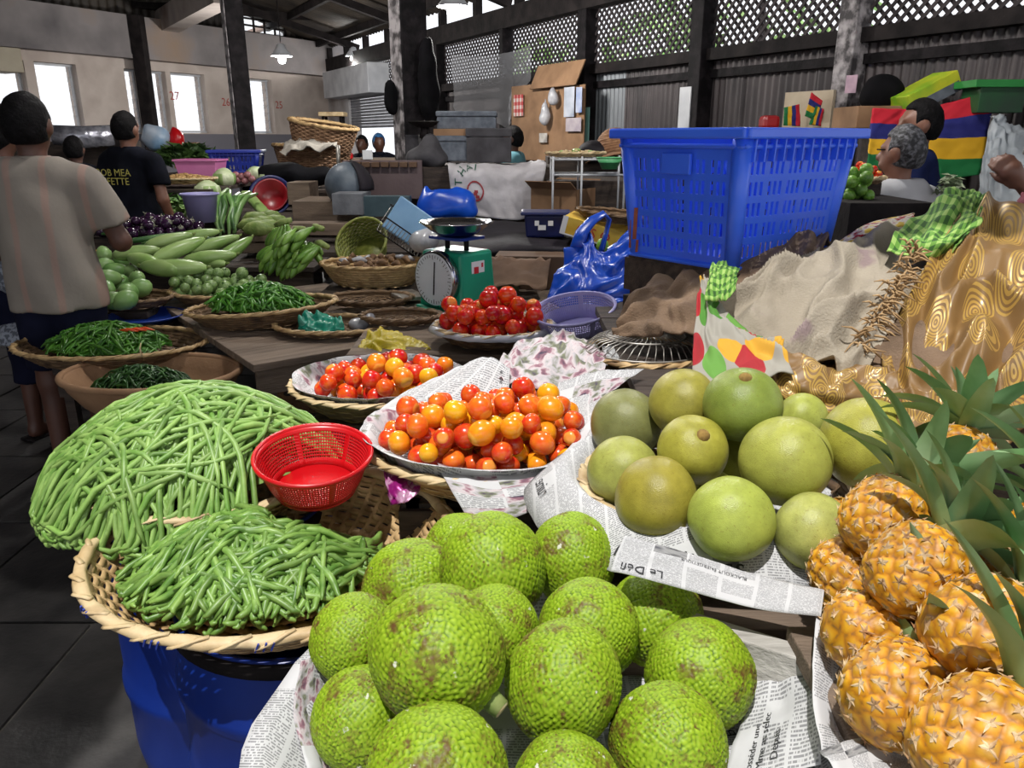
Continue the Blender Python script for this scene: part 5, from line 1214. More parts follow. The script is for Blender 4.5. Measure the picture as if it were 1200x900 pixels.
# ================================================================== middle tables and their goods
plank_table('trestle_table', 'plank table carrying the green scale and ripe red tomatoes', -0.62, 0.42, 2.76, 4.25, TC.z-0.085, M_wood, nb=6)
plank_table('stool', 'small wooden stool under the glossy orange tomato basket', TB.x-0.2, TB.x+0.22, TB.y-0.18, TB.y+0.2, TB.z-0.085, M_wood, nb=3, leg=0.04)['category'] = 'stool'
SCZ = TC.z-0.083; sq = PZ(537, 362, SCZ)
M_grn = mat('green_enamel', srgb(24,134,104), srgb(30,150,116), 3, 0.35, 0.05, 10); M_chr = mat('polished_steel', srgb(190,190,194), srgb(160,160,166), 3, 0.18, metal=1.0)
t = thing('weighing_scale', 'green enamel spring scale with round dial and steel pan', 'scale', (sq.x, sq.y, SCZ), R(-40))
mb = MB(); mb.box((0, 0, 0.15), (0.25, 0.21, 0.26), taper=1.12); part('body', mb, M_grn, t, smooth=False, bevel=0.015)
mb = MB(); mb.box((0, 0, 0.012), (0.30, 0.26, 0.024)); part('foot_plate', mb, M_grn, t, smooth=False, bevel=0.006)
Mx = Matrix.Rotation(R(90), 4, 'X')
def disc(r, h, n=36): mb = MB(); mb.lathe([(0, h), (r*.97, h), (r, h*.8), (r, 0), (0, 0)], n); return mb
d = disc(0.128, 0.035); d.v = [tuple(Mx @ Vector(p)+Vector((0, -0.118, 0.16))) for p in d.v]; dl = part('dial_housing', d, M_chr, t)
d = disc(0.118, 0.002); d.v = [tuple(Mx @ Vector(p)+Vector((0, -0.154, 0.16))) for p in d.v]; o = link('dial_face', d.mesh('dial_face'), mat('dial_card', srgb(214,218,222), srgb(200,204,210), 6, 0.35), dl)
mb = MB(); mb.bar((0.0, -0.158, 0.09), (0.012, -0.158, 0.24), 0.006, 0.002, up=(0,1,0)); link('pointer', mb.mesh('pointer', False), M_dark, dl)
mb = MB()
for k in range(40):
    a = 2*PI*k/40; r1 = 0.098 if k % 5 else 0.09; mb.bar((0.11*math.sin(a), -0.1575, 0.16+0.11*math.cos(a)), (r1*math.sin(a), -0.1575, 0.16+r1*math.cos(a)), 0.0022, 0.001, up=(0,1,0))
link('tick_marks', mb.mesh('tick_marks', False), M_dark, dl)['kind'] = 'stuff'
for sx_ in (-.06, .06):
    mb = MB(); mb.tube([(sx_, 0, 0.27), (sx_, 0, 0.335)], 0.012, 10); part('support_post', mb, M_dark, t)
mb = MB(); mb.box((0, 0, 0.335), (0.2, 0.16, 0.012)); part('platform', mb, mat('blue_platform', srgb(24,50,130), rough=0.4), t, smooth=False)
mb = MB(); mb.lathe([(0.0, 0.342), (0.08, 0.344), (0.12, 0.368), (0.165, 0.402), (0.172, 0.404), (0.167, 0.408), (0.12, 0.374), (0.078, 0.35), (0, 0.348)], 40); part('pan', mb, M_chr, t)
mb = MB(); mb.box((0.1295, 0.0, 0.2), (0.002, 0.085, 0.075)); part('sticker', mb, mat('white_sticker', srgb(220,220,222), rough=0.5), t, smooth=False)
mb = MB(); mb.box((0.1305, -0.012, 0.198), (0.002, 0.03, 0.03)); mb.box((0.1305, 0.028, 0.218), (0.002, 0.012, 0.02)); part('sticker_mark', mb, mat('red_mark', srgb(190,30,40), rough=0.5), t, smooth=False)
mb = MB(); mb.box((-0.03, -0.16, 0.012), (0.12, 0.05, 0.024)); part('foot', mb, M_grn, t, smooth=False, bevel=0.004)
q = PZ(478, 352, SCZ); mb = MB(); mb.box((q.x, q.y, SCZ+0.025), (0.13, 0.2, 0.02), rz=0.5); solo('metal_plate', mb, M_wire, 'small flat metal plate lying beside the scale', 'plate', smooth=False, bevel=0.004)
# box pieces on the scale table
M_card = mat('brown_cardboard', srgb(122,92,66), srgb(150,116,86), 4, 0.85, 0.1, 30); M_cardd = mat('dark_cardboard', srgb(78,58,44), srgb(100,76,58), 4, 0.85)
def carton(name, label, c, s, rz=0.0, m_=None, flaps=0, z0=None, cat='box'):
    t = thing(name, label, cat, tuple(c), rz); m_ = m_ or M_card; x, y, h = s; th = 0.005
    for nm, cc_, ss_ in (('wall', (0, -y/2, h/2), (x, th, h)), ('wall', (0, y/2, h/2), (x, th, h)), ('wall', (-x/2, 0, h/2), (th, y, h)), ('wall', (x/2, 0, h/2), (th, y, h)), ('bottom', (0, 0, th/2), (x, y, th))):
        mb = MB(); mb.box(cc_, ss_); part(nm, mb, m_, t, smooth=False)
    if flaps == 0:
        mb = MB(); mb.box((0, -y/4, h), (x, y/2-0.003, th)); part('lid_flap', mb, m_, t, smooth=False); mb = MB(); mb.box((0, y/4, h), (x, y/2-0.003, th)); part('lid_flap', mb, m_, t, smooth=False)
    else:
        for sgn in (-1, 1):
            mb = MB(); mb.bar((0, sgn*y/2, h), (0, sgn*(y/2+y*.3), h+y*.18*flaps), x, th); part('lid_flap', mb, m_, t, smooth=False)
    return t
q = PZ(588, 343, SCZ); carton('small_box', 'small olive green box behind the ripe red tomatoes', (q.x, q.y+0.08, SCZ), (0.16, 0.14, 0.085), 0.1, mat('olive_card', srgb(70,84,44), srgb(90,102,60), 5, 0.7))
q = PZ(635, 350, SCZ); carton('cardboard_box', 'dim brown cardboard box between the scale and the dark tarpaulin', (q.x-0.02, q.y+0.35, SCZ), (0.42, 0.2, 0.17), -0.1, M_cardd)
mb = MB(); mb.grid(crump(spl([[A(560,340,3.75), A(600,335,3.8), A(640,338,3.8)], [A(562,300,3.95), A(600,302,4.0), A(645,305,4.0)]]), 0.02, 5, 3.0, 0.02), 16, 10); solo('cardboard_sheet', mb, M_cardd, 'bent brown cardboard sheet leaning behind the scale', 'cardboard', solid=0.004)
# dark tarpaulin over a counter
M_tarp = mat('black_tarpaulin', srgb(24,22,26), srgb(42,38,44), 4, 0.7, 0.3, 20, spec=0.2)
TPZ = PZ(640, 280, 0.98)
plank_table('counter', 'wooden counter hidden under the dark tarpaulin', -0.5, 0.95, 4.42, 5.6, 0.955, M_woodd, nb=5)['category'] = 'counter'
fn = crump(spl([[(-0.58, 4.30, 0.62), (0.1, 4.27, 0.60), (0.6, 4.28, 0.62), (1.0, 4.30, 0.66)], [(-0.58, 4.36, 0.86), (0.1, 4.34, 0.86), (0.6, 4.34, 0.86), (1.0, 4.36, 0.87)], [(-0.56, 4.44, 0.972), (0.1, 4.44, 0.97), (0.6, 4.44, 0.97), (1.0, 4.44, 0.972)], [(-0.55, 5.6, 0.975), (0.1, 5.6, 0.97), (0.6, 5.6, 0.97), (1.0, 5.6, 0.97)]]), 0.012, 5, 2.0, 0.02, 5, 0.3)
mb = MB(); mb.grid(fn, 40, 30); solo('tarpaulin', mb, M_tarp, 'dark tarpaulin hanging over the front of the middle counter', 'tarpaulin', solid=0.003)
# plastic bags
def bag(name, label, blobs, tubes, m_, h=0.012, k=0.04, wr=0.006, wf=18, seed=0.0):
    fs = [ell(tuple(c), r) for c, r in blobs]+[cap(a, b2, ra, rb) for a, b2, ra, rb in tubes]
    P = np.array([tuple(c) for c, r in blobs]+[tuple(q[0]) for q in tubes]+[tuple(q[1]) for q in tubes]); pad = max([max(r) for c, r in blobs]+[0.03])
    g = union(fs, k); f2 = lambda X, Y, Z: g(X, Y, Z)+wr*np.sin(wf*X+3*np.sin(7*Z+seed)+5*Y)*np.cos(wf*.6*Z+seed)
    mb = nets(f2, P.min(0)-pad, P.max(0)+pad, h); return solo(name, mb, m_, label, 'bag')
M_bbag = mat('blue_plastic_bag', srgb(12,62,170), srgb(24,84,200), 5, 0.3, 0.15, 14)
c = PZ(697, 352, 0.84); D_ = depth(c)
g_ = lambda x, y, dd=0.0: PD(x, y, D_+dd)
t = thing('plastic_bag', 'big bright blue plastic bag with a looped handle beside the crate', 'bag', tuple(c))
fbg = crump(spl([[A(638,352,3.30), A(668,360,3.20), A(710,358,3.18), A(750,348,3.26)], [A(652,324,3.36), A(678,326,3.26), A(714,324,3.24), A(752,312,3.32)], [A(668,296,3.42), A(684,296,3.34), A(708,306,3.30), A(748,284,3.36)], [A(680,276,3.46), A(690,272,3.42), A(704,300,3.34), A(744,262,3.42)]]), 0.012, 3, 3.0, 0.035, 2.6, 1.1, 1.2)
mb = MB(); mb.grid(fbg, 40, 40); part('front_fold', mb, M_bbag, t, world=True, solid=0.002)
hp2 = [A(676,290,3.38), A(682,272,3.40), A(694,258,3.42), A(708,250,3.43), A(714,258,3.44), A(710,274,3.44), A(704,296,3.40)]
mb = MB(); mb.tube(hp2, [0.035, 0.034, 0.03, 0.026, 0.024, 0.026, 0.03], 10, flat=0.35); part('handle', mb, M_bbag, t, world=True)
fs = [ell(tuple(g_(700,332,.40)), (0.17, 0.12, 0.08)), ell(tuple(g_(722,312,.40)), (0.10, 0.1, 0.12))]; g0_ = union(fs, 0.06); mb = nets(lambda X, Y, Z: g0_(X, Y, Z)+0.01*np.sin(26*X+8*Z), np.array(g_(700,332,.40))-0.25, np.array(g_(722,312,.40))+0.25, 0.015); part('body', mb, M_bbag, t, world=True)
mb = MB(); q = g_(706,288,0.2); mb.ball(q, 0.03, 12, 8, sz=1.2); solo('lime', mb, mat('lime_skin', srgb(110,160,50), srgb(130,176,70), 5, 0.4), 'single green lime peeping out of the big blue bag', 'lime')
c = PZ(525, 256, 0.985); D_ = depth(c)
bag('plastic_bag', 'blue plastic bag with torn ears standing behind the steel pan', [(g_(527,238), (0.17, 0.09, 0.11)), (g_(512,246), (0.12, 0.08, 0.07)), (g_(545,246), (0.1, 0.08, 0.07))], [(g_(497,250), g_(499,220), 0.05, 0.012), (g_(535,225), g_(552,236), 0.04, 0.03)], M_bbag, h=0.016, k=0.04, wr=0.012, wf=20, seed=2.0)
# dark blue tub
q = PZ(640, 279, 0.985); t = thing('storage_tub', 'dark navy plastic tub with small white label stickers', 'tub', (q.x, q.y+0.1, 0.985), -0.05)
M_navy = mat('navy_plastic', srgb(16,24,72), srgb(22,32,88), 4, 0.35)
mb = MB(); mb.box((0, 0, 0.065), (0.25, 0.19, 0.13), taper=0.9); part('body', mb, M_navy, t, smooth=False, bevel=0.012); mb = MB(); mb.box((0, 0, 0.138), (0.29, 0.22, 0.018)); part('lid', mb, M_navy, t, smooth=False, bevel=0.006)
for x_, z_, w_ in ((-.02, .06, .045), (.03, .085, .03), (-.05, .085, .025)): mb = MB(); mb.box((x_, -0.1, z_), (w_, 0.004, 0.028)); part('sticker', mb, bpy.data.materials['white_sticker'], t, smooth=False)
# cardboard cartons beside it
q = PZ(660, 262, 0.985); carton('cardboard_box', 'open brown cardboard box leaning behind the navy tub', (q.x+0.02, q.y+0.35, 0.98), (0.36, 0.3, 0.22), -0.55, M_card, flaps=1)
q = PD(700, 243, 4.35); t = thing('printed_carton', 'yellow and red printed carton lying on its side near the blue bag', 'carton', (q.x+0.02, q.y, 0.985), rot=(0, R(14), -0.25))
mb = MB(); mb.box((0, 0, 0.05), (0.42, 0.3, 0.1)); part('body', mb, mat('yellow_print_card', srgb(196,150,30), srgb(214,180,70), 8, 0.6), t, smooth=False, bevel=0.003)
mb = MB(); text_plane(mb, 'O S O', (-0.13, -0.1515, 0.022), (1,0,0), (0,0,1), 0.075); part('lettering', mb, mat('red_lettering', srgb(176,30,40), rough=0.6), t, smooth=False)
mb = MB(); mb.box((-0.2, -0.1505, 0.05), (0.03, 0.002, 0.1)); mb.box((0, -0.1505, 0.003), (0.42, 0.002, 0.008)); part('white_border', mb, bpy.data.materials['white_sticker'], t, smooth=False)
q = PD(705, 252, 4.1); basket('cane_tray', 'dark cane tray resting slanted on the printed carton', (q.x+0.15, q.y+0.3, 1.08), 0.26, 0.24, 0.05, base=0.85, rings=3, stakes=22, m=M_caned, mr=M_caned, tilt=(0, R(6)), cat='tray')
# ================================================================== left stalls
LZ = 0.735
t3 = PZ(297, 428, LZ); t3c = t3+Vector((0.8, 0.6, 0))*0.46+Vector((-0.6, 0.8, 0))*0.72
plank_table('market_table', 'rough plank table under the green aubergines and chillies', t3c.x-0.46, t3c.x+0.46, t3c.y-0.72, t3c.y+0.72, LZ, M_wood, rz=math.atan2(0.6, 0.8), nb=6)
q = PZ(326, 430, 0.62)
mb = MB(); t = thing('wooden_box', 'light brown wooden box standing under the front of the plank table', 'box', (q.x+0.04, q.y+0.17, 0.0), 0.3)
for nm, c_, s_ in (('front_board', (0, -0.15, 0.53), (0.36, 0.016, 0.26)), ('end_board', (-0.175, 0, 0.53), (0.016, 0.3, 0.26)), ('end_board', (0.175, 0, 0.53), (0.016, 0.3, 0.26)), ('lid', (0, 0, 0.665), (0.36, 0.3, 0.012)), ('base_frame', (0, 0, 0.2), (0.33, 0.28, 0.4))):
    mb = MB(); mb.box(c_, s_); part(nm, mb, M_woodb if nm != 'base_frame' else M_woodd, t, smooth=False, bevel=0.002)
mb = MB(); mb.ball((-0.06, -0.158, 0.5), 0.012, 10, 6, sy=0.2, sx=1.5); part('knot', mb, M_woodd, t)

# chilli baskets
def chilli_heap(name, label, group, m_, c, z, rx, ry, H, n, extra, Ln=(0.06, 0.10), rad=(0.005, 0.0075), m_red=0):
    hz = lambda q: z+H*max(0, 1-q*q)
    bean_heap(name, label, group, 'chilli', m_, c, rx, ry, hz, n, extra, Ln, rad, 0.14, 0.06, lambda a: random.uniform(0, PI), stay=1.0, n=6, layers=0.025, bias=0.6, sides=5)
CB = PZ(132, 402, 0.70)
basket('cane_basket', 'wide old cane basket of green chillies in front of the man in the pale shirt', (CB.x, CB.y, 0.63), 0.40, 0.27, 0.075, base=0.78, rings=5, stakes=36, m=M_caned, mr=M_cane)
chilli_heap('green_chilli', 'slim green chilli in the wide old basket before the pale shirt', 'green chillies in the wide old basket', M_chil, (CB.x-0.02, CB.y-0.01), 0.685, 0.27, 0.17, 0.085, 150, 200, Ln=(0.09, 0.14))
M_redch = mat('red_chilli_skin', srgb(196,60,16), srgb(216,84,24), 10, 0.3)
for k in range(3):
    p = Vector((CB.x+0.06+0.03*k, CB.y-0.05+0.012*k, 0.765)); mb = MB(); mb.tube([p, p+Vector((0.04, 0.005, 0.006)), p+Vector((0.085, -0.004, 0))], [0.007, 0.0075, 0.002], 6); solo('red_chilli', mb, M_redch, 'orange red chilli lying on the green ones', 'chilli', 'red chillies on the green heap')
plank_table('stool', 'stool under the wide old chilli basket', CB.x-0.2, CB.x+0.22, CB.y-0.14, CB.y+0.14, 0.628, M_woodd, nb=3, leg=0.04)['category'] = 'stool'
BS = PZ(178, 438, 0.67)
t = thing('basin', 'tan cloth covered basin holding dark green chillies', 'basin', (BS.x, BS.y, 0.53))
M_tan = mat('tan_sacking', srgb(134,100,72), srgb(160,124,92), 6, 0.85, 0.2, 60)
mb = MB(); mb.lathe([(0, 0.0), (0.22, 0.0), (0.27, 0.04), (0.315, 0.1), (0.332, 0.135), (0.338, 0.145), (0.328, 0.152), (0.312, 0.14), (0.29, 0.1), (0.25, 0.05), (0.2, 0.03), (0, 0.026)], 48, sy=0.74); part('bowl', mb, M_tan, t)
mb = MB(); mb.tube([(0.335*math.cos(2*PI*k/48), 0.335*0.74*math.sin(2*PI*k/48), 0.147) for k in range(49)], 0.013, 8, cap=False); part('rolled_rim', mb, M_tan, t)
chilli_heap('dark_chilli', 'tiny dark green chilli in the tan basin', 'dark chillies in the tan basin', M_child, (BS.x-0.03, BS.y-0.02), 0.60, 0.21, 0.13, 0.085, 150, 220, Ln=(0.05, 0.08), rad=(0.004, 0.006))
mb = MB(); mb.tube([PD(166, 418, depth(BS)), PD(164, 408, depth(BS)), PD(165, 402, depth(BS))], [0.004, 0.003, 0.002], 5); solo('dry_stalk', mb, M_rim, 'pale dry stalk sticking up from the dark chillies', 'stalk')
plank_table('stool', 'stool under the tan basin', BS.x-0.2, BS.x+0.2, BS.y-0.15, BS.y+0.15, 0.528, M_woodd, nb=3, leg=0.04)['category'] = 'stool'
q = PZ(160, 378, 0.72); t = thing('blue_bowl', 'shallow blue plastic bowl behind the chilli basket', 'bowl', (q.x, q.y+0.1, 0.70)); mb = MB(); mb.lathe([(0, 0), (0.12, 0), (0.17, 0.03), (0.176, 0.035), (0.165, 0.033), (0.118, 0.006), (0, 0.006)], 32); part('shell', mb, M_drum, t)
mb = MB(); mb.tube([(0.174*math.cos(2*PI*k/32), 0.174*math.sin(2*PI*k/32), 0.035) for k in range(33)], 0.004, 6, cap=False); part('rim', mb, M_drum, t)
plank_table('stool', 'low stool under the blue bowl', q.x-0.13, q.x+0.13, q.y+0.0, q.y+0.2, 0.698, M_woodd, nb=2, leg=0.035)['category'] = 'stool'

# small round green aubergines
M_aub = mat('green_aubergine_skin', srgb(84,116,56), srgb(140,164,104), 3, 0.3, per=0.15, stretch=(3,3,0.6))
TQ = PZ(264, 338, 0.80)
basket('cane_basket', 'shallow cane tray of small round green aubergines', (TQ.x, TQ.y, LZ+0.002), 0.275, 0.23, 0.06, base=0.8, rings=4, stakes=28, m=M_caned, mr=M_cane)
bm_ = MB(); bm_.ball((0,0,0), 1.0, 14, 10, sz=0.95); aub_me = bm_.mesh('aubergine'); aub_me.materials.append(M_aub)
bc_ = MB(); 
for k in range(5): a = 2*PI*k/5; bc_.add([(0.1*math.cos(a-.5), 0.1*math.sin(a-.5), 0.97), (0.45*math.cos(a), 0.45*math.sin(a), 0.87), (0.1*math.cos(a+.5), 0.1*math.sin(a+.5), 0.97)], [(0,1,2)])
bc_.tube([(0,0,0.9), (0.02,0,1.2)], [0.09, 0.07], 6); cal_me = bc_.mesh('calyx', False); cal_me.materials.append(M_child)
for (x, y, z, r) in drop_pile(66, lambda: random.choice((0.026, 0.029, 0.032)), (TQ.x-0.02, TQ.y), 0.23, 0.17, lambda x, y: LZ+0.02, keep=3):
    o = thing('green_aubergine', 'small round pale green aubergine in the shallow cane tray', 'aubergine', (x, y, z), group='round green aubergines')
    e = Euler((random.uniform(-1.2, 1.2), random.uniform(-1.2, 1.2), random.uniform(0, 6)))
    for me, nm in ((aub_me, 'fruit'), (cal_me, 'calyx')):
        c_ = bpy.data.objects.new(nm, me); COL.objects.link(c_); c_.parent = o; c_.scale = (r,)*3; c_.rotation_euler = e
CQ = PZ(308, 366, 0.79)
basket('cane_basket', 'deep woven basket heaped with bright green chillies on the plank table', (CQ.x, CQ.y, LZ+0.002), 0.335, 0.21, 0.085, base=0.7, rings=6, stakes=34, m=M_caned, mr=M_cane, tilt=(0, R(-4)))
chilli_heap('bright_chilli', 'bright green chilli heaped in the deep woven basket', 'bright chillies in the deep basket', mat('bright_chilli_skin', srgb(44,96,24), srgb(86,142,44), 30, 0.3, per=0.25), (CQ.x-0.02, CQ.y+0.03), LZ+0.075, 0.25, 0.155, 0.09, 140, 200, Ln=(0.06, 0.1), rad=(0.006, 0.009))
# flat tray with teal bag and scraps
q = PZ(385, 396, LZ); basket('cane_tray', 'flat cane tray with a teal bag on the corner of the plank table', (q.x, q.y+0.1, LZ+0.002), 0.25, 0.17, 0.035, base=0.9, rings=2, stakes=26, m=M_caned, mr=M_cane, cat='tray')
D_ = depth(q)
cloth('plastic_bag', 'crumpled teal plastic bag on the flat tray', [[(348,389,3.24), (376,393,3.22), (404,388,3.24)], [(350,376,3.26), (376,382,3.24), (402,377,3.26)], [(358,364,3.32), (376,368,3.30), (396,371,3.32)]], mat('teal_plastic', srgb(20,116,96), srgb(44,146,120), 8, 0.3), 24, 20, 0.012, 4, 2.0, 0.025, 3, 0.5, 1.3, cat='bag', thick=0.002)
bag('plastic_bag', 'crumpled clear white plastic bag next to the teal one', [(g_(422,380,.12), (0.06, 0.05, 0.03)), (g_(432,374,.12), (0.03, 0.03, 0.03))], [], mat('cloudy_plastic', srgb(176,176,180), srgb(140,140,146), 12, 0.2), h=0.008, k=0.02, wr=0.006, wf=50, seed=3.0)
q = PZ(455, 410, 0.80); D_ = depth(q)
cloth('plastic_bag', 'crushed yellow plastic bag behind the orange tomatoes', [[(416,413,2.93), (455,416,2.91), (505,412,2.94)], [(422,401,2.98), (452,400,2.97), (500,406,2.98)], [(436,390,3.05), (456,386,3.05), (490,400,3.02)]], mat('yellow_plastic', srgb(176,156,24), srgb(206,186,50), 8, 0.4), 30, 20, 0.012, 4, 1.0, 0.028, 4, 0.4, 1.3, cat='bag', thick=0.002)
plank_table('trestle_table', 'dim low table between the tomato baskets', -0.66, -0.05, 2.7, 3.15, 0.665, M_woodd, nb=4)
for k, (x_, y_, r_) in enumerate(((432, 356, 0.2), (468, 378, 0.17))):
    q = PZ(x_, y_, 0.79); basket('cane_tray', ('empty dark cane tray on the scale table beside the dried roots', 'smaller empty cane tray behind the yellow bag')[k], (q.x, q.y+0.05, TC.z-0.083), r_, r_*0.7, 0.035, base=0.88, rings=3, stakes=22, m=M_caned, mr=M_caned, cat='tray')

# gourds, cucumbers, chayotes on the next table
GZ = 0.83
plank_table('market_table', 'table of pale gourds, chayotes and small eggplants', -3.0, -1.15, 4.45, 5.75, GZ, M_woodd, nb=6)
M_gourd = mat('pale_gourd_skin', srgb(118,152,76), srgb(164,188,120), 5, 0.3, per=0.12)
def gourd(x, y, Ln, rad, ang, tilt_, zc, label, m_=None, name='bottle_gourd', cat='gourd', group='pale bottle gourds', neck=0.72):
    p = PZ(x, y, zc); t = thing(name, label, cat, tuple(p), group=group); t.rotation_euler = (0, -tilt_, ang)
    mb = MB(); n = 14; pts = [(-Ln/2+Ln*i/n, 0, 0) for i in range(n+1)]
    rr = [rad*max(0.12, math.sin(PI*min(1, max(0, (i+0.25)/(n+.5))))**0.42)*(neck+(1-neck)*(1-i/n)) for i in range(n+1)]
    mb.tube(pts, rr, 14); part('fruit', mb, m_ or M_gourd, t)
    mb = MB(); mb.tube([(Ln/2-0.004, 0, 0), (Ln/2+0.02, 0.003, 0.006)], [0.009, 0.006], 6); part('stem', mb, M_stem, t)
for k, (x, y, L_, r, a, tl, zc) in enumerate([(210,292,0.30,0.048,0.75,0.3,0.97), (198,282,0.26,0.045,0.5,0.2,0.99), (252,286,0.29,0.045,0.55,0.25,0.95), (273,294,0.28,0.045,0.9,0.45,0.94), (168,306,0.26,0.050,2.6,0.1,0.92), (187,314,0.24,0.052,2.8,0.05,0.90), (212,314,0.26,0.055,0.1,0.0,0.90), (246,302,0.28,0.048,0.2,0.1,0.92), (230,276,0.27,0.042,0.3,0.15,0.99), (160,296,0.24,0.046,0.3,0.1,0.95), (243,308,0.24,0.045,-0.3,0.0,0.89)]):
    gourd(x, y, L_, r, a, tl, zc, 'smooth pale green bottle gourd piled beside the small eggplants')
M_cuc = mat('dark_cucumber_skin', srgb(40,80,36), srgb(84,122,66), 6, 0.4, per=0.2)
for k in range(12):
    gourd(150+random.uniform(0, 75), 272+random.uniform(0, 18), 0.34, 0.019, random.uniform(0.2, 0.7), random.uniform(-.05, .1), 0.97-0.004*k, 'long slender dark green luffa behind the pale gourds', M_cuc, 'luffa', 'luffa', 'dark slender luffas', neck=0.95)
M_chay = mat('chayote_skin', srgb(96,140,70), srgb(146,178,112), 6, 0.4, per=0.12, bump=0.4, bscale=14)
for k, (x, y, s_) in enumerate([(121,312,1), (134,318,1.05), (128,326,1), (142,308,1), (139,332,1), (125,338,.9), (150,343,1.1), (163,338,1.05), (146,352,1), (134,352,.95), (160,326,.8), (154,318,.8), (122,298,1)]):
    zc = 0.86 if y < 330 else 0.82; p = PZ(x, y, zc); t = thing('chayote', 'light green chayote beside the gourds next to the pale shirt', 'chayote', tuple(p), group='light green chayotes'); t.rotation_euler = (random.uniform(1, 2), 0, random.uniform(0, 6))
    mb = MB(); mb.lathe([(0.002, -0.062*s_), (0.022*s_, -0.056*s_), (0.043*s_, -0.03*s_), (0.046*s_, 0.0), (0.036*s_, 0.035*s_), (0.024*s_, 0.055*s_), (0.002, 0.062*s_)], 14); part('fruit', mb, M_chay, t)
    mb = MB(); mb.tube([(0, 0, 0.058*s_), (0.003, 0, 0.075*s_)], 0.005, 6); part('stalk', mb, M_stem, t)
q = PZ(148, 352, 0.78); basket('cane_tray', 'small cane tray under the chayotes', (q.x, q.y+0.02, 0.745), 0.22, 0.16, 0.05, base=0.8, rings=3, stakes=22, m=M_caned, mr=M_caned, cat='tray')
plank_table('stool', 'stool under the chayote tray', q.x-0.14, q.x+0.14, q.y-0.1, q.y+0.12, 0.743, M_woodd, nb=3, leg=0.04)['category'] = 'stool'
M_egg = mat('purple_eggplant_skin', srgb(30,14,34), srgb(58,30,62), 3, 0.18, per=0.2)
em = MB(); em.lathe([(0.001, -1.25), (0.45, -1.15), (0.85, -0.75), (1.0, -0.2), (0.9, 0.4), (0.6, 0.9), (0.3, 1.1), (0.001, 1.15)], 14); egg_me = em.mesh('eggplant'); egg_me.materials.append(M_egg)
ec = MB(); ec.lathe([(0.001, 1.2), (0.3, 1.16), (0.5, 1.0), (0.62, 0.86)], 8); ec.tube([(0,0,1.15), (0.1,0,1.7)], [0.13, 0.09], 6); egc_me = ec.mesh('calyx'); egc_me.materials.append(mat('eggplant_calyx', srgb(96,110,84), srgb(140,130,120), 10, 0.6))
q = PZ(170, 268, 0.98); crate('wooden_crate', 'low crate under the heap of small eggplants', (q.x, q.y+0.1), 0.62, 0.5, 0.11, M_woodd, rows=1, z0=GZ)
for (x, y, z, r) in drop_pile(95, lambda: random.choice((0.026, 0.03, 0.033)), (q.x, q.y+0.08), 0.33, 0.27, lambda x, y: GZ+0.11, keep=5):
    o = thing('eggplant', 'small glossy dark purple eggplant heaped behind the luffas', 'eggplant', (x, y, z), group='small purple eggplants')
    e = Euler((random.uniform(0, 6), random.uniform(0, 6), random.uniform(0, 6)))
    for me, nm in ((egg_me, 'fruit'), (egc_me, 'calyx')):
        c_ = bpy.data.objects.new(nm, me); COL.objects.link(c_); c_.parent = o; c_.scale = (r,)*3; c_.rotation_euler = e
q = PZ(146, 274, 0.93); mb = MB(); mb.bar((q.x, q.y, 0.83), (q.x+0.03, q.y, 1.0), 0.05, 0.012); solo('price_stick', mb, M_rim, 'pale wooden stick standing among the eggplants', 'stick', smooth=False)
q = PZ(117, 297, 0.86); mb = MB(); mb.ball(q, 0.035, 10, 8, sz=0.8); solo('lemon', mb, mat('yellow_peel', srgb(220,170,20), srgb(230,190,40), 5, 0.4), 'single yellow lemon beside the pale shirt', 'lemon')

# raised display further back
HZ = 0.95
plank_table('market_table', 'raised display table of cabbages, bowls and greens', -2.55, -0.9, 5.9, 8.4, HZ, M_woodd, nb=7)
q = PZ(230, 262, HZ); r_ = px(20, q)
t = thing('plastic_bucket', 'lilac plastic bucket in front of the cabbages', 'bucket', (q.x, q.y+r_, HZ)); mb = MB(); mb.lathe([(0, 0), (r_*.75, 0), (r_*1.0, 0.19), (r_*1.07, 0.195), (r_*1.07, 0.205), (r_*.97, 0.2), (r_*.72, 0.01), (0, 0.01)], 28); part('shell', mb, M_purp, t)
mb = MB(); mb.tube([(r_*1.08*math.cos(2*PI*k/30), r_*1.08*math.sin(2*PI*k/30), 0.2) for k in range(31)], 0.008, 6, cap=False); part('rim', mb, M_purp, t)
M_cab = mat('cabbage_leaf', srgb(146,166,112), srgb(198,206,172), 5, 0.5, 0.3, 12); M_cabd = mat('outer_cabbage_leaf', srgb(96,130,70), srgb(140,166,100), 5, 0.5, 0.3, 12)
def cabbage(x, y, Y_, r, label, pale=True):
    p = PY(x, y, Y_); t = thing('cabbage', label, 'cabbage', tuple(p))
    mb = MB(); mb.ball((0,0,0), r, 20, 14, sz=0.9); mb.disp(r*0.12, 3.2/r*0.3, x); part('head', mb, M_cab if pale else M_cabd, t)
    for k in range(6):
        a = k*1.05+x; mb = MB()
        mb.grid(lambda u, v: (r*1.04*math.cos(a+(u-.5)*1.3)*math.cos(-0.75+1.25*v)*(1+.05*math.sin(9*u)), r*1.04*math.sin(a+(u-.5)*1.3)*math.cos(-0.75+1.25*v)*(1+.05*math.sin(9*u)), r*0.95*math.sin(-0.75+1.25*v)), 10, 8); part('outer_leaf', mb, M_cabd if k % 2 else M_cab, t, solid=0.003)
cabbage(243, 224, 6.9, 0.105, 'pale loose cabbage lying over the lilac bucket'); cabbage(263, 209, 7.4, 0.10, 'whitish round cabbage topmost on the raised display'); cabbage(300, 204, 7.6, 0.085, 'pale cabbage beside the shallots near the black cloth'); cabbage(318, 210, 7.3, 0.10, 'green cabbage half under the black cloth', False)
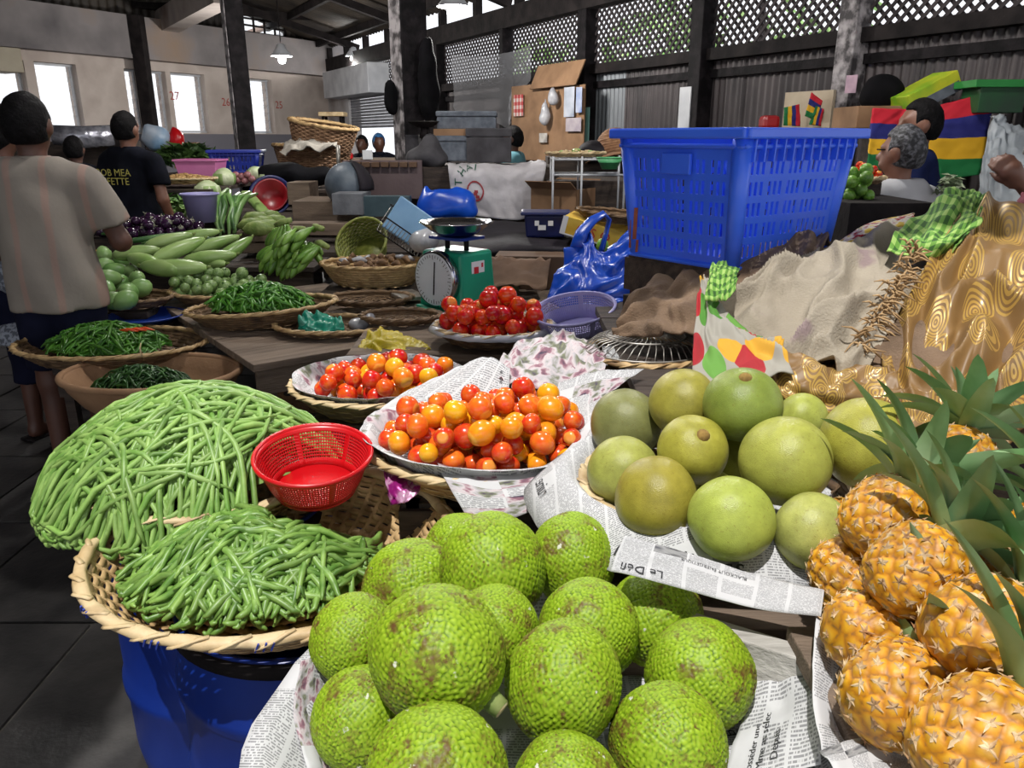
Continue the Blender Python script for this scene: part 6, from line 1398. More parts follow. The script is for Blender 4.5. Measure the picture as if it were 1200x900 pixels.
for k, (x, y) in enumerate([(276,205), (283,207), (290,205), (279,211), (287,212), (295,210)]):
    p = PY(x, y, 7.5); mb = MB(); mb.ball(p, 0.036, 12, 9, sz=0.95); solo('red_onion', mb, mat('onion_skin', srgb(120,66,74), srgb(160,110,112), 6, 0.4) if k == 0 else bpy.data.materials['onion_skin'], 'red onion heaped between the pale cabbages', 'onion', 'red onions between the cabbages')
# hanging green gourd bunch
for k in range(9):
    x0 = 262+3.2*k; p0 = PY(x0+random.uniform(-6,14), 222+random.uniform(-3,6), 6.3); p1 = PY(x0-6+random.uniform(-8,6), 244+random.uniform(-4, 4), 6.0); p2 = PY(x0-10+random.uniform(-4, 8), 272+random.uniform(-4, 4), 5.8)
    mb = MB(); mb.tube([p0, (p0+p1)/2+Vector((0,-0.05,0.02)), p1, (p1+p2)/2+Vector((0,-.03,0)), p2], [0.012, 0.02, 0.022, 0.022, 0.01], 8); solo('snake_gourd', mb, M_cuc if k % 2 else M_chay, 'long drooping green snake gourd between bucket and red bowl', 'gourd', 'drooping snake gourds')
p0, p1 = PY(288, 226, 6.6), PY(318, 258, 6.0); mb = MB(); mb.bar(p0, p1, 0.09, 0.05); mb.v = mb.v; solo('leek', mb, M_gourd, 'broad pale green stalk leaning below the red bowl', 'leek', bevel=0.02, segs=3)
# red bowl inside navy bowl, tilted to the viewer
q = PY(317, 229, 6.6); t = thing('plastic_bowl', 'red bowl nested in a navy one, tilted up on its side', 'bowl', tuple(q), rot=(R(62), R(14), 0))
for rr, m_, nm, dz in ((0.165, M_navy, 'outer_bowl', 0.0), (0.135, mat('dark_red_plastic', srgb(120,14,22), srgb(140,20,30), 4, 0.35), 'inner_bowl', 0.006)):
    mb = MB(); mb.lathe([(0, -0.09+dz), (rr*.7, -0.09+dz), (rr, 0.0+dz), (rr*1.08, 0.0+dz), (rr*1.08, 0.008+dz), (rr*.97, 0.008+dz), (rr*.68, -0.08+dz), (0, -0.08+dz)], 36); part(nm, mb, m_, t)
# lumpy bitter gourds and bananas on a wooden box
BZ = 0.86
q = PZ(345, 312, BZ)
plank_table('market_table', 'low table of green bananas and rough boxes', -1.62, -0.5, 4.85, 6.2, BZ, M_woodd, nb=5)
mb_ = None
for k, (x, y) in enumerate([(300,258), (308,264), (316,256), (304,270), (313,268), (323,262), (296,266)]):
    p = PZ(x, y, 1.03); mb = MB(); mb.tube([p+Vector((-0.09,0,0)), p+Vector((-.05,0,.01)), p+Vector((0,0,.012)), p+Vector((.05,0,.01)), p+Vector((.09,0,0))], [0.012, 0.038, 0.044, 0.038, 0.01], 12); mb.disp(0.008, 60, k); solo('bitter_gourd', mb, mat('bitter_gourd_skin', srgb(100,124,56), srgb(146,160,92), 20, 0.5, 0.4, 60) if k == 0 else bpy.data.materials['bitter_gourd_skin'], 'knobbly pale green bitter gourd next to the bananas', 'gourd', 'knobbly bitter gourds')
crate('wooden_crate', 'grey slatted crate under the knobbly gourds', (PZ(306, 300, BZ).x, PZ(306, 300, BZ).y+0.25), 0.36, 0.3, 0.14, M_wood, 0.1, rows=2, z0=BZ)
M_ban = mat('green_banana_skin', srgb(70,112,36), srgb(120,156,66), 6, 0.4, per=0.15)
def banana_mesh(c):
    mb = MB(); pts = [(0.075*math.sin(t_*1.5)*c, 0, -0.16*t_+0.03*t_*t_) for t_ in np.linspace(0, 1, 9)]
    mb.tube(pts, [0.006, 0.009, 0.017, 0.02, 0.021, 0.02, 0.017, 0.011, 0.004], 7); me = mb.mesh('banana'); me.materials.append(M_ban); return me
bms = [banana_mesh(1.0), banana_mesh(0.8)]
for hnd, (x, y, zc) in enumerate([(338,266,1.06), (352,278,1.02), (372,276,1.03), (350,292,0.95), (376,294,0.95), (335,290,0.96), (362,304,0.9)]):
    c_ = PZ(x, y+4, zc); t = thing('banana_hand', 'hand of stubby green bananas in the pile next to the knobbly gourds', 'bananas', tuple(c_), group='hands of green bananas'); t.rotation_euler = (random.uniform(-.4, .4), random.uniform(-.4, .4), random.uniform(-0.8, 0.8))
    for k in range(11):
        a = -0.95+1.9*(k % 6)/5; o = bpy.data.objects.new('banana', bms[k % 2]); COL.objects.link(o); o.parent = t; o.location = (0.05*math.sin(a), -0.05-0.02*(k//6), 0.05-0.03*(k//6)); o.rotation_euler = (-0.7+0.35*(k//6), 0, a-PI/2)
    mb = MB(); mb.tube([(-.05,0,.05), (0,-.02,.06), (.05,0,.05)], [0.014, 0.02, 0.014], 7); part('crown', mb, M_stem, t)
# rough wooden boxes and planks behind bananas
def pbox(name, label, x0, x1, y0, y1, Y_, dp, m_, cat='box', rz=0.0, bev=0.003):
    a = PY(x0, y1, Y_); b2 = PY(x1, y0, Y_); t = MB(); t.box(((a.x+b2.x)/2, Y_+dp/2, (a.z+b2.z)/2), (abs(b2.x-a.x), dp, abs(b2.z-a.z)), rz); return solo(name, t, m_, label, cat, smooth=False, bevel=bev)
pbox('wooden_box', 'grey plank box behind the green bananas', 345, 425, 236, 275, 5.6, 0.5, M_wood)
pbox('wooden_box', 'short thick timber block near the red bowl', 338, 362, 214, 240, 6.5, 0.3, M_wood)
pbox('plank', 'weathered plank lying in front of the grey plank box', 330, 440, 262, 276, 5.2, 0.18, M_wood, 'plank')
M_foam = mat('dirty_grey_foam', srgb(88,90,96), srgb(116,118,124), 8, 0.85, 0.3, 40); M_foamt = mat('grey_teal_panel', srgb(46,66,74), srgb(62,82,90), 6, 0.6)
pbox('foam_slab', 'dirty grey foam slab beside the dark melon', 390, 424, 227, 252, 5.3, 0.35, M_foam, 'foam')
pbox('side_panel', 'dull teal wooden panel below the brown board', 421, 480, 230, 254, 5.35, 0.1, M_foamt, 'panel')
pbox('brown_board', 'purplish brown board fronting the tall counter', 404, 494, 188, 233, 5.9, 0.05, mat('purple_brown_paint', srgb(86,70,72), srgb(108,92,92), 3, 0.7, 0.3, 20), 'board')
for k in range(8): pbox('brick', 'small dark block in the row along the counter top', 402+11*k, 411+11*k, 190, 196, 5.85, 0.12, M_cardd, 'block').__setitem__('group', 'blocks along the counter top')
p = PY(408, 217, 5.7); t = thing('melon', 'big dusky blue grey melon under a dark wrap', 'melon', tuple(p)); mb = MB(); mb.ball((0,0,0), 0.165, 24, 16, sz=0.98); part('rind', mb, mat('dusky_melon_rind', srgb(70,80,92), srgb(96,106,116), 6, 0.5, 0.2, 30), t)
mb = MB(); mb.grid(lambda u, v: (0.172*math.cos(-0.9+2.2*u)*math.sin(0.25+1.5*v)*(1+0.25*v*u), 0.172*math.sin(-1.6+3.0*u)*math.sin(0.25+1.5*v)*0.9, 0.172*math.cos(0.25+1.5*v)), 16, 12); part('dark_wrap', mb, M_tarp, t, solid=0.003)
# green plastic basket, tray basket, dish rack
q = PZ(420, 296, 0.93); t = thing('woven_basket', 'olive green woven plastic basket lying tilted', 'basket', (q.x, q.y+0.1, 0.98), rot=(R(52), R(-20), 0))
M_olv = mat('olive_plastic_weave', srgb(96,104,38), srgb(136,140,66), 40, 0.5)
mb = MB()
for k in range(12): mb.grid(lambda u, v, k=k: ((0.1+0.05*((k+v)/12)+0.003*math.cos(PI*k+20*2*PI*u))*math.cos(2*PI*u), (0.1+0.05*((k+v)/12)+0.003*math.cos(PI*k+20*2*PI*u))*math.sin(2*PI*u), -0.14+0.14*((k+.95*v)/12)), 80, 1, wrap=True)
part('weave', mb, M_olv, t, stuff=True, solid=0.003); mb = MB(); mb.lathe([(0, -0.14), (0.1, -0.14), (0.1, -0.134), (0, -0.134)], 30); part('bottom', mb, M_olv, t)
mb = MB(); mb.tube([(0.152*math.cos(2*PI*k/40), 0.152*math.sin(2*PI*k/40), 0.0) for k in range(41)], 0.009, 8, cap=False); part('rim', mb, M_olv, t)
TR = PZ(435, 330, 0.84)
basket('cane_basket', 'woven cane basket of dried roots beside the scale', (TR.x, TR.y+0.12, 0.80), 0.275, 0.2, 0.12, base=0.72, rings=8, stakes=34, m=M_cane, mr=M_cane)
plank_table('trestle_table', 'rough trestle under the basket of dried roots', TR.x-0.25, TR.x+0.28, TR.y-0.1, TR.y+0.4, 0.798, M_woodd, nb=3)
M_root = mat('dried_root', srgb(86,62,44), srgb(130,100,70), 14, 0.9, 0.4, 40)
for k in range(34):
    a = random.uniform(0, 6.28); rr = math.sqrt(random.random()); p = Vector((TR.x+0.21*rr*math.cos(a), TR.y+0.12+0.14*rr*math.sin(a), 0.905+0.03*random.random())); d = Vector((random.uniform(-1,1), random.uniform(-1,1), random.uniform(-.2,.3)))*0.035
    mb = MB(); mb.tube([p-d, p+Vector((0,0,.008)), p+d], [0.008, 0.017, 0.007], 7); mb.disp(0.006, 50, k); solo('dried_root', mb, M_root if k % 7 else bpy.data.materials['cloudy_plastic'], 'small knobbly dried root in the woven basket' if k % 7 else 'pale papery scrap among the dried roots', 'root' if k % 7 else 'paper', 'dried roots in the woven basket' if k % 7 else 'papery scraps among the roots')
c = PY(478, 275, 4.25); t = thing('dish_rack', 'tilted wire dish rack with blue tray and clear bag inside', 'dish rack', tuple(c), rot=(R(18), R(36), 0.2))
for k in range(16):
    x = -0.15+0.02*k; mb = MB(); mb.tube([(x, -0.1, 0.05), (x, -0.08, -0.05), (x, 0.0, -0.075), (x, 0.08, -0.05), (x, 0.1, 0.05)], 0.0022, 5); part('wire', mb, M_wire, t)
for y_, z_ in ((-0.1, 0.05), (0.1, 0.05), (-0.08, -0.05), (0.08, -0.05)): mb = MB(); mb.tube([(-0.16, y_, z_), (0.16, y_, z_)], 0.004, 6); part('rail', mb, M_dark, t)
q2 = PY(480, 262, 4.3); mb = MB(); mb.box(q2, (0.24, 0.02, 0.2), M=Euler((R(-8), R(36), 0.25)).to_matrix()); solo('plastic_tray', mb, mat('pale_blue_plastic', srgb(110,150,186), srgb(130,168,200), 5, 0.35), 'pale blue tray standing in the dish rack', 'tray', smooth=False, bevel=0.008)
bag('plastic_bag', 'clear crinkled plastic bag spilling from the dish rack', [(PY(495,283,4.15), (0.09, 0.07, 0.06)), (PY(505,278,4.15), (0.05, 0.05, 0.05))], [], bpy.data.materials['cloudy_plastic'], h=0.012, k=0.03, wr=0.01, wf=40, seed=7.0)
plank_table('trestle_table', 'trestle under the olive basket and dish rack', -1.0, -0.42, 4.25, 4.75, 0.86, M_woodd, nb=3)

# far left goods
q = PY(205, 190, 8.2)
def tub(name, label, x0, x1, y0, y1, Y_, m_, cat='tub', dp=None, taper=0.85):
    a = PY(x0, y1, Y_); b2 = PY(x1, y0, Y_); w_ = abs(b2.x-a.x); h_ = abs(b2.z-a.z); dp = dp or w_*0.8; t = thing(name, label, cat, ((a.x+b2.x)/2, Y_+dp/2, min(a.z, b2.z)))
    mb = MB(); th = 0.008
    for v0, v1, in_ in ((0, 1, 0), (0.06, 1, th)):
        pass
    k = taper
    P0 = [(-w_/2*k, -dp/2*k, 0), (w_/2*k, -dp/2*k, 0), (w_/2*k, dp/2*k, 0), (-w_/2*k, dp/2*k, 0)]; P1 = [(-w_/2, -dp/2, h_), (w_/2, -dp/2, h_), (w_/2, dp/2, h_), (-w_/2, dp/2, h_)]
    mb.add(P0+P1, [(0,1,2,3), (0,1,5,4), (1,2,6,5), (2,3,7,6), (3,0,4,7)]); part('shell', mb, m_, t, smooth=False, solid=th)
    mb = MB(); q_ = P1+P1[:1]
    for p0, p1 in zip(q_[:-1], q_[1:]): mb.bar(p0, p1, 0.03, 0.018)
    part('rim', mb, m_, t, smooth=False); return t
tub('plastic_tub', 'pink plastic tub standing on the raised display', 206, 252, 188, 209, 7.6, mat('pink_plastic', srgb(196,110,160), srgb(206,124,172), 4, 0.4))
slot_crate('plastic_crate', 'small navy blue plastic crate behind the pink tub', (PY(272, 202, 8.0).x, 8.2, PY(272, 202, 8.0).z), 0.15, 0.47, 0.36, 0.2, mat('royal_blue_plastic', srgb(24,40,130), srgb(30,50,150), 4, 0.4), rows=2, groups=3, rim=0.02)
q = PY(218, 213, 7.0); basket('cane_tray', 'cane tray of peanuts before the pink tub', (q.x, q.y, q.z-0.02), 0.26, 0.2, 0.05, base=0.85, rings=3, stakes=24, m=M_cane, cat='tray')
mb = MB()
for k in range(260):
    a = random.uniform(0, 6.28); rr = math.sqrt(random.random()); mb.ball((q.x+0.22*rr*math.cos(a), q.y+0.16*rr*math.sin(a), q.z+0.02+0.04*(1-rr)+random.uniform(0, .012)), 0.013, 6, 4, sx=1.5)
solo('peanuts', mb, mat('peanut_shell', srgb(150,116,66), srgb(180,146,96), 20, 0.8), 'loose peanuts heaped on the cane tray', 'peanuts', kind='stuff')
def greens(name, label, c, rx, ry, H, n, m_, Ls=(0.06, 0.12)):
    mb = MB()
    for k in range(n):
        a = random.uniform(0, 6.28); rr = math.sqrt(random.random()); p = Vector((c[0]+rx*rr*math.cos(a), c[1]+ry*rr*math.sin(a), c[2]+H*(1-rr*rr)*random.uniform(.5, 1.05))); e = Euler((random.uniform(-.9,.9), random.uniform(-.9,.9), random.uniform(0, 6))).to_matrix(); z = random.uniform(*Ls)
        mb.add([p+e@Vector((0,-z,0)), p+e@Vector((z*.35,0,z*.2)), p+e@Vector((0,z,0)), p+e@Vector((-z*.35,0,z*.2))], [(0,1,2,3)])
    return solo(name, mb, m_, label, 'greens', kind='stuff')
M_green = mat('leafy_greens', srgb(34,58,24), srgb(74,104,46), 6, 0.6)
q = PY(206, 190, 8.6); greens('leafy_greens', 'heap of dark leafy greens behind the pink tub', (q.x, q.y+0.3, q.z-0.02), 0.42, 0.3, 0.2, 420, M_green)
q = PY(196, 235, 6.6); greens('leafy_greens', 'loose green leaves around the lilac bucket', (q.x+0.12, q.y-0.1, HZ), 0.32, 0.2, 0.12, 160, mat('fresh_leaves', srgb(70,110,50), srgb(120,150,80), 6, 0.6))
plank_table('market_table', 'far display table of greens, tubs and crates', -3.7, -1.7, 8.45, 10.2, 1.18, M_woodd, nb=5)
plank_table('market_table', 'narrow stand under the pink tub and peanuts', -3.3, -2.58, 6.75, 8.35, 1.12, M_woodd, nb=4)
# big wicker baskets
def wicker(x, y, Y_, wpx, dpz, label, tilt=(0,0)):
    p = PY(x, y, Y_); r = px(wpx, p)/2; basket('wicker_basket', label, (p.x, p.y+r, p.z), r, r*0.8, dpz, base=0.8, rings=14, stakes=40, m=mat('brown_wicker', srgb(104,76,54), srgb(140,108,80), 14, 0.7, 0.25, 60) if 'brown_wicker' not in bpy.data.materials else bpy.data.materials['brown_wicker'], mr=M_cane, tilt=tilt, rimr=0.025, amp=0.012)
wicker(358, 207, 8.0, 92, 0.30, 'big deep wicker basket carrying another above the black cloth'); wicker(368, 178, 8.0, 80, 0.27, 'big wicker basket tipped on top of another', (R(4), R(9)))
mb = MB(); mb.grid(crump(spl([[(PY(332,178,8.05))-Vector((0,.1,0)), PY(355,174,7.85), PY(395,174,7.9)], [PY(335,166,8.15), PY(360,162,8.15), PY(395,168,8.15)]]), 0.06, 6, 3.0), 16, 10); solo('white_sack', mb, mat('pale_sack', srgb(176,170,160), srgb(150,144,136), 6, 0.8), 'pale sack bulging between the two wicker baskets', 'sack', solid=0.01)
bag('black_cloth', 'heap of black cloth before the wicker baskets', [(PY(345,206,7.3), (0.28, 0.2, 0.1)), (PY(318,200,7.4), (0.14, 0.15, 0.08)), (PY(368,208,7.3), (0.15, 0.15, 0.07))], [], mat('black_cotton', srgb(8,8,11), srgb(16,16,20), 6, 0.9, spec=0.1), h=0.025, k=0.08, wr=0.02, wf=16)
plank_table('market_table', 'sturdy table under the wicker baskets and black cloth', PY(320,215,7.3).x, PY(420,215,7.3).x, 7.0, 8.9, 1.1, M_woodd, nb=5)
# bags and boxes at the wall
bag('plastic_bag', 'white and pale blue plastic bag by the louvred window', [(PY(183,160,9.6), (0.16, 0.12, 0.14)), (PY(176,166,9.6), (0.1, 0.1, 0.08))], [(PY(181,160,9.6), PY(174,148,9.6), 0.08, 0.02)], mat('white_blue_plastic', srgb(196,206,220), srgb(120,160,196), 4, 0.4), h=0.025, k=0.05, wr=0.02, wf=18)
bag('plastic_bag', 'bright red plastic bag under the louvred window', [(PY(206,163,9.7), (0.09, 0.08, 0.12))], [(PY(206,160,9.7), PY(203,151,9.7), 0.05, 0.02)], M_redp, h=0.02, k=0.05, wr=0.01, wf=20)
q = PY(218, 168, 9.8); carton('cardboard_box', 'faded cardboard box next to the red bag by the wall', (q.x, q.y, 1.18), (0.28, 0.25, 0.3), 0.2, M_card)
# rolled foil sheet above the stalls on the left
a_, b_ = PY(62, 158, 8.2), PY(132, 158, 8.4); mb = MB(); mb.tube([a_, (a_+b_)/2+Vector((0,0,-.02)), b_], [0.1, 0.11, 0.1], 14); mb.disp(0.02, 12, 1.0); solo('foil_roll', mb, mat('crinkled_foil', srgb(120,120,130), srgb(180,180,190), 14, 0.25, 0.6, 30, metal=0.6), 'long crinkled silver foil roll behind the seated head', 'roll')
pbox('dark_box', 'dark box at the end of the foil roll', 120, 138, 148, 172, 8.5, 0.3, M_dark)
pbox('stall_shelf', 'dark shelf counter under the foil roll', 30, 140, 166, 260, 8.6, 0.5, M_woodd, 'shelf')
# beige unit hanging in the open window at the far left
s0, z0 = WL(18, 86); s1, z1 = WL(-30, 52); mb = MB(); mb.bar(PL(s0, (z0+z1)/2, 0.0), PL(s1, (z0+z1)/2, 0.0), 0.5, z1-z0); solo('wall_unit', mb, mat('beige_metal', srgb(160,150,130), srgb(176,166,146), 3, 0.6), 'beige boxed unit set in the top of the open window', 'unit', smooth=False, bevel=0.01)
# ================================================================== tall middle counter and background goods
pbox('counter', 'tall dark counter carrying the foam boxes', 405, 650, 196, 330, 6.0, 1.0, M_woodd, 'counter')
M_sackw = mat('white_woven_sack', srgb(168,164,168), srgb(196,192,196), 6, 0.6, 0.25, 40)
fn = crump(spl([[PY(525,192,6.3), PY(560,193,6.3), PY(600,192,6.3), PY(636,188,6.3)], [PY(525,196,5.94), PY(560,197,5.94), PY(600,197,5.94), PY(640,194,5.94)], [PY(528,222,5.88), PY(562,225,5.88), PY(602,226,5.88), PY(634,222,5.88)], [PY(532,250,5.86), PY(565,254,5.85), PY(606,258,5.85), PY(626,250,5.86)]]), 0.01, 4, 4.0, 0.02, 4, 0.1)
t = thing('woven_sack', 'white woven sack with green lettering and a red emblem hung over the tall counter', 'sack', tuple(PY(580, 255, 5.86)))
mb = MB(); mb.grid(fn, 40, 34); part('fabric', mb, M_sackw, t, world=True, solid=0.004)
for k, ch in enumerate('THAI'):
    mb = MB(); a = R(178-32*k); cx_, cy_ = 0.27, 0.62; u0 = cx_+0.13*math.cos(a); v0 = cy_-0.22*math.sin(a); ang = a-PI/2
    text_on(mb, ch, fn, u0, v0, (0.11*math.cos(ang), -0.17*math.sin(ang)), (-0.11*math.sin(ang), -0.17*math.cos(ang)), 0.012, -1); text_on(mb, ch, fn, u0, v0, (0.11*math.cos(ang), -0.17*math.sin(ang)), (-0.11*math.sin(ang), -0.17*math.cos(ang)), 0.012, 1)
    part('letter', mb, mat('green_print', srgb(40,90,70), rough=0.7) if k == 0 else bpy.data.materials['green_print'], t, world=True, smooth=False)
for sg in (-1, 1):
    mb = MB()
    for q in range(24):
        a0, a1 = 2*PI*q/24, 2*PI*(q+1)/24; P_ = []
        for a, rr in ((a0, .09), (a1, .09), (a1, .075), (a0, .075)): u, v = 0.29+rr*math.cos(a), 0.66-rr*1.5*math.sin(a); P_.append(np.array(fn(u, v))+surf_n(fn, u, v)*0.011*sg)
        mb.add(P_, [(0,1,2,3)])
    for (du, dv) in ((0, .03), (.02, .07), (-.03, .06), (.01, 0)):
        P_ = [np.array(fn(0.29+du+a, 0.67+dv+c_))+surf_n(fn, 0.29, 0.67)*0.011*sg for a, c_ in ((-.02,-.02), (.02,-.02), (.02,.02), (-.02,.02))]; mb.add(P_, [(0,1,2,3)])
    part('emblem', mb, mat('red_print', srgb(150,50,56), rough=0.7) if sg < 0 else bpy.data.materials['red_print'], t, world=True, smooth=False)
def lidbox(name, label, x0, x1, y0, y1, Y_, dp, m_, lid=0.25, rz=0.0):
    a = PY(x0, y1, Y_); b2 = PY(x1, y0, Y_); W_, H_ = abs(b2.x-a.x), abs(b2.z-a.z)
    t = thing(name, label, 'box', ((a.x+b2.x)/2, Y_+dp/2, min(a.z, b2.z)), rz)
    mb = MB(); mb.box((0, 0, H_*(1-lid)/2), (W_*.97, dp*.97, H_*(1-lid)-0.004)); part('body', mb, m_, t, smooth=False, bevel=0.01)
    mb = MB(); mb.box((0, 0, H_*(1-lid/2)), (W_, dp, H_*lid)); part('lid', mb, m_, t, smooth=False, bevel=0.01)
M_foamd = mat('dark_grey_foam', srgb(50,48,52), srgb(72,70,74), 8, 0.85, 0.3, 40); M_foamb = mat('grey_blue_foam', srgb(82,88,98), srgb(108,114,124), 20, 0.85, 0.3, 40)
lidbox('foam_box', 'speckled grey foam box under the pale brown slab', 508, 548, 158, 189, 6.15, 0.4, M_foamb)
lidbox('foam_box', 'large dark foam box at the bottom of the stack', 546, 600, 150, 191, 6.12, 0.5, M_foamd)
lidbox('foam_box', 'blue grey lidded foam box topmost in the stack', 511, 582, 130, 152, 6.2, 0.4, M_foamb, 0.3)
pbox('foam_slab', 'pale brown slab on the speckled foam box', 508, 546, 151, 159, 6.15, 0.3, M_card, 'slab')
bag('rubble_sack', 'dark lumpy sack slumped at the foot of the thick column', [(PY(500,184,6.15), (0.16, 0.15, 0.09)), (PY(502,172,6.15), (0.07, 0.08, 0.1))], [], M_foamd, h=0.02, k=0.06, wr=0.012, wf=24)
q = PY(497, 146, 6.25); t = thing('metal_pan', 'dark shallow pan balanced on the sack and foam box', 'pan', tuple(q)); mb = MB(); mb.lathe([(0, -0.02), (0.06, -0.02), (0.13, 0.02), (0.135, 0.022), (0.125, 0.024), (0.055, -0.012), (0, -0.012)], 28); part('bowl', mb, M_dark, t); mb = MB(); mb.tube([(0, 0, -0.02), (0, 0, -0.1)], [0.03, 0.04], 10); part('foot', mb, M_dark, t)
pbox('light_box', 'small wooden offcut leaning by the column foot', 476, 490, 158, 186, 6.3, 0.2, M_foamd, 'offcut')
# black jacket hanging on the column
bag('hanging_jacket', 'black jacket hanging on the side of the thick column', [(PY(503,100,7.25), (0.08, 0.1, 0.28)), (PY(504,118,7.25), (0.07, 0.1, 0.16)), (PY(499,72,7.25), (0.05, 0.08, 0.16))], [], mat('black_cloth', srgb(10,10,12), srgb(20,18,22), 6, 0.9, spec=0.1), h=0.03, k=0.08, wr=0.012, wf=20)
bag('hanging_jacket', 'small black jacket hanging on the shutter side of the column', [(PY(458,118,7.3), (0.06, 0.06, 0.13)), (PY(456,106,7.3), (0.04, 0.05, 0.07))], [], bpy.data.materials['black_cloth'], h=0.025, k=0.05, wr=0.01, wf=24)
# white sheet over the lattice
def wr_pt(x, y, off): s_, z_ = WR(x, y, off); return PR(s_, z_, off)
cl = [[wr_pt(530,64,.2), wr_pt(560,66,.2), wr_pt(594,62,.2), wr_pt(622,52,.2)], [wr_pt(531,96,.2), wr_pt(562,96,.24), wr_pt(596,92,.2), wr_pt(620,98,.22)], [wr_pt(530,128,.22), wr_pt(560,126,.26), wr_pt(594,122,.24), wr_pt(600,104,.24)], [wr_pt(534,142,.2), wr_pt(565,136,.24), wr_pt(594,150,.24), wr_pt(598,140,.24)]]
m, nt, b = newmat('thin_white_sheet'); L = nt.links.new; tl = N(nt, 'ShaderNodeBsdfTranslucent'); tl.inputs['Color'].default_value = (0.8, 0.8, 0.84, 1); b.inputs['Base Color'].default_value = (0.8, 0.8, 0.84, 1); b.inputs['Roughness'].default_value = 0.9
ms = N(nt, 'ShaderNodeMixShader', Fac=0.7); tp_ = N(nt, 'ShaderNodeBsdfTransparent'); m2_ = N(nt, 'ShaderNodeMixShader', Fac=0.62); L(b.outputs[0], ms.inputs[1]); L(tl.outputs[0], ms.inputs[2]); L(ms.outputs[0], m2_.inputs[1]); L(tp_.outputs[0], m2_.inputs[2]); L(m2_.outputs[0], nt.nodes['Material Output'].inputs[0])
mb = MB(); mb.grid(crump(spl(cl), 0.03, 5, 2.0, 0.04, 4, 0.2), 40, 34); solo('white_sheet', mb, m, 'thin white sheet tied across the lattice above the foam boxes', 'sheet')
# cardboard panels on the wall
def wpanel(name, label, x0, x1, y0, y1, off, m_, cat, th=0.012, skew=0.0, kids=()):
    a, c_ = WR(x0, (y0+y1)/2, off)[0], WR(x1, (y0+y1)/2, off)[0]; xm = (x0+x1)/2; zt, zb = WR(xm, y0, off)[1], WR(xm, y1, off)[1]
    mb = MB(); mb.add([PR(a, zb, off), PR(c_, zb, off), PR(c_, zt, off+skew), PR(a, zt, off+skew)], [(0,1,2,3)], [(0,0), (1,0), (1,1), (0,1)])
    return solo(name, mb, m_, label, cat, smooth=False, solid=th, offset=0)
wpanel('cardboard_sheet', 'tall brown cardboard panel fixed to the lattice wall', 600, 664, 98, 188, 0.26, M_card, 'cardboard')
wpanel('cardboard_sheet', 'narrow brown cardboard panel beside the post', 660, 685, 100, 188, 0.28, M_card, 'cardboard')
wpanel('cardboard_flap', 'brown cardboard flap leaning out above the tall panel', 621, 675, 73, 102, 0.34, M_card, 'cardboard', skew=-0.12)
wpanel('poster', 'white calendar sheet with red print on the cardboard', 602, 613, 111, 136, 0.30, gingham('red_white_poster', srgb(206,200,196), srgb(196,120,116), srgb(170,40,44), 3), 'poster', 0.004)
wpanel('calendar', 'long pale grey calendar near the post', 661, 673, 102, 137, 0.32, mat('pale_print', srgb(190,194,204), srgb(140,148,164), 4, 0.7), 'calendar', 0.004)
wpanel('calendar', 'narrow calendar with blue foot beside the post', 675, 682, 102, 132, 0.33, mat('blue_print', srgb(190,194,204), srgb(60,100,170), 3, 0.7), 'calendar', 0.004)
wpanel('paper_notice', 'pale notice with scalloped lower edge on the narrow panel', 663, 681, 138, 154, 0.32, mat('pink_grey_paper', srgb(176,166,170), srgb(150,140,150), 9, 0.8), 'notice', 0.004)
wpanel('paper_notice', 'small square white notice low on the cardboard', 632, 641, 156, 167, 0.30, mat('white_notice', srgb(200,196,190), srgb(140,134,130), 9, 0.8), 'notice', 0.004)
wpanel('wall_strip', 'mint green painted strip at the foot of the post', 680, 690, 126, 180, 0.2, mat('mint_paint', srgb(120,170,160), srgb(140,186,176), 4, 0.7), 'strip')
for x_, y_, lab in ((639, 133, 'small white plastic bag hung on the tall cardboard panel'), (648, 112, 'tiny grey bag hung high on the cardboard panel')):
    p = wr_pt(x_, y_, 0.36); bag('hung_bag', lab, [(p, (0.05, 0.04, 0.12 if y_ > 120 else 0.07)), (p-Vector((0,0,.05)), (0.06, 0.04, 0.06))], [(p, p+Vector((0,0,.16 if y_ > 120 else .08)), 0.02, 0.008)], bpy.data.materials['cloudy_plastic'], h=0.02, k=0.04, wr=0.006, wf=30)
wpanel('white_board', 'narrow white board standing against the corrugated wall', 796, 809, 102, 150, 0.15, M_white, 'board')
wpanel('framed_board', 'cream framed board behind the small flags', 920, 976, 107, 150, 0.18, mat('cream_board', srgb(186,172,150), srgb(170,154,132), 6, 0.8), 'board', 0.03)
wpanel('paper_notice', 'pale pink notice pasted on the flaking post', 991, 1004, 88, 109, 0.27, mat('pink_notice', srgb(190,160,176), srgb(160,134,150), 12, 0.8), 'notice', 0.003)
# flags: four equal bands
def flag_mat(name, axis):
    m, nt, b = newmat(name); L = nt.links.new; tc = N(nt, 'ShaderNodeTexCoord'); sx = N(nt, 'ShaderNodeSeparateXYZ'); L(tc.outputs['UV'], sx.inputs[0])
    rp = ramp(nt, [(0.0, srgb(16,110,56)), (0.25, srgb(222,170,30)), (0.5, srgb(30,34,110)), (0.75, srgb(190,24,44))], 'CONSTANT'); L(sx.outputs[axis], rp.inputs['Fac']); L(rp.outputs['Color'], b.inputs['Base Color']); b.inputs['Roughness'].default_value = 0.75; return m
M_flag = flag_mat('four_band_flag', 'Y')
fl = [[PY(1016,196,4.75), PY(1050,202,4.8), PY(1090,212,4.8), PY(1148,205,4.8)], [PY(1018,174,4.8), PY(1055,176,4.85), PY(1095,178,4.85), PY(1154,178,4.85)], [PY(1020,150,4.85), PY(1058,152,4.9), PY(1100,148,4.9), PY(1160,142,4.9)], [PY(1022,127,4.9), PY(1060,128,4.95), PY(1105,122,4.95), PY(1168,104,4.95)]]
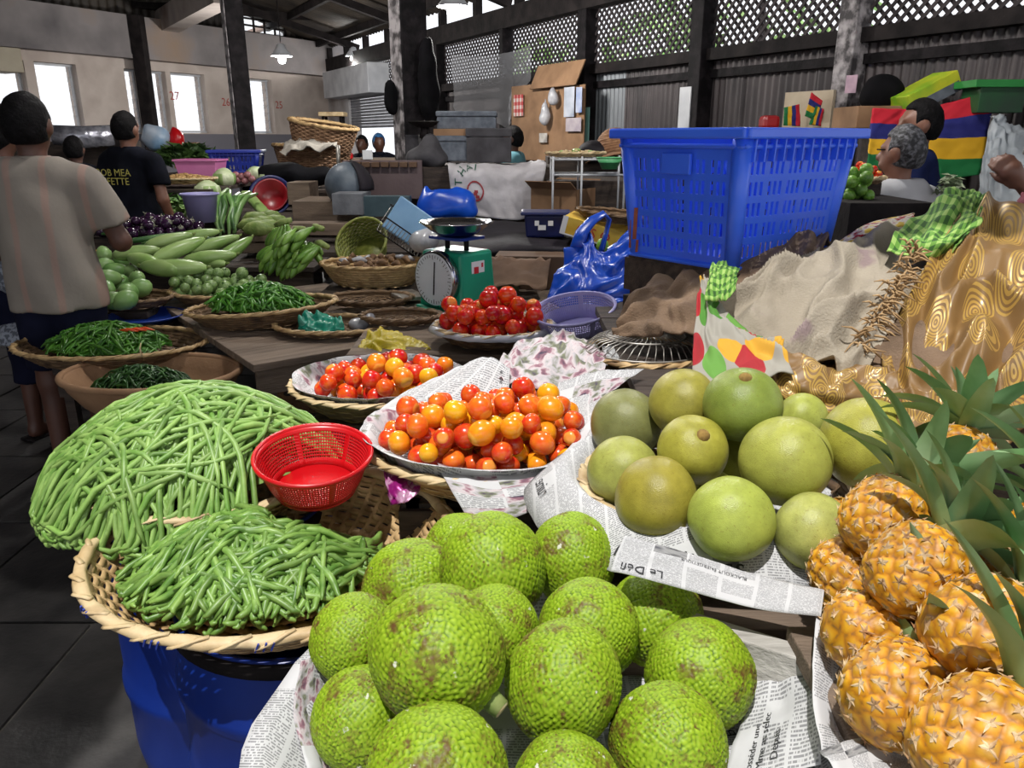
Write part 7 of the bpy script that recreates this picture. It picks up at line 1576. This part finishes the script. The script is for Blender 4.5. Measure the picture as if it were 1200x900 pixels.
mb = MB(); mb.grid(crump(spl(fl), 0.012, 4, 1.0, 0.015, 4, 0.2), 40, 40); solo('flag', mb, M_flag, 'large flag of red, blue, yellow and green bands hung behind the two men', 'flag', solid=0.002)
def small_flag(x0, y0, x1, y1, x2, y2, x3, y3, Y_, lab, ax='X'):
    mb = MB(); mb.grid(crump(spl([[PY(x0,y0,Y_), PY(x1,y1,Y_)], [PY(x3,y3,Y_), PY(x2,y2,Y_)]]), 0.01, 5, x0), 12, 12); solo('small_flag', mb, flag_mat('small_flag_bands_'+ax, ax), lab, 'flag', solid=0.002)
small_flag(918,147, 938,148, 937,122, 919,126, 6.2, 'small four band flag standing upright behind the blue crate'); small_flag(943,136, 958,142, 964,118, 951,108, 6.2, 'small four band flag drooping from its stick', 'Y'); 
small_flag(948,146, 962,148, 966,128, 956,124, 6.15, 'second drooping four band flag beside the board', 'X')
pbox('red_pot', 'red tin behind the blue crate rim', 894, 916, 135, 152, 6.1, 0.15, mat('red_tin', srgb(140,20,26), srgb(160,26,30), 4, 0.4), 'tin', bev=0.03)
# stand behind the crate for pot and flags
pbox('shelf', 'dark wooden shelf against the corrugated wall behind the crate', 880, 985, 150, 250, 6.1, 0.3, M_woodd, 'shelf')
# goods above the flag
pbox('cardboard_box', 'plain cardboard box above the corner of the flag', 1003, 1078, 124, 150, 5.15, 0.4, M_card)
t = thing('printed_carton', 'lime green and yellow carton tipped on the boxes above the flag', 'carton', tuple(PY(1085, 120, 5.2)), rot=(0, R(-27), 0.1)); mb = MB(); mb.box((0, 0, 0.06), (0.34, 0.25, 0.12)); part('body', mb, mat('lime_carton', srgb(120,170,30), srgb(196,196,40), 5, 0.6), t, smooth=False, bevel=0.004); mb = MB(); mb.box((0.03, -0.128, 0.03), (0.25, 0.006, 0.06)); part('grey_panel', mb, M_foamb, t, smooth=False)
pbox('grey_carton', 'grey carton end beside the lime carton', 1096, 1122, 97, 112, 5.3, 0.3, M_foam, 'carton')
pbox('green_carton', 'dark green carton above the grey tarpaulin', 1145, 1205, 95, 132, 4.85, 0.2, mat('green_carton_print', srgb(24,84,40), srgb(36,60,44), 4, 0.6), 'carton'); pbox('carton_lid', 'bright green lid on the dark green carton', 1143, 1206, 93, 102, 4.83, 0.24, mat('bright_green_card', srgb(30,120,50), srgb(40,134,60), 4, 0.6), 'lid')
bag('black_bag', 'black bag slumped on the cardboard above the flag', [(PY(1033,110,5.35), (0.14, 0.12, 0.12))], [], bpy.data.materials['black_cloth'], h=0.02, k=0.05, wr=0.01, wf=20)
pbox('cupboard', 'dark stall cupboard behind the flag', 1003, 1130, 134, 330, 5.2, 0.2, M_woodd, 'cupboard')
fn = crump(spl([[PY(1146,232,4.28), PY(1175,240,4.08), PY(1225,235,3.98)], [PY(1150,195,4.48), PY(1180,200,4.38), PY(1230,195,4.38)], [PY(1158,160,4.63), PY(1185,165,4.58), PY(1232,165,4.58)], [PY(1163,134,4.73), PY(1186,145,4.73), PY(1235,162,4.73)]]), 0.02, 4, 3.0, 0.05, 5, 0.9, 1.5)
mb = MB(); mb.grid(fn, 36, 36); solo('grey_tarpaulin', mb, mat('grey_tarp', srgb(140,146,152), srgb(166,172,178), 5, 0.5), 'pale grey tarpaulin stretched in folds beside the flag', 'tarpaulin', solid=0.003)
# table of limes and tomatoes in front of the men
pbox('market_table', 'dark table edge between the linen cloth and the white shirted man', 985, 1098, 238, 330, 3.0, 0.45, M_dark, 'table')
q = PY(1012, 226, 3.2)
mb0 = MB(); mb0.ball((0,0,0), 1.0, 12, 8); lime_me = mb0.mesh('lime'); lime_me.materials.append(mat('green_lime', srgb(80,130,40), srgb(120,160,64), 4, 0.35, per=0.25))
for (x, y, z, r) in drop_pile(16, lambda: random.choice((0.024, 0.027)), (q.x-0.02, q.y+0.03), 0.065, 0.07, lambda x, y: PY(1012,236,3.2).z, keep=4):
    o = bpy.data.objects.new('lime', lime_me); COL.objects.link(o); o.location = (x, y, z); o.scale = (r,)*3; tag(o, 'green lime piled beside the white shirted man', 'lime', 'limes beside the white shirt')
q = PY(1012, 208, 3.5)
basket('cane_tray', 'small tray raised behind the limes for tiny tomatoes', (q.x-0.02, q.y, q.z-0.03), 0.10, 0.10, 0.03, base=0.9, rings=2, stakes=18, m=M_caned, cat='tray')
tomatoes(drop_pile(36, lambda: 0.016, (q.x-0.02, q.y), 0.085, 0.08, lambda x, y: q.z-0.015, keep=3), 'tiny red tomato on the raised tray by the white shirted man', 'tiny tomatoes by the white shirt', [srgb(206,70,26), srgb(196,50,20)])
pbox('crate_stand', 'low box under the tray of tiny tomatoes', 992, 1034, 214, 300, 3.45, 0.25, M_woodd, 'box')
q = PY(1115, 212, 3.6); greens('leafy_greens', 'pale cut greens behind the green gingham', (q.x, q.y, q.z-0.06), 0.06, 0.06, 0.09, 60, mat('pale_greens', srgb(130,150,110), srgb(170,180,150), 6, 0.6), (0.02, 0.045))
# white wire rack with produce right of the sack
RK = PY(690, 205, 5.4)
t = thing('wire_rack', 'white wire rack with trays beyond the cardboard boxes', 'rack', (RK.x, RK.y, 0.97)); W_ = px(42, RK)
for x_ in (-W_, -W_*.2, W_):
    for y_ in (0, 0.3): mb = MB(); mb.tube([(x_, y_, 0), (x_, y_, RK.z-0.97+0.12)], 0.008, 6); part('upright', mb, M_white, t)
for z_ in (RK.z-0.97, RK.z-0.97+0.1):
    for y_ in (0, 0.3): mb = MB(); mb.tube([(-W_, y_, z_), (W_, y_, z_)], 0.008, 6); part('rail', mb, M_white, t)
for k in range(9): mb = MB(); mb.tube([(-W_+W_*2*k/8, 0, RK.z-0.97+0.1), (-W_+W_*2*k/8, 0.3, RK.z-0.97+0.1)], 0.005, 5); part('shelf_wire', mb, M_white, t)
q = RK+Vector((-0.08, 0.15, 0.11)); basket('cane_tray', 'pale tray of ginger on the white rack', tuple(q), 0.2, 0.13, 0.03, base=0.9, rings=2, stakes=18, cat='tray', m=M_rim)
for k in range(22):
    a = random.uniform(0, 6.28); rr = math.sqrt(random.random()); p = q+Vector((0.16*rr*math.cos(a), 0.1*rr*math.sin(a), 0.03+0.02*(1-rr))); d = Vector((random.uniform(-1,1), random.uniform(-1,1), 0.1))*0.03
    mb = MB(); mb.tube([p-d, p, p+d], [0.008, 0.014, 0.008], 6); solo('ginger_root', mb, M_rim if k % 3 else M_gourd, 'small pale root on the tray of the white rack' if k % 3 else 'small green pod on the tray of the white rack', 'root' if k % 3 else 'pod', 'pale roots on the rack' if k % 3 else 'green pods on the rack')
q = PY(714, 198, 5.3); t = thing('plastic_bowl', 'mint green plastic bowl on the white rack', 'bowl', tuple(q)); mb = MB(); mb.lathe([(0, 0), (0.05, 0), (0.085, 0.07), (0.09, 0.072), (0.048, 0.006), (0, 0.006)], 24); part('shell', mb, mat('mint_plastic', srgb(70,150,96), srgb(86,166,110), 4, 0.4), t); mb = MB(); mb.tube([(0.088*math.cos(2*PI*k/24), 0.088*math.sin(2*PI*k/24), 0.072) for k in range(25)], 0.004, 5, cap=False); part('rim', mb, bpy.data.materials['mint_plastic'], t)
pbox('market_stall', 'dim wooden stall base under the white rack', 640, 760, 212, 330, 5.7, 0.7, M_woodd, 'stall')
# straw hat shaped basket upside down
q = PY(722, 182, 6.6); t = thing('straw_hat', 'large brown straw hat resting on the stall by the corrugated wall', 'hat', tuple(q), rot=(R(-8), R(-10), 0)); mb = MB()
for k in range(14): mb.lathe([(0.17*math.cos(1.5*k/14)+0.003*(k % 2), 0.02+0.2*math.sin(1.5*k/14)), (0.17*math.cos(1.5*(k+1)/14), 0.02+0.2*math.sin(1.5*(k+1)/14))], 32)
part('crown', mb, mat('brown_straw', srgb(126,88,60), srgb(156,116,84), 20, 0.8, 0.3, 60), t, solid=0.004); mb = MB(); mb.lathe([(0.165, 0.02), (0.24, -0.01), (0.26, -0.02)], 32); part('brim', mb, bpy.data.materials['brown_straw'], t, solid=0.004)
bag('dark_bundle', 'dark bundle beside the straw hat', [(PY(700,178,6.6), (0.16, 0.14, 0.09))], [], M_tarp, h=0.02, k=0.05, wr=0.01, wf=20)
pbox('market_stall', 'dark stall under the straw hat', 640, 790, 184, 330, 6.7, 0.5, M_woodd, 'stall')
# far stall in front of the shutter
pbox('far_stall', 'grey far stall with a low rail before the shutter', 405, 470, 186, 200, 9.5, 0.6, M_wood, 'stall'); pbox('price_card', 'white folded card on the far stall', 425, 436, 176, 187, 9.45, 0.03, M_white, 'card'); pbox('red_can', 'small red tin on the far stall', 404, 412, 179, 187, 9.45, 0.1, M_redp, 'tin', bev=0.02)
pbox('far_stall', 'lower block of the far stall on the hall floor', 408, 468, 199, 262, 9.55, 0.5, M_woodd, 'stall')
t = thing('stool', 'pale wooden high stool behind the wicker baskets', 'stool', tuple(PY(392, 160, 9.8)-Vector((0,0,PY(392,160,9.8).z)))); zt = PY(392, 134, 9.8).z
mb = MB(); mb.box((0, 0, zt), (0.3, 0.26, 0.05)); part('seat', mb, M_rim, t, smooth=False, bevel=0.01)
for a in (-.13, .13):
    for c_ in (-.1, .1): mb = MB(); mb.tube([(a, c_, 0), (a*.8, c_*.8, zt-.02)], 0.018, 6); part('leg', mb, M_dark, t)
mb = MB(); mb.tube([PY(397, 205, 7.0), PY(396, 170, 7.0)], 0.018, 8); solo('pole', mb, M_wire, 'short steel pole beside the dark melon', 'pole')

# ================================================================== people
def person(label, loc, rz, Ht, skin, hairc, shirt=None, shirt_m=None, hem=0.82, sleeve=0.45, trouser=None, thm=0.5, armsL=None, armsR=None, h=0.016, hair_len=1.575, lean=0.0, collar=True, hands=False, waist=0.95, only=None, head_turn=0.0, grey=False):
    s = Ht/1.75
    t = thing('person', label, 'person', tuple(loc), rz); t.rotation_euler = (lean, 0, rz)
    aL = armsL or [(-0.21, 0, 1.40), (-0.27, -0.02, 1.12), (-0.25, 0.10, 0.88)]; aR = armsR or [(0.21, 0, 1.40), (0.27, -0.02, 1.12), (0.25, 0.10, 0.88)]
    ca, sa = math.cos(head_turn), math.sin(head_turn)
    hp = lambda x, y, z: (x*ca-y*sa, x*sa+y*ca, z)
    torso = [ell((0, 0, 0.96), (0.165, 0.12, 0.13)), ell((0, 0, 1.10), (0.15, 0.11, 0.17)), ell((0, 0.0, 1.28), (0.175, 0.12, 0.19)), cap((-0.155, -0.005, 1.415), (0.155, -0.005, 1.415), 0.062, 0.062)]
    legs = []
    for sx_ in (-1, 1): legs += [cap((sx_*0.09, 0, 0.92), (sx_*0.10, 0.01, 0.5), 0.085, 0.058), cap((sx_*0.10, 0.01, 0.5), (sx_*0.10, -0.02, 0.09), 0.058, 0.038), cap((sx_*0.10, -0.03, 0.045), (sx_*0.115, 0.15, 0.03), 0.04, 0.028)]
    arms = []
    for A_ in (aL, aR): arms += [cap(A_[0], A_[1], 0.052, 0.042), cap(A_[1], A_[2], 0.042, 0.03)]
    hand = []
    for A_ in (aL, aR):
        w_ = np.array(A_[2]); d = w_-np.array(A_[1]); d /= np.linalg.norm(d)
        if hands and A_ is hands_arm(aL, aR, hands):
            side = np.cross(d, [0, 0, 1.0]); side /= np.linalg.norm(side); up = np.cross(side, d)
            hand.append(cap(w_+d*0.02, w_+d*0.085, 0.027, 0.036))
            for q, (o_, ln) in enumerate(((-0.03, .06), (-0.01, .072), (0.01, .068), (0.03, .054))):
                b0 = w_+d*0.095+up*o_; b1 = b0+d*ln*0.6+side*0.015; b2 = b1+d*ln*0.2+side*ln*0.6
                hand += [cap(b0, b1, 0.0105, 0.0095), cap(b1, b2, 0.0095, 0.008)]
            b0 = w_+d*0.045-up*0.03; b1 = b0+d*0.045-up*0.01+side*0.03; hand += [cap(b0, b1, 0.0125, 0.0105), cap(b1, b1+d*0.025+side*0.02, 0.0105, 0.009)]
        else:
            hand += [cap(w_, w_+d*0.10, 0.034, 0.036)]+[cap(w_+d*0.09, w_+d*0.16+np.array([o_, 0.01, 0]), 0.014, 0.010) for o_ in (-.03, -.01, .01, .03)]+[cap(w_+d*0.04, w_+d*0.09+np.array([0.0, 0.05, 0]), 0.016, 0.011)]
    head = [cap((0, -0.005, 1.44), hp(0, 0.01, 1.56), 0.058, 0.054), ell(hp(0, 0.015, 1.645), (0.078, 0.09, 0.112)), ell(hp(0, 0.045, 1.585), (0.056, 0.056, 0.056)), cap(hp(0, 0.10, 1.64), hp(0, 0.122, 1.615), 0.012, 0.017), cap(hp(-0.02, 0.098, 1.575), hp(0.02, 0.098, 1.575), 0.01, 0.01)]
    for sx_ in (-1, 1): head += [ell(hp(sx_*0.083, 0.005, 1.635), (0.016, 0.028, 0.036)), cap(hp(sx_*0.03, 0.093, 1.668), hp(sx_*0.045, 0.086, 1.668), 0.010, 0.010)]
    body = union(torso+legs+arms+head, 0.025); hnd = union(hand, 0.012)
    f = lambda X, Y, Z: np.minimum(body(X, Y, Z), smin(body(X, Y, Z), hnd(X, Y, Z), 0.01))
    pts = np.array([(-0.3, -0.16, 0.0), (0.3, 0.2, 1.77)]+[tuple(q) for q in aL+aR]); lo, hi = pts.min(0)-0.08, pts.max(0)+0.1
    lo[2] = -0.01; hi[2] = 1.79
    def mk(name, fn, m_, lo, hi, hh):
        mb = nets(fn, lo/1.0, hi/1.0, hh); mb.v = [(x*s, y*s, z*s) for x, y, z in mb.v]; return part(name, mb, m_, t)
    if hands: hi = hi+0.12; lo = lo-0.06; lo[2] = -0.01
    mk('body', f, skin, lo, hi, h)
    he = [ell(hp(0, 0.004, 1.662), (0.091, 0.100, 0.118)), ell(hp(0, -0.03, 1.64), (0.085, 0.075, 0.10))]; hu = union(he, 0.03)
    def hair(X, Y, Z):
        Yl = -X*sa+Y*ca; Xl = X*ca+Y*sa
        g = hu(X, Y, Z)+0.003*np.sin(90*X)*np.sin(80*Z)*np.cos(70*Y); face = np.minimum(Yl-0.045, 1.715-Z); nape = hair_len-Z+0.25*np.maximum(Yl, -0.05)
        ear = 0.03-np.sqrt((np.abs(Xl)-0.09)**2+(Yl-0.005)**2+(Z-1.63)**2)
        return np.maximum(np.maximum(np.maximum(g, face), nape), ear)
    mk('hair', hair, hairc, np.array([-0.13, -0.14, min(hair_len, 1.5)-0.03]), np.array([0.13, 0.13, 1.8]), 0.011)
    wr = lambda X, Y, Z: 0.006*np.sin(14*Z+5*np.sin(6*X)+9*Y)+0.004*np.sin(31*X+11*Z)
    if shirt_m:
        sl = []
        for A_ in (aL, aR):
            a, c_ = np.array(A_[0]), np.array(A_[1])
            if sleeve <= 1: sl.append(cap(a, a+(c_-a)*sleeve, 0.075, 0.082))
            else: sl += [cap(a, c_, 0.066, 0.055), cap(c_, c_+(np.array(A_[2])-c_)*(sleeve-1), 0.055, 0.048)]
        tor = union([ell((0, 0, 1.28), (0.20, 0.142, 0.22)), cap((-0.15, -0.005, 1.415), (0.15, -0.005, 1.415), 0.075, 0.075), cap((-0.075, -0.03, 1.45), (0.075, -0.03, 1.45), 0.066, 0.066), ell((0, 0, 1.06), (0.19, 0.15, 0.24)), cap((-0.06, 0, 0.95), (0.06, 0, 0.95), 0.135, 0.135), cap((-0.06, 0, hem), (0.06, 0, hem), 0.14, 0.14)]+[], 0.05)
        slv = union(sl, 0.03); ends = []
        for A_ in (aL, aR):
            a, c_ = np.array(A_[0]), np.array(A_[1])
            e, dv = (a+(c_-a)*sleeve, c_-a) if sleeve <= 1 else (c_+(np.array(A_[2])-c_)*(sleeve-1), np.array(A_[2])-c_)
            ends.append((e, dv/np.linalg.norm(dv)))
        def shirt_f(X, Y, Z):
            g2 = slv(X, Y, Z)
            for e, dv in ends:
                pl = (X-e[0])*dv[0]+(Y-e[1])*dv[1]+(Z-e[2])*dv[2]; near = (X-e[0])**2+(Y-e[1])**2+(Z-e[2])**2 < 0.16**2
                g2 = np.where(near, np.maximum(g2, pl-0.01), g2)
            g = smin(np.maximum(tor(X, Y, Z), hem-Z), g2, 0.03)+wr(X, Y, Z)
            g = np.maximum(g, hem-Z-0.004*np.sin(20*X))
            neck = 0.062-np.sqrt(X**2+(Y-0.01)**2); return np.maximum(g, np.where(Z > 1.47, np.maximum(neck-0.0, Z-1.515), -1))
        lo2 = np.minimum(lo, np.array([-0.33, -0.22, 0])); lo2[2] = hem-0.05; mk('shirt', shirt_f, shirt_m, lo2, np.array([max(hi[0], .33), max(hi[1], .25), 1.56]), max(h, 0.014))
        if collar:
            mb = MB(); mb.lathe([(0.066, 1.462), (0.078, 1.468), (0.07, 1.515), (0.063, 1.518), (0.06, 1.47)], 24, close=True, sy=1.02); mb.v = [(x*s, (y+0.004-0.12*max(0, z-1.46)*0)*s, z*s) for x, y, z in mb.v]; part('collar', mb, shirt_m, t)
    if trouser:
        tr2 = union([ell((0, 0, 0.95), (0.178, 0.135, 0.14))]+[cap((sx_*0.092, 0, 0.9), (sx_*0.10, 0.01, 0.5), 0.104, 0.085) for sx_ in (-1, 1)]+[cap((sx_*0.1, 0.01, 0.5), (sx_*0.1, -0.01, 0.12), 0.085, 0.07) for sx_ in (-1, 1)], 0.03)
        mk('trousers', lambda X, Y, Z: np.maximum(np.maximum(tr2(X, Y, Z)+wr(X, Y, Z)*.7, thm-Z), Z-waist-.05), trouser, np.array([-0.24, -0.2, thm-0.02]), np.array([0.24, 0.2, 1.05]), max(h, .016))
    for sx_ in (-1, 1):
        if h < 0.025: mb = MB(); mb.box((sx_*0.11*s, 0.05*s, 0.008), (0.1*s, 0.27*s, 0.016)); part('sandal', mb, M_dark, t, smooth=False, bevel=0.006)
    return t
def hands_arm(aL, aR, w_): return aL if w_ == 'L' else aR
SKD = mat('dark_brown_skin', srgb(74,46,36), srgb(90,58,46), 6, 0.5); SKM = mat('brown_skin', srgb(112,74,58), srgb(132,90,72), 6, 0.5)
HB = mat('black_hair', srgb(8,7,8), srgb(18,16,18), 40, 0.7, 0.6, 90, spec=0.12); HG = mat('greying_hair', srgb(30,30,34), srgb(110,110,116), 60, 0.6, 0.6, 90, lo=0.45, hi=0.7)
m = mat('faded_plaid_shirt', srgb(126,118,110), srgb(142,134,124), 3, 0.85, 0.1, 60); nt = m.node_tree; b = nt.nodes['Principled BSDF']; L = nt.links.new
tc = [n for n in nt.nodes if n.type == 'TEX_COORD'][0]; wv = N(nt, 'ShaderNodeTexWave', Scale=2.3, Distortion=0.6); wv.bands_direction = 'X'; L(tc.outputs['Object'], wv.inputs['Vector']); r_ = ramp(nt, [(0.86, (0,0,0)), (0.96, (1,1,1))]); L(wv.outputs['Fac'], r_.inputs['Fac']); old = b.inputs['Base Color'].links[0].from_socket; mx = N(nt, 'ShaderNodeMix', data_type='RGBA'); f_ = N(nt, 'ShaderNodeMath', operation='MULTIPLY'); f_.inputs[1].default_value = 0.6; L(r_.outputs['Color'], f_.inputs[0]); L(f_.outputs[0], mx.inputs['Factor']); L(old, mx.inputs['A']); mx.inputs['B'].default_value = (*srgb(158,124,112), 1); L(mx.outputs['Result'], b.inputs['Base Color'])
M_plaid = m
M_navyc = mat('navy_cotton', srgb(16,18,34), srgb(24,26,46), 6, 0.9, spec=0.1); M_blk = mat('black_tee', srgb(12,13,20), srgb(22,24,34), 6, 0.9, spec=0.1); M_whc = mat('white_cotton', srgb(176,176,180), srgb(194,194,198), 5, 0.85); M_teal = mat('teal_cotton', srgb(84,134,146), srgb(100,150,160), 5, 0.85); M_polo = mat('navy_polo', srgb(20,28,60), srgb(28,36,74), 6, 0.9, spec=0.1)
def gp(x, y, Y_): p = PY(x, y, Y_); return (p.x, p.y, 0.0)
def hgt(x, ytop, Y_): return PY(x, ytop, Y_).z
p1_ = person('man seen from behind in a faded pale checked shirt and navy shorts', gp(32, 150, 3.35), R(8), hgt(35, 115, 3.35), SKD, HB, True, M_plaid, hem=0.85, sleeve=0.68, trouser=M_navyc, thm=0.57, armsR=[(0.2, 0, 1.40), (0.29, 0.05, 1.14), (0.22, 0.26, 1.14)], armsL=[(-0.21, 0, 1.40), (-0.32, 0.02, 1.14), (-0.24, 0.2, 1.05)], h=0.012, hair_len=1.575)
mb = MB()
M_lace = mat('pale_lace', srgb(150,156,168), srgb(90,94,104), 60, 0.8, lo=0.45, hi=0.55)
p2_ = person('woman in a pale lace tunic and dark trousers standing next to the pale shirted man', gp(-6, 155, 3.85), R(-20), hgt(-10, 125, 3.85), SKD, HB, True, M_lace, hem=0.56, sleeve=0.9, trouser=M_navyc, thm=0.32, h=0.018, hair_len=1.45, collar=False)
p3_ = person('man seen from behind in a black tee with yellow lettering', gp(148, 160, 6.1), R(-14), hgt(153, 134, 6.1), SKM, HB, True, M_blk, hem=0.78, sleeve=0.6, trouser=M_navyc, thm=0.14, h=0.016, collar=False)
sc_ = hgt(153, 134, 6.1)/1.75
for k, (tx, z_) in enumerate((('BOB MEA', 1.30), ('LIFETTE', 1.235))):
    V, F = text_mesh(tx, 0.075); mb = MB(); w_ = V[:, 0].max()
    mb.add([((x-w_*.6)*sc_, (-0.168-0.0)*sc_+0.25*(x-w_*.6)**2, (z_+y)*sc_) for x, y, _ in V], F); part('back_lettering', mb, mat('yellow_print', srgb(190,180,90), rough=0.8) if k == 0 else bpy.data.materials['yellow_print'], p3_, smooth=False, stuff=True)
person('person with short black hair seated low beyond the pale shirted man', gp(86, 170, 7.0), R(10), hgt(86, 162, 7.0), SKD, HB, True, M_blk, hem=0.8, sleeve=0.6, trouser=M_navyc, thm=0.2, h=0.028)
M_scarf = mat('blue_head_scarf', srgb(20,70,120), srgb(30,90,140), 6, 0.8)
person('person with dark hair standing at the bright shutter doorway', gp(424, 170, 10.6), R(170), hgt(424, 160, 10.6), SKD, HB, True, M_blk, hem=0.8, trouser=M_navyc, thm=0.2, h=0.03)
person('person in a blue headscarf at the bright shutter doorway', gp(444, 170, 10.4), R(200), hgt(444, 158, 10.4), SKD, M_scarf, True, M_blk, hem=0.8, trouser=M_navyc, thm=0.2, h=0.03, hair_len=1.5)
person('person in a teal shirt bending behind the foam boxes', gp(602, 160, 7.9), R(75), hgt(604, 150, 7.9), SKD, HB, True, M_teal, hem=0.8, sleeve=0.6, trouser=M_navyc, thm=0.2, h=0.022, armsL=[(-0.21, 0, 1.40), (-0.25, 0.14, 1.16), (-0.18, 0.36, 1.12)], armsR=[(0.21, 0, 1.40), (0.25, 0.14, 1.16), (0.18, 0.36, 1.12)])
p7_ = person('grey haired man in a white tee seated with his back turned before the flag', gp(1059, 178, 3.65), R(24), hgt(1058, 152, 3.65), SKM, HG, True, M_whc, hem=0.75, sleeve=0.7, trouser=M_navyc, thm=0.2, h=0.013, collar=False, head_turn=0.3)
p8_ = person('black haired man in a navy polo shirt looking sideways before the flag', gp(1079, 150, 4.25), R(62), hgt(1080, 121, 4.25), SKM, HB, True, M_polo, hem=0.8, sleeve=0.6, trouser=M_navyc, thm=0.2, h=0.013, head_turn=0.25)
mb = MB(); mb.tube([(-0.07, 0.06, 1.655), (-0.085, 0.0, 1.655)], 0.004, 5); k_ = hgt(1058,152,3.65)/1.75; mb.v = [(x*k_-0.02, y*k_+0.02, z*k_) for x, y, z in mb.v]; part('glasses_arm', mb, M_dark, p7_)
# person at the right edge, hand raised
M_mar = mat('maroon_cloth', srgb(96,20,40), srgb(116,30,52), 6, 0.8); M_pink = mat('pinkish_cotton', srgb(176,156,146), srgb(196,178,168), 5, 0.85)
pc = PY(1285, 300, 2.85); sH = 1.62; kk = sH/1.75; hp_ = PY(1204, 188, 2.68)
rzp = R(75); Mi = Matrix.Rotation(-rzp, 3, 'Z'); hl = Mi @ (Vector(hp_)-Vector((pc.x, pc.y, 0))); hl = hl/kk
wrist = Vector(hl)-Vector((-0.01, 0.02, 0.10)); elb = Vector((0.26, 0.05, 1.16)) if hl.x > 0 else Vector((-0.26, 0.05, 1.16))
side_ = 'R' if hl.x > 0 else 'L'; sh_ = (0.21 if hl.x > 0 else -0.21, 0, 1.40)
kw = {('armsR' if side_ == 'R' else 'armsL'): [sh_, tuple(elb), tuple(wrist)]}
person('person in a pinkish sleeve and maroon garment lifting a hand, mostly out of view', (pc.x, pc.y, 0), rzp, sH, SKM, HB, True, M_pink, hem=0.95, sleeve=0.8, trouser=M_mar, thm=0.1, h=0.0105, hands=side_, waist=1.0, **kw)
mb = MB(); mb.box(Vector(hp_)+Vector((0.0, -0.02, 0.035)), (0.075, 0.014, 0.03), rz=0.3); solo('phone', mb, M_wire, 'small silver phone held in the raised hand', 'phone', smooth=False, bevel=0.003)
cloth('maroon_cloth', 'maroon cloth hanging at the end of the gold brocade', [[(1180,290,2.15), (1195,295,2.1), (1225,300,2.1)], [(1184,258,2.25), (1198,255,2.2), (1230,255,2.2)], [(1196,226,2.35), (1210,222,2.3), (1235,222,2.3)]], M_mar, 20, 20, 0.01, 4, 3.0, 0.02, 3, 0.4)
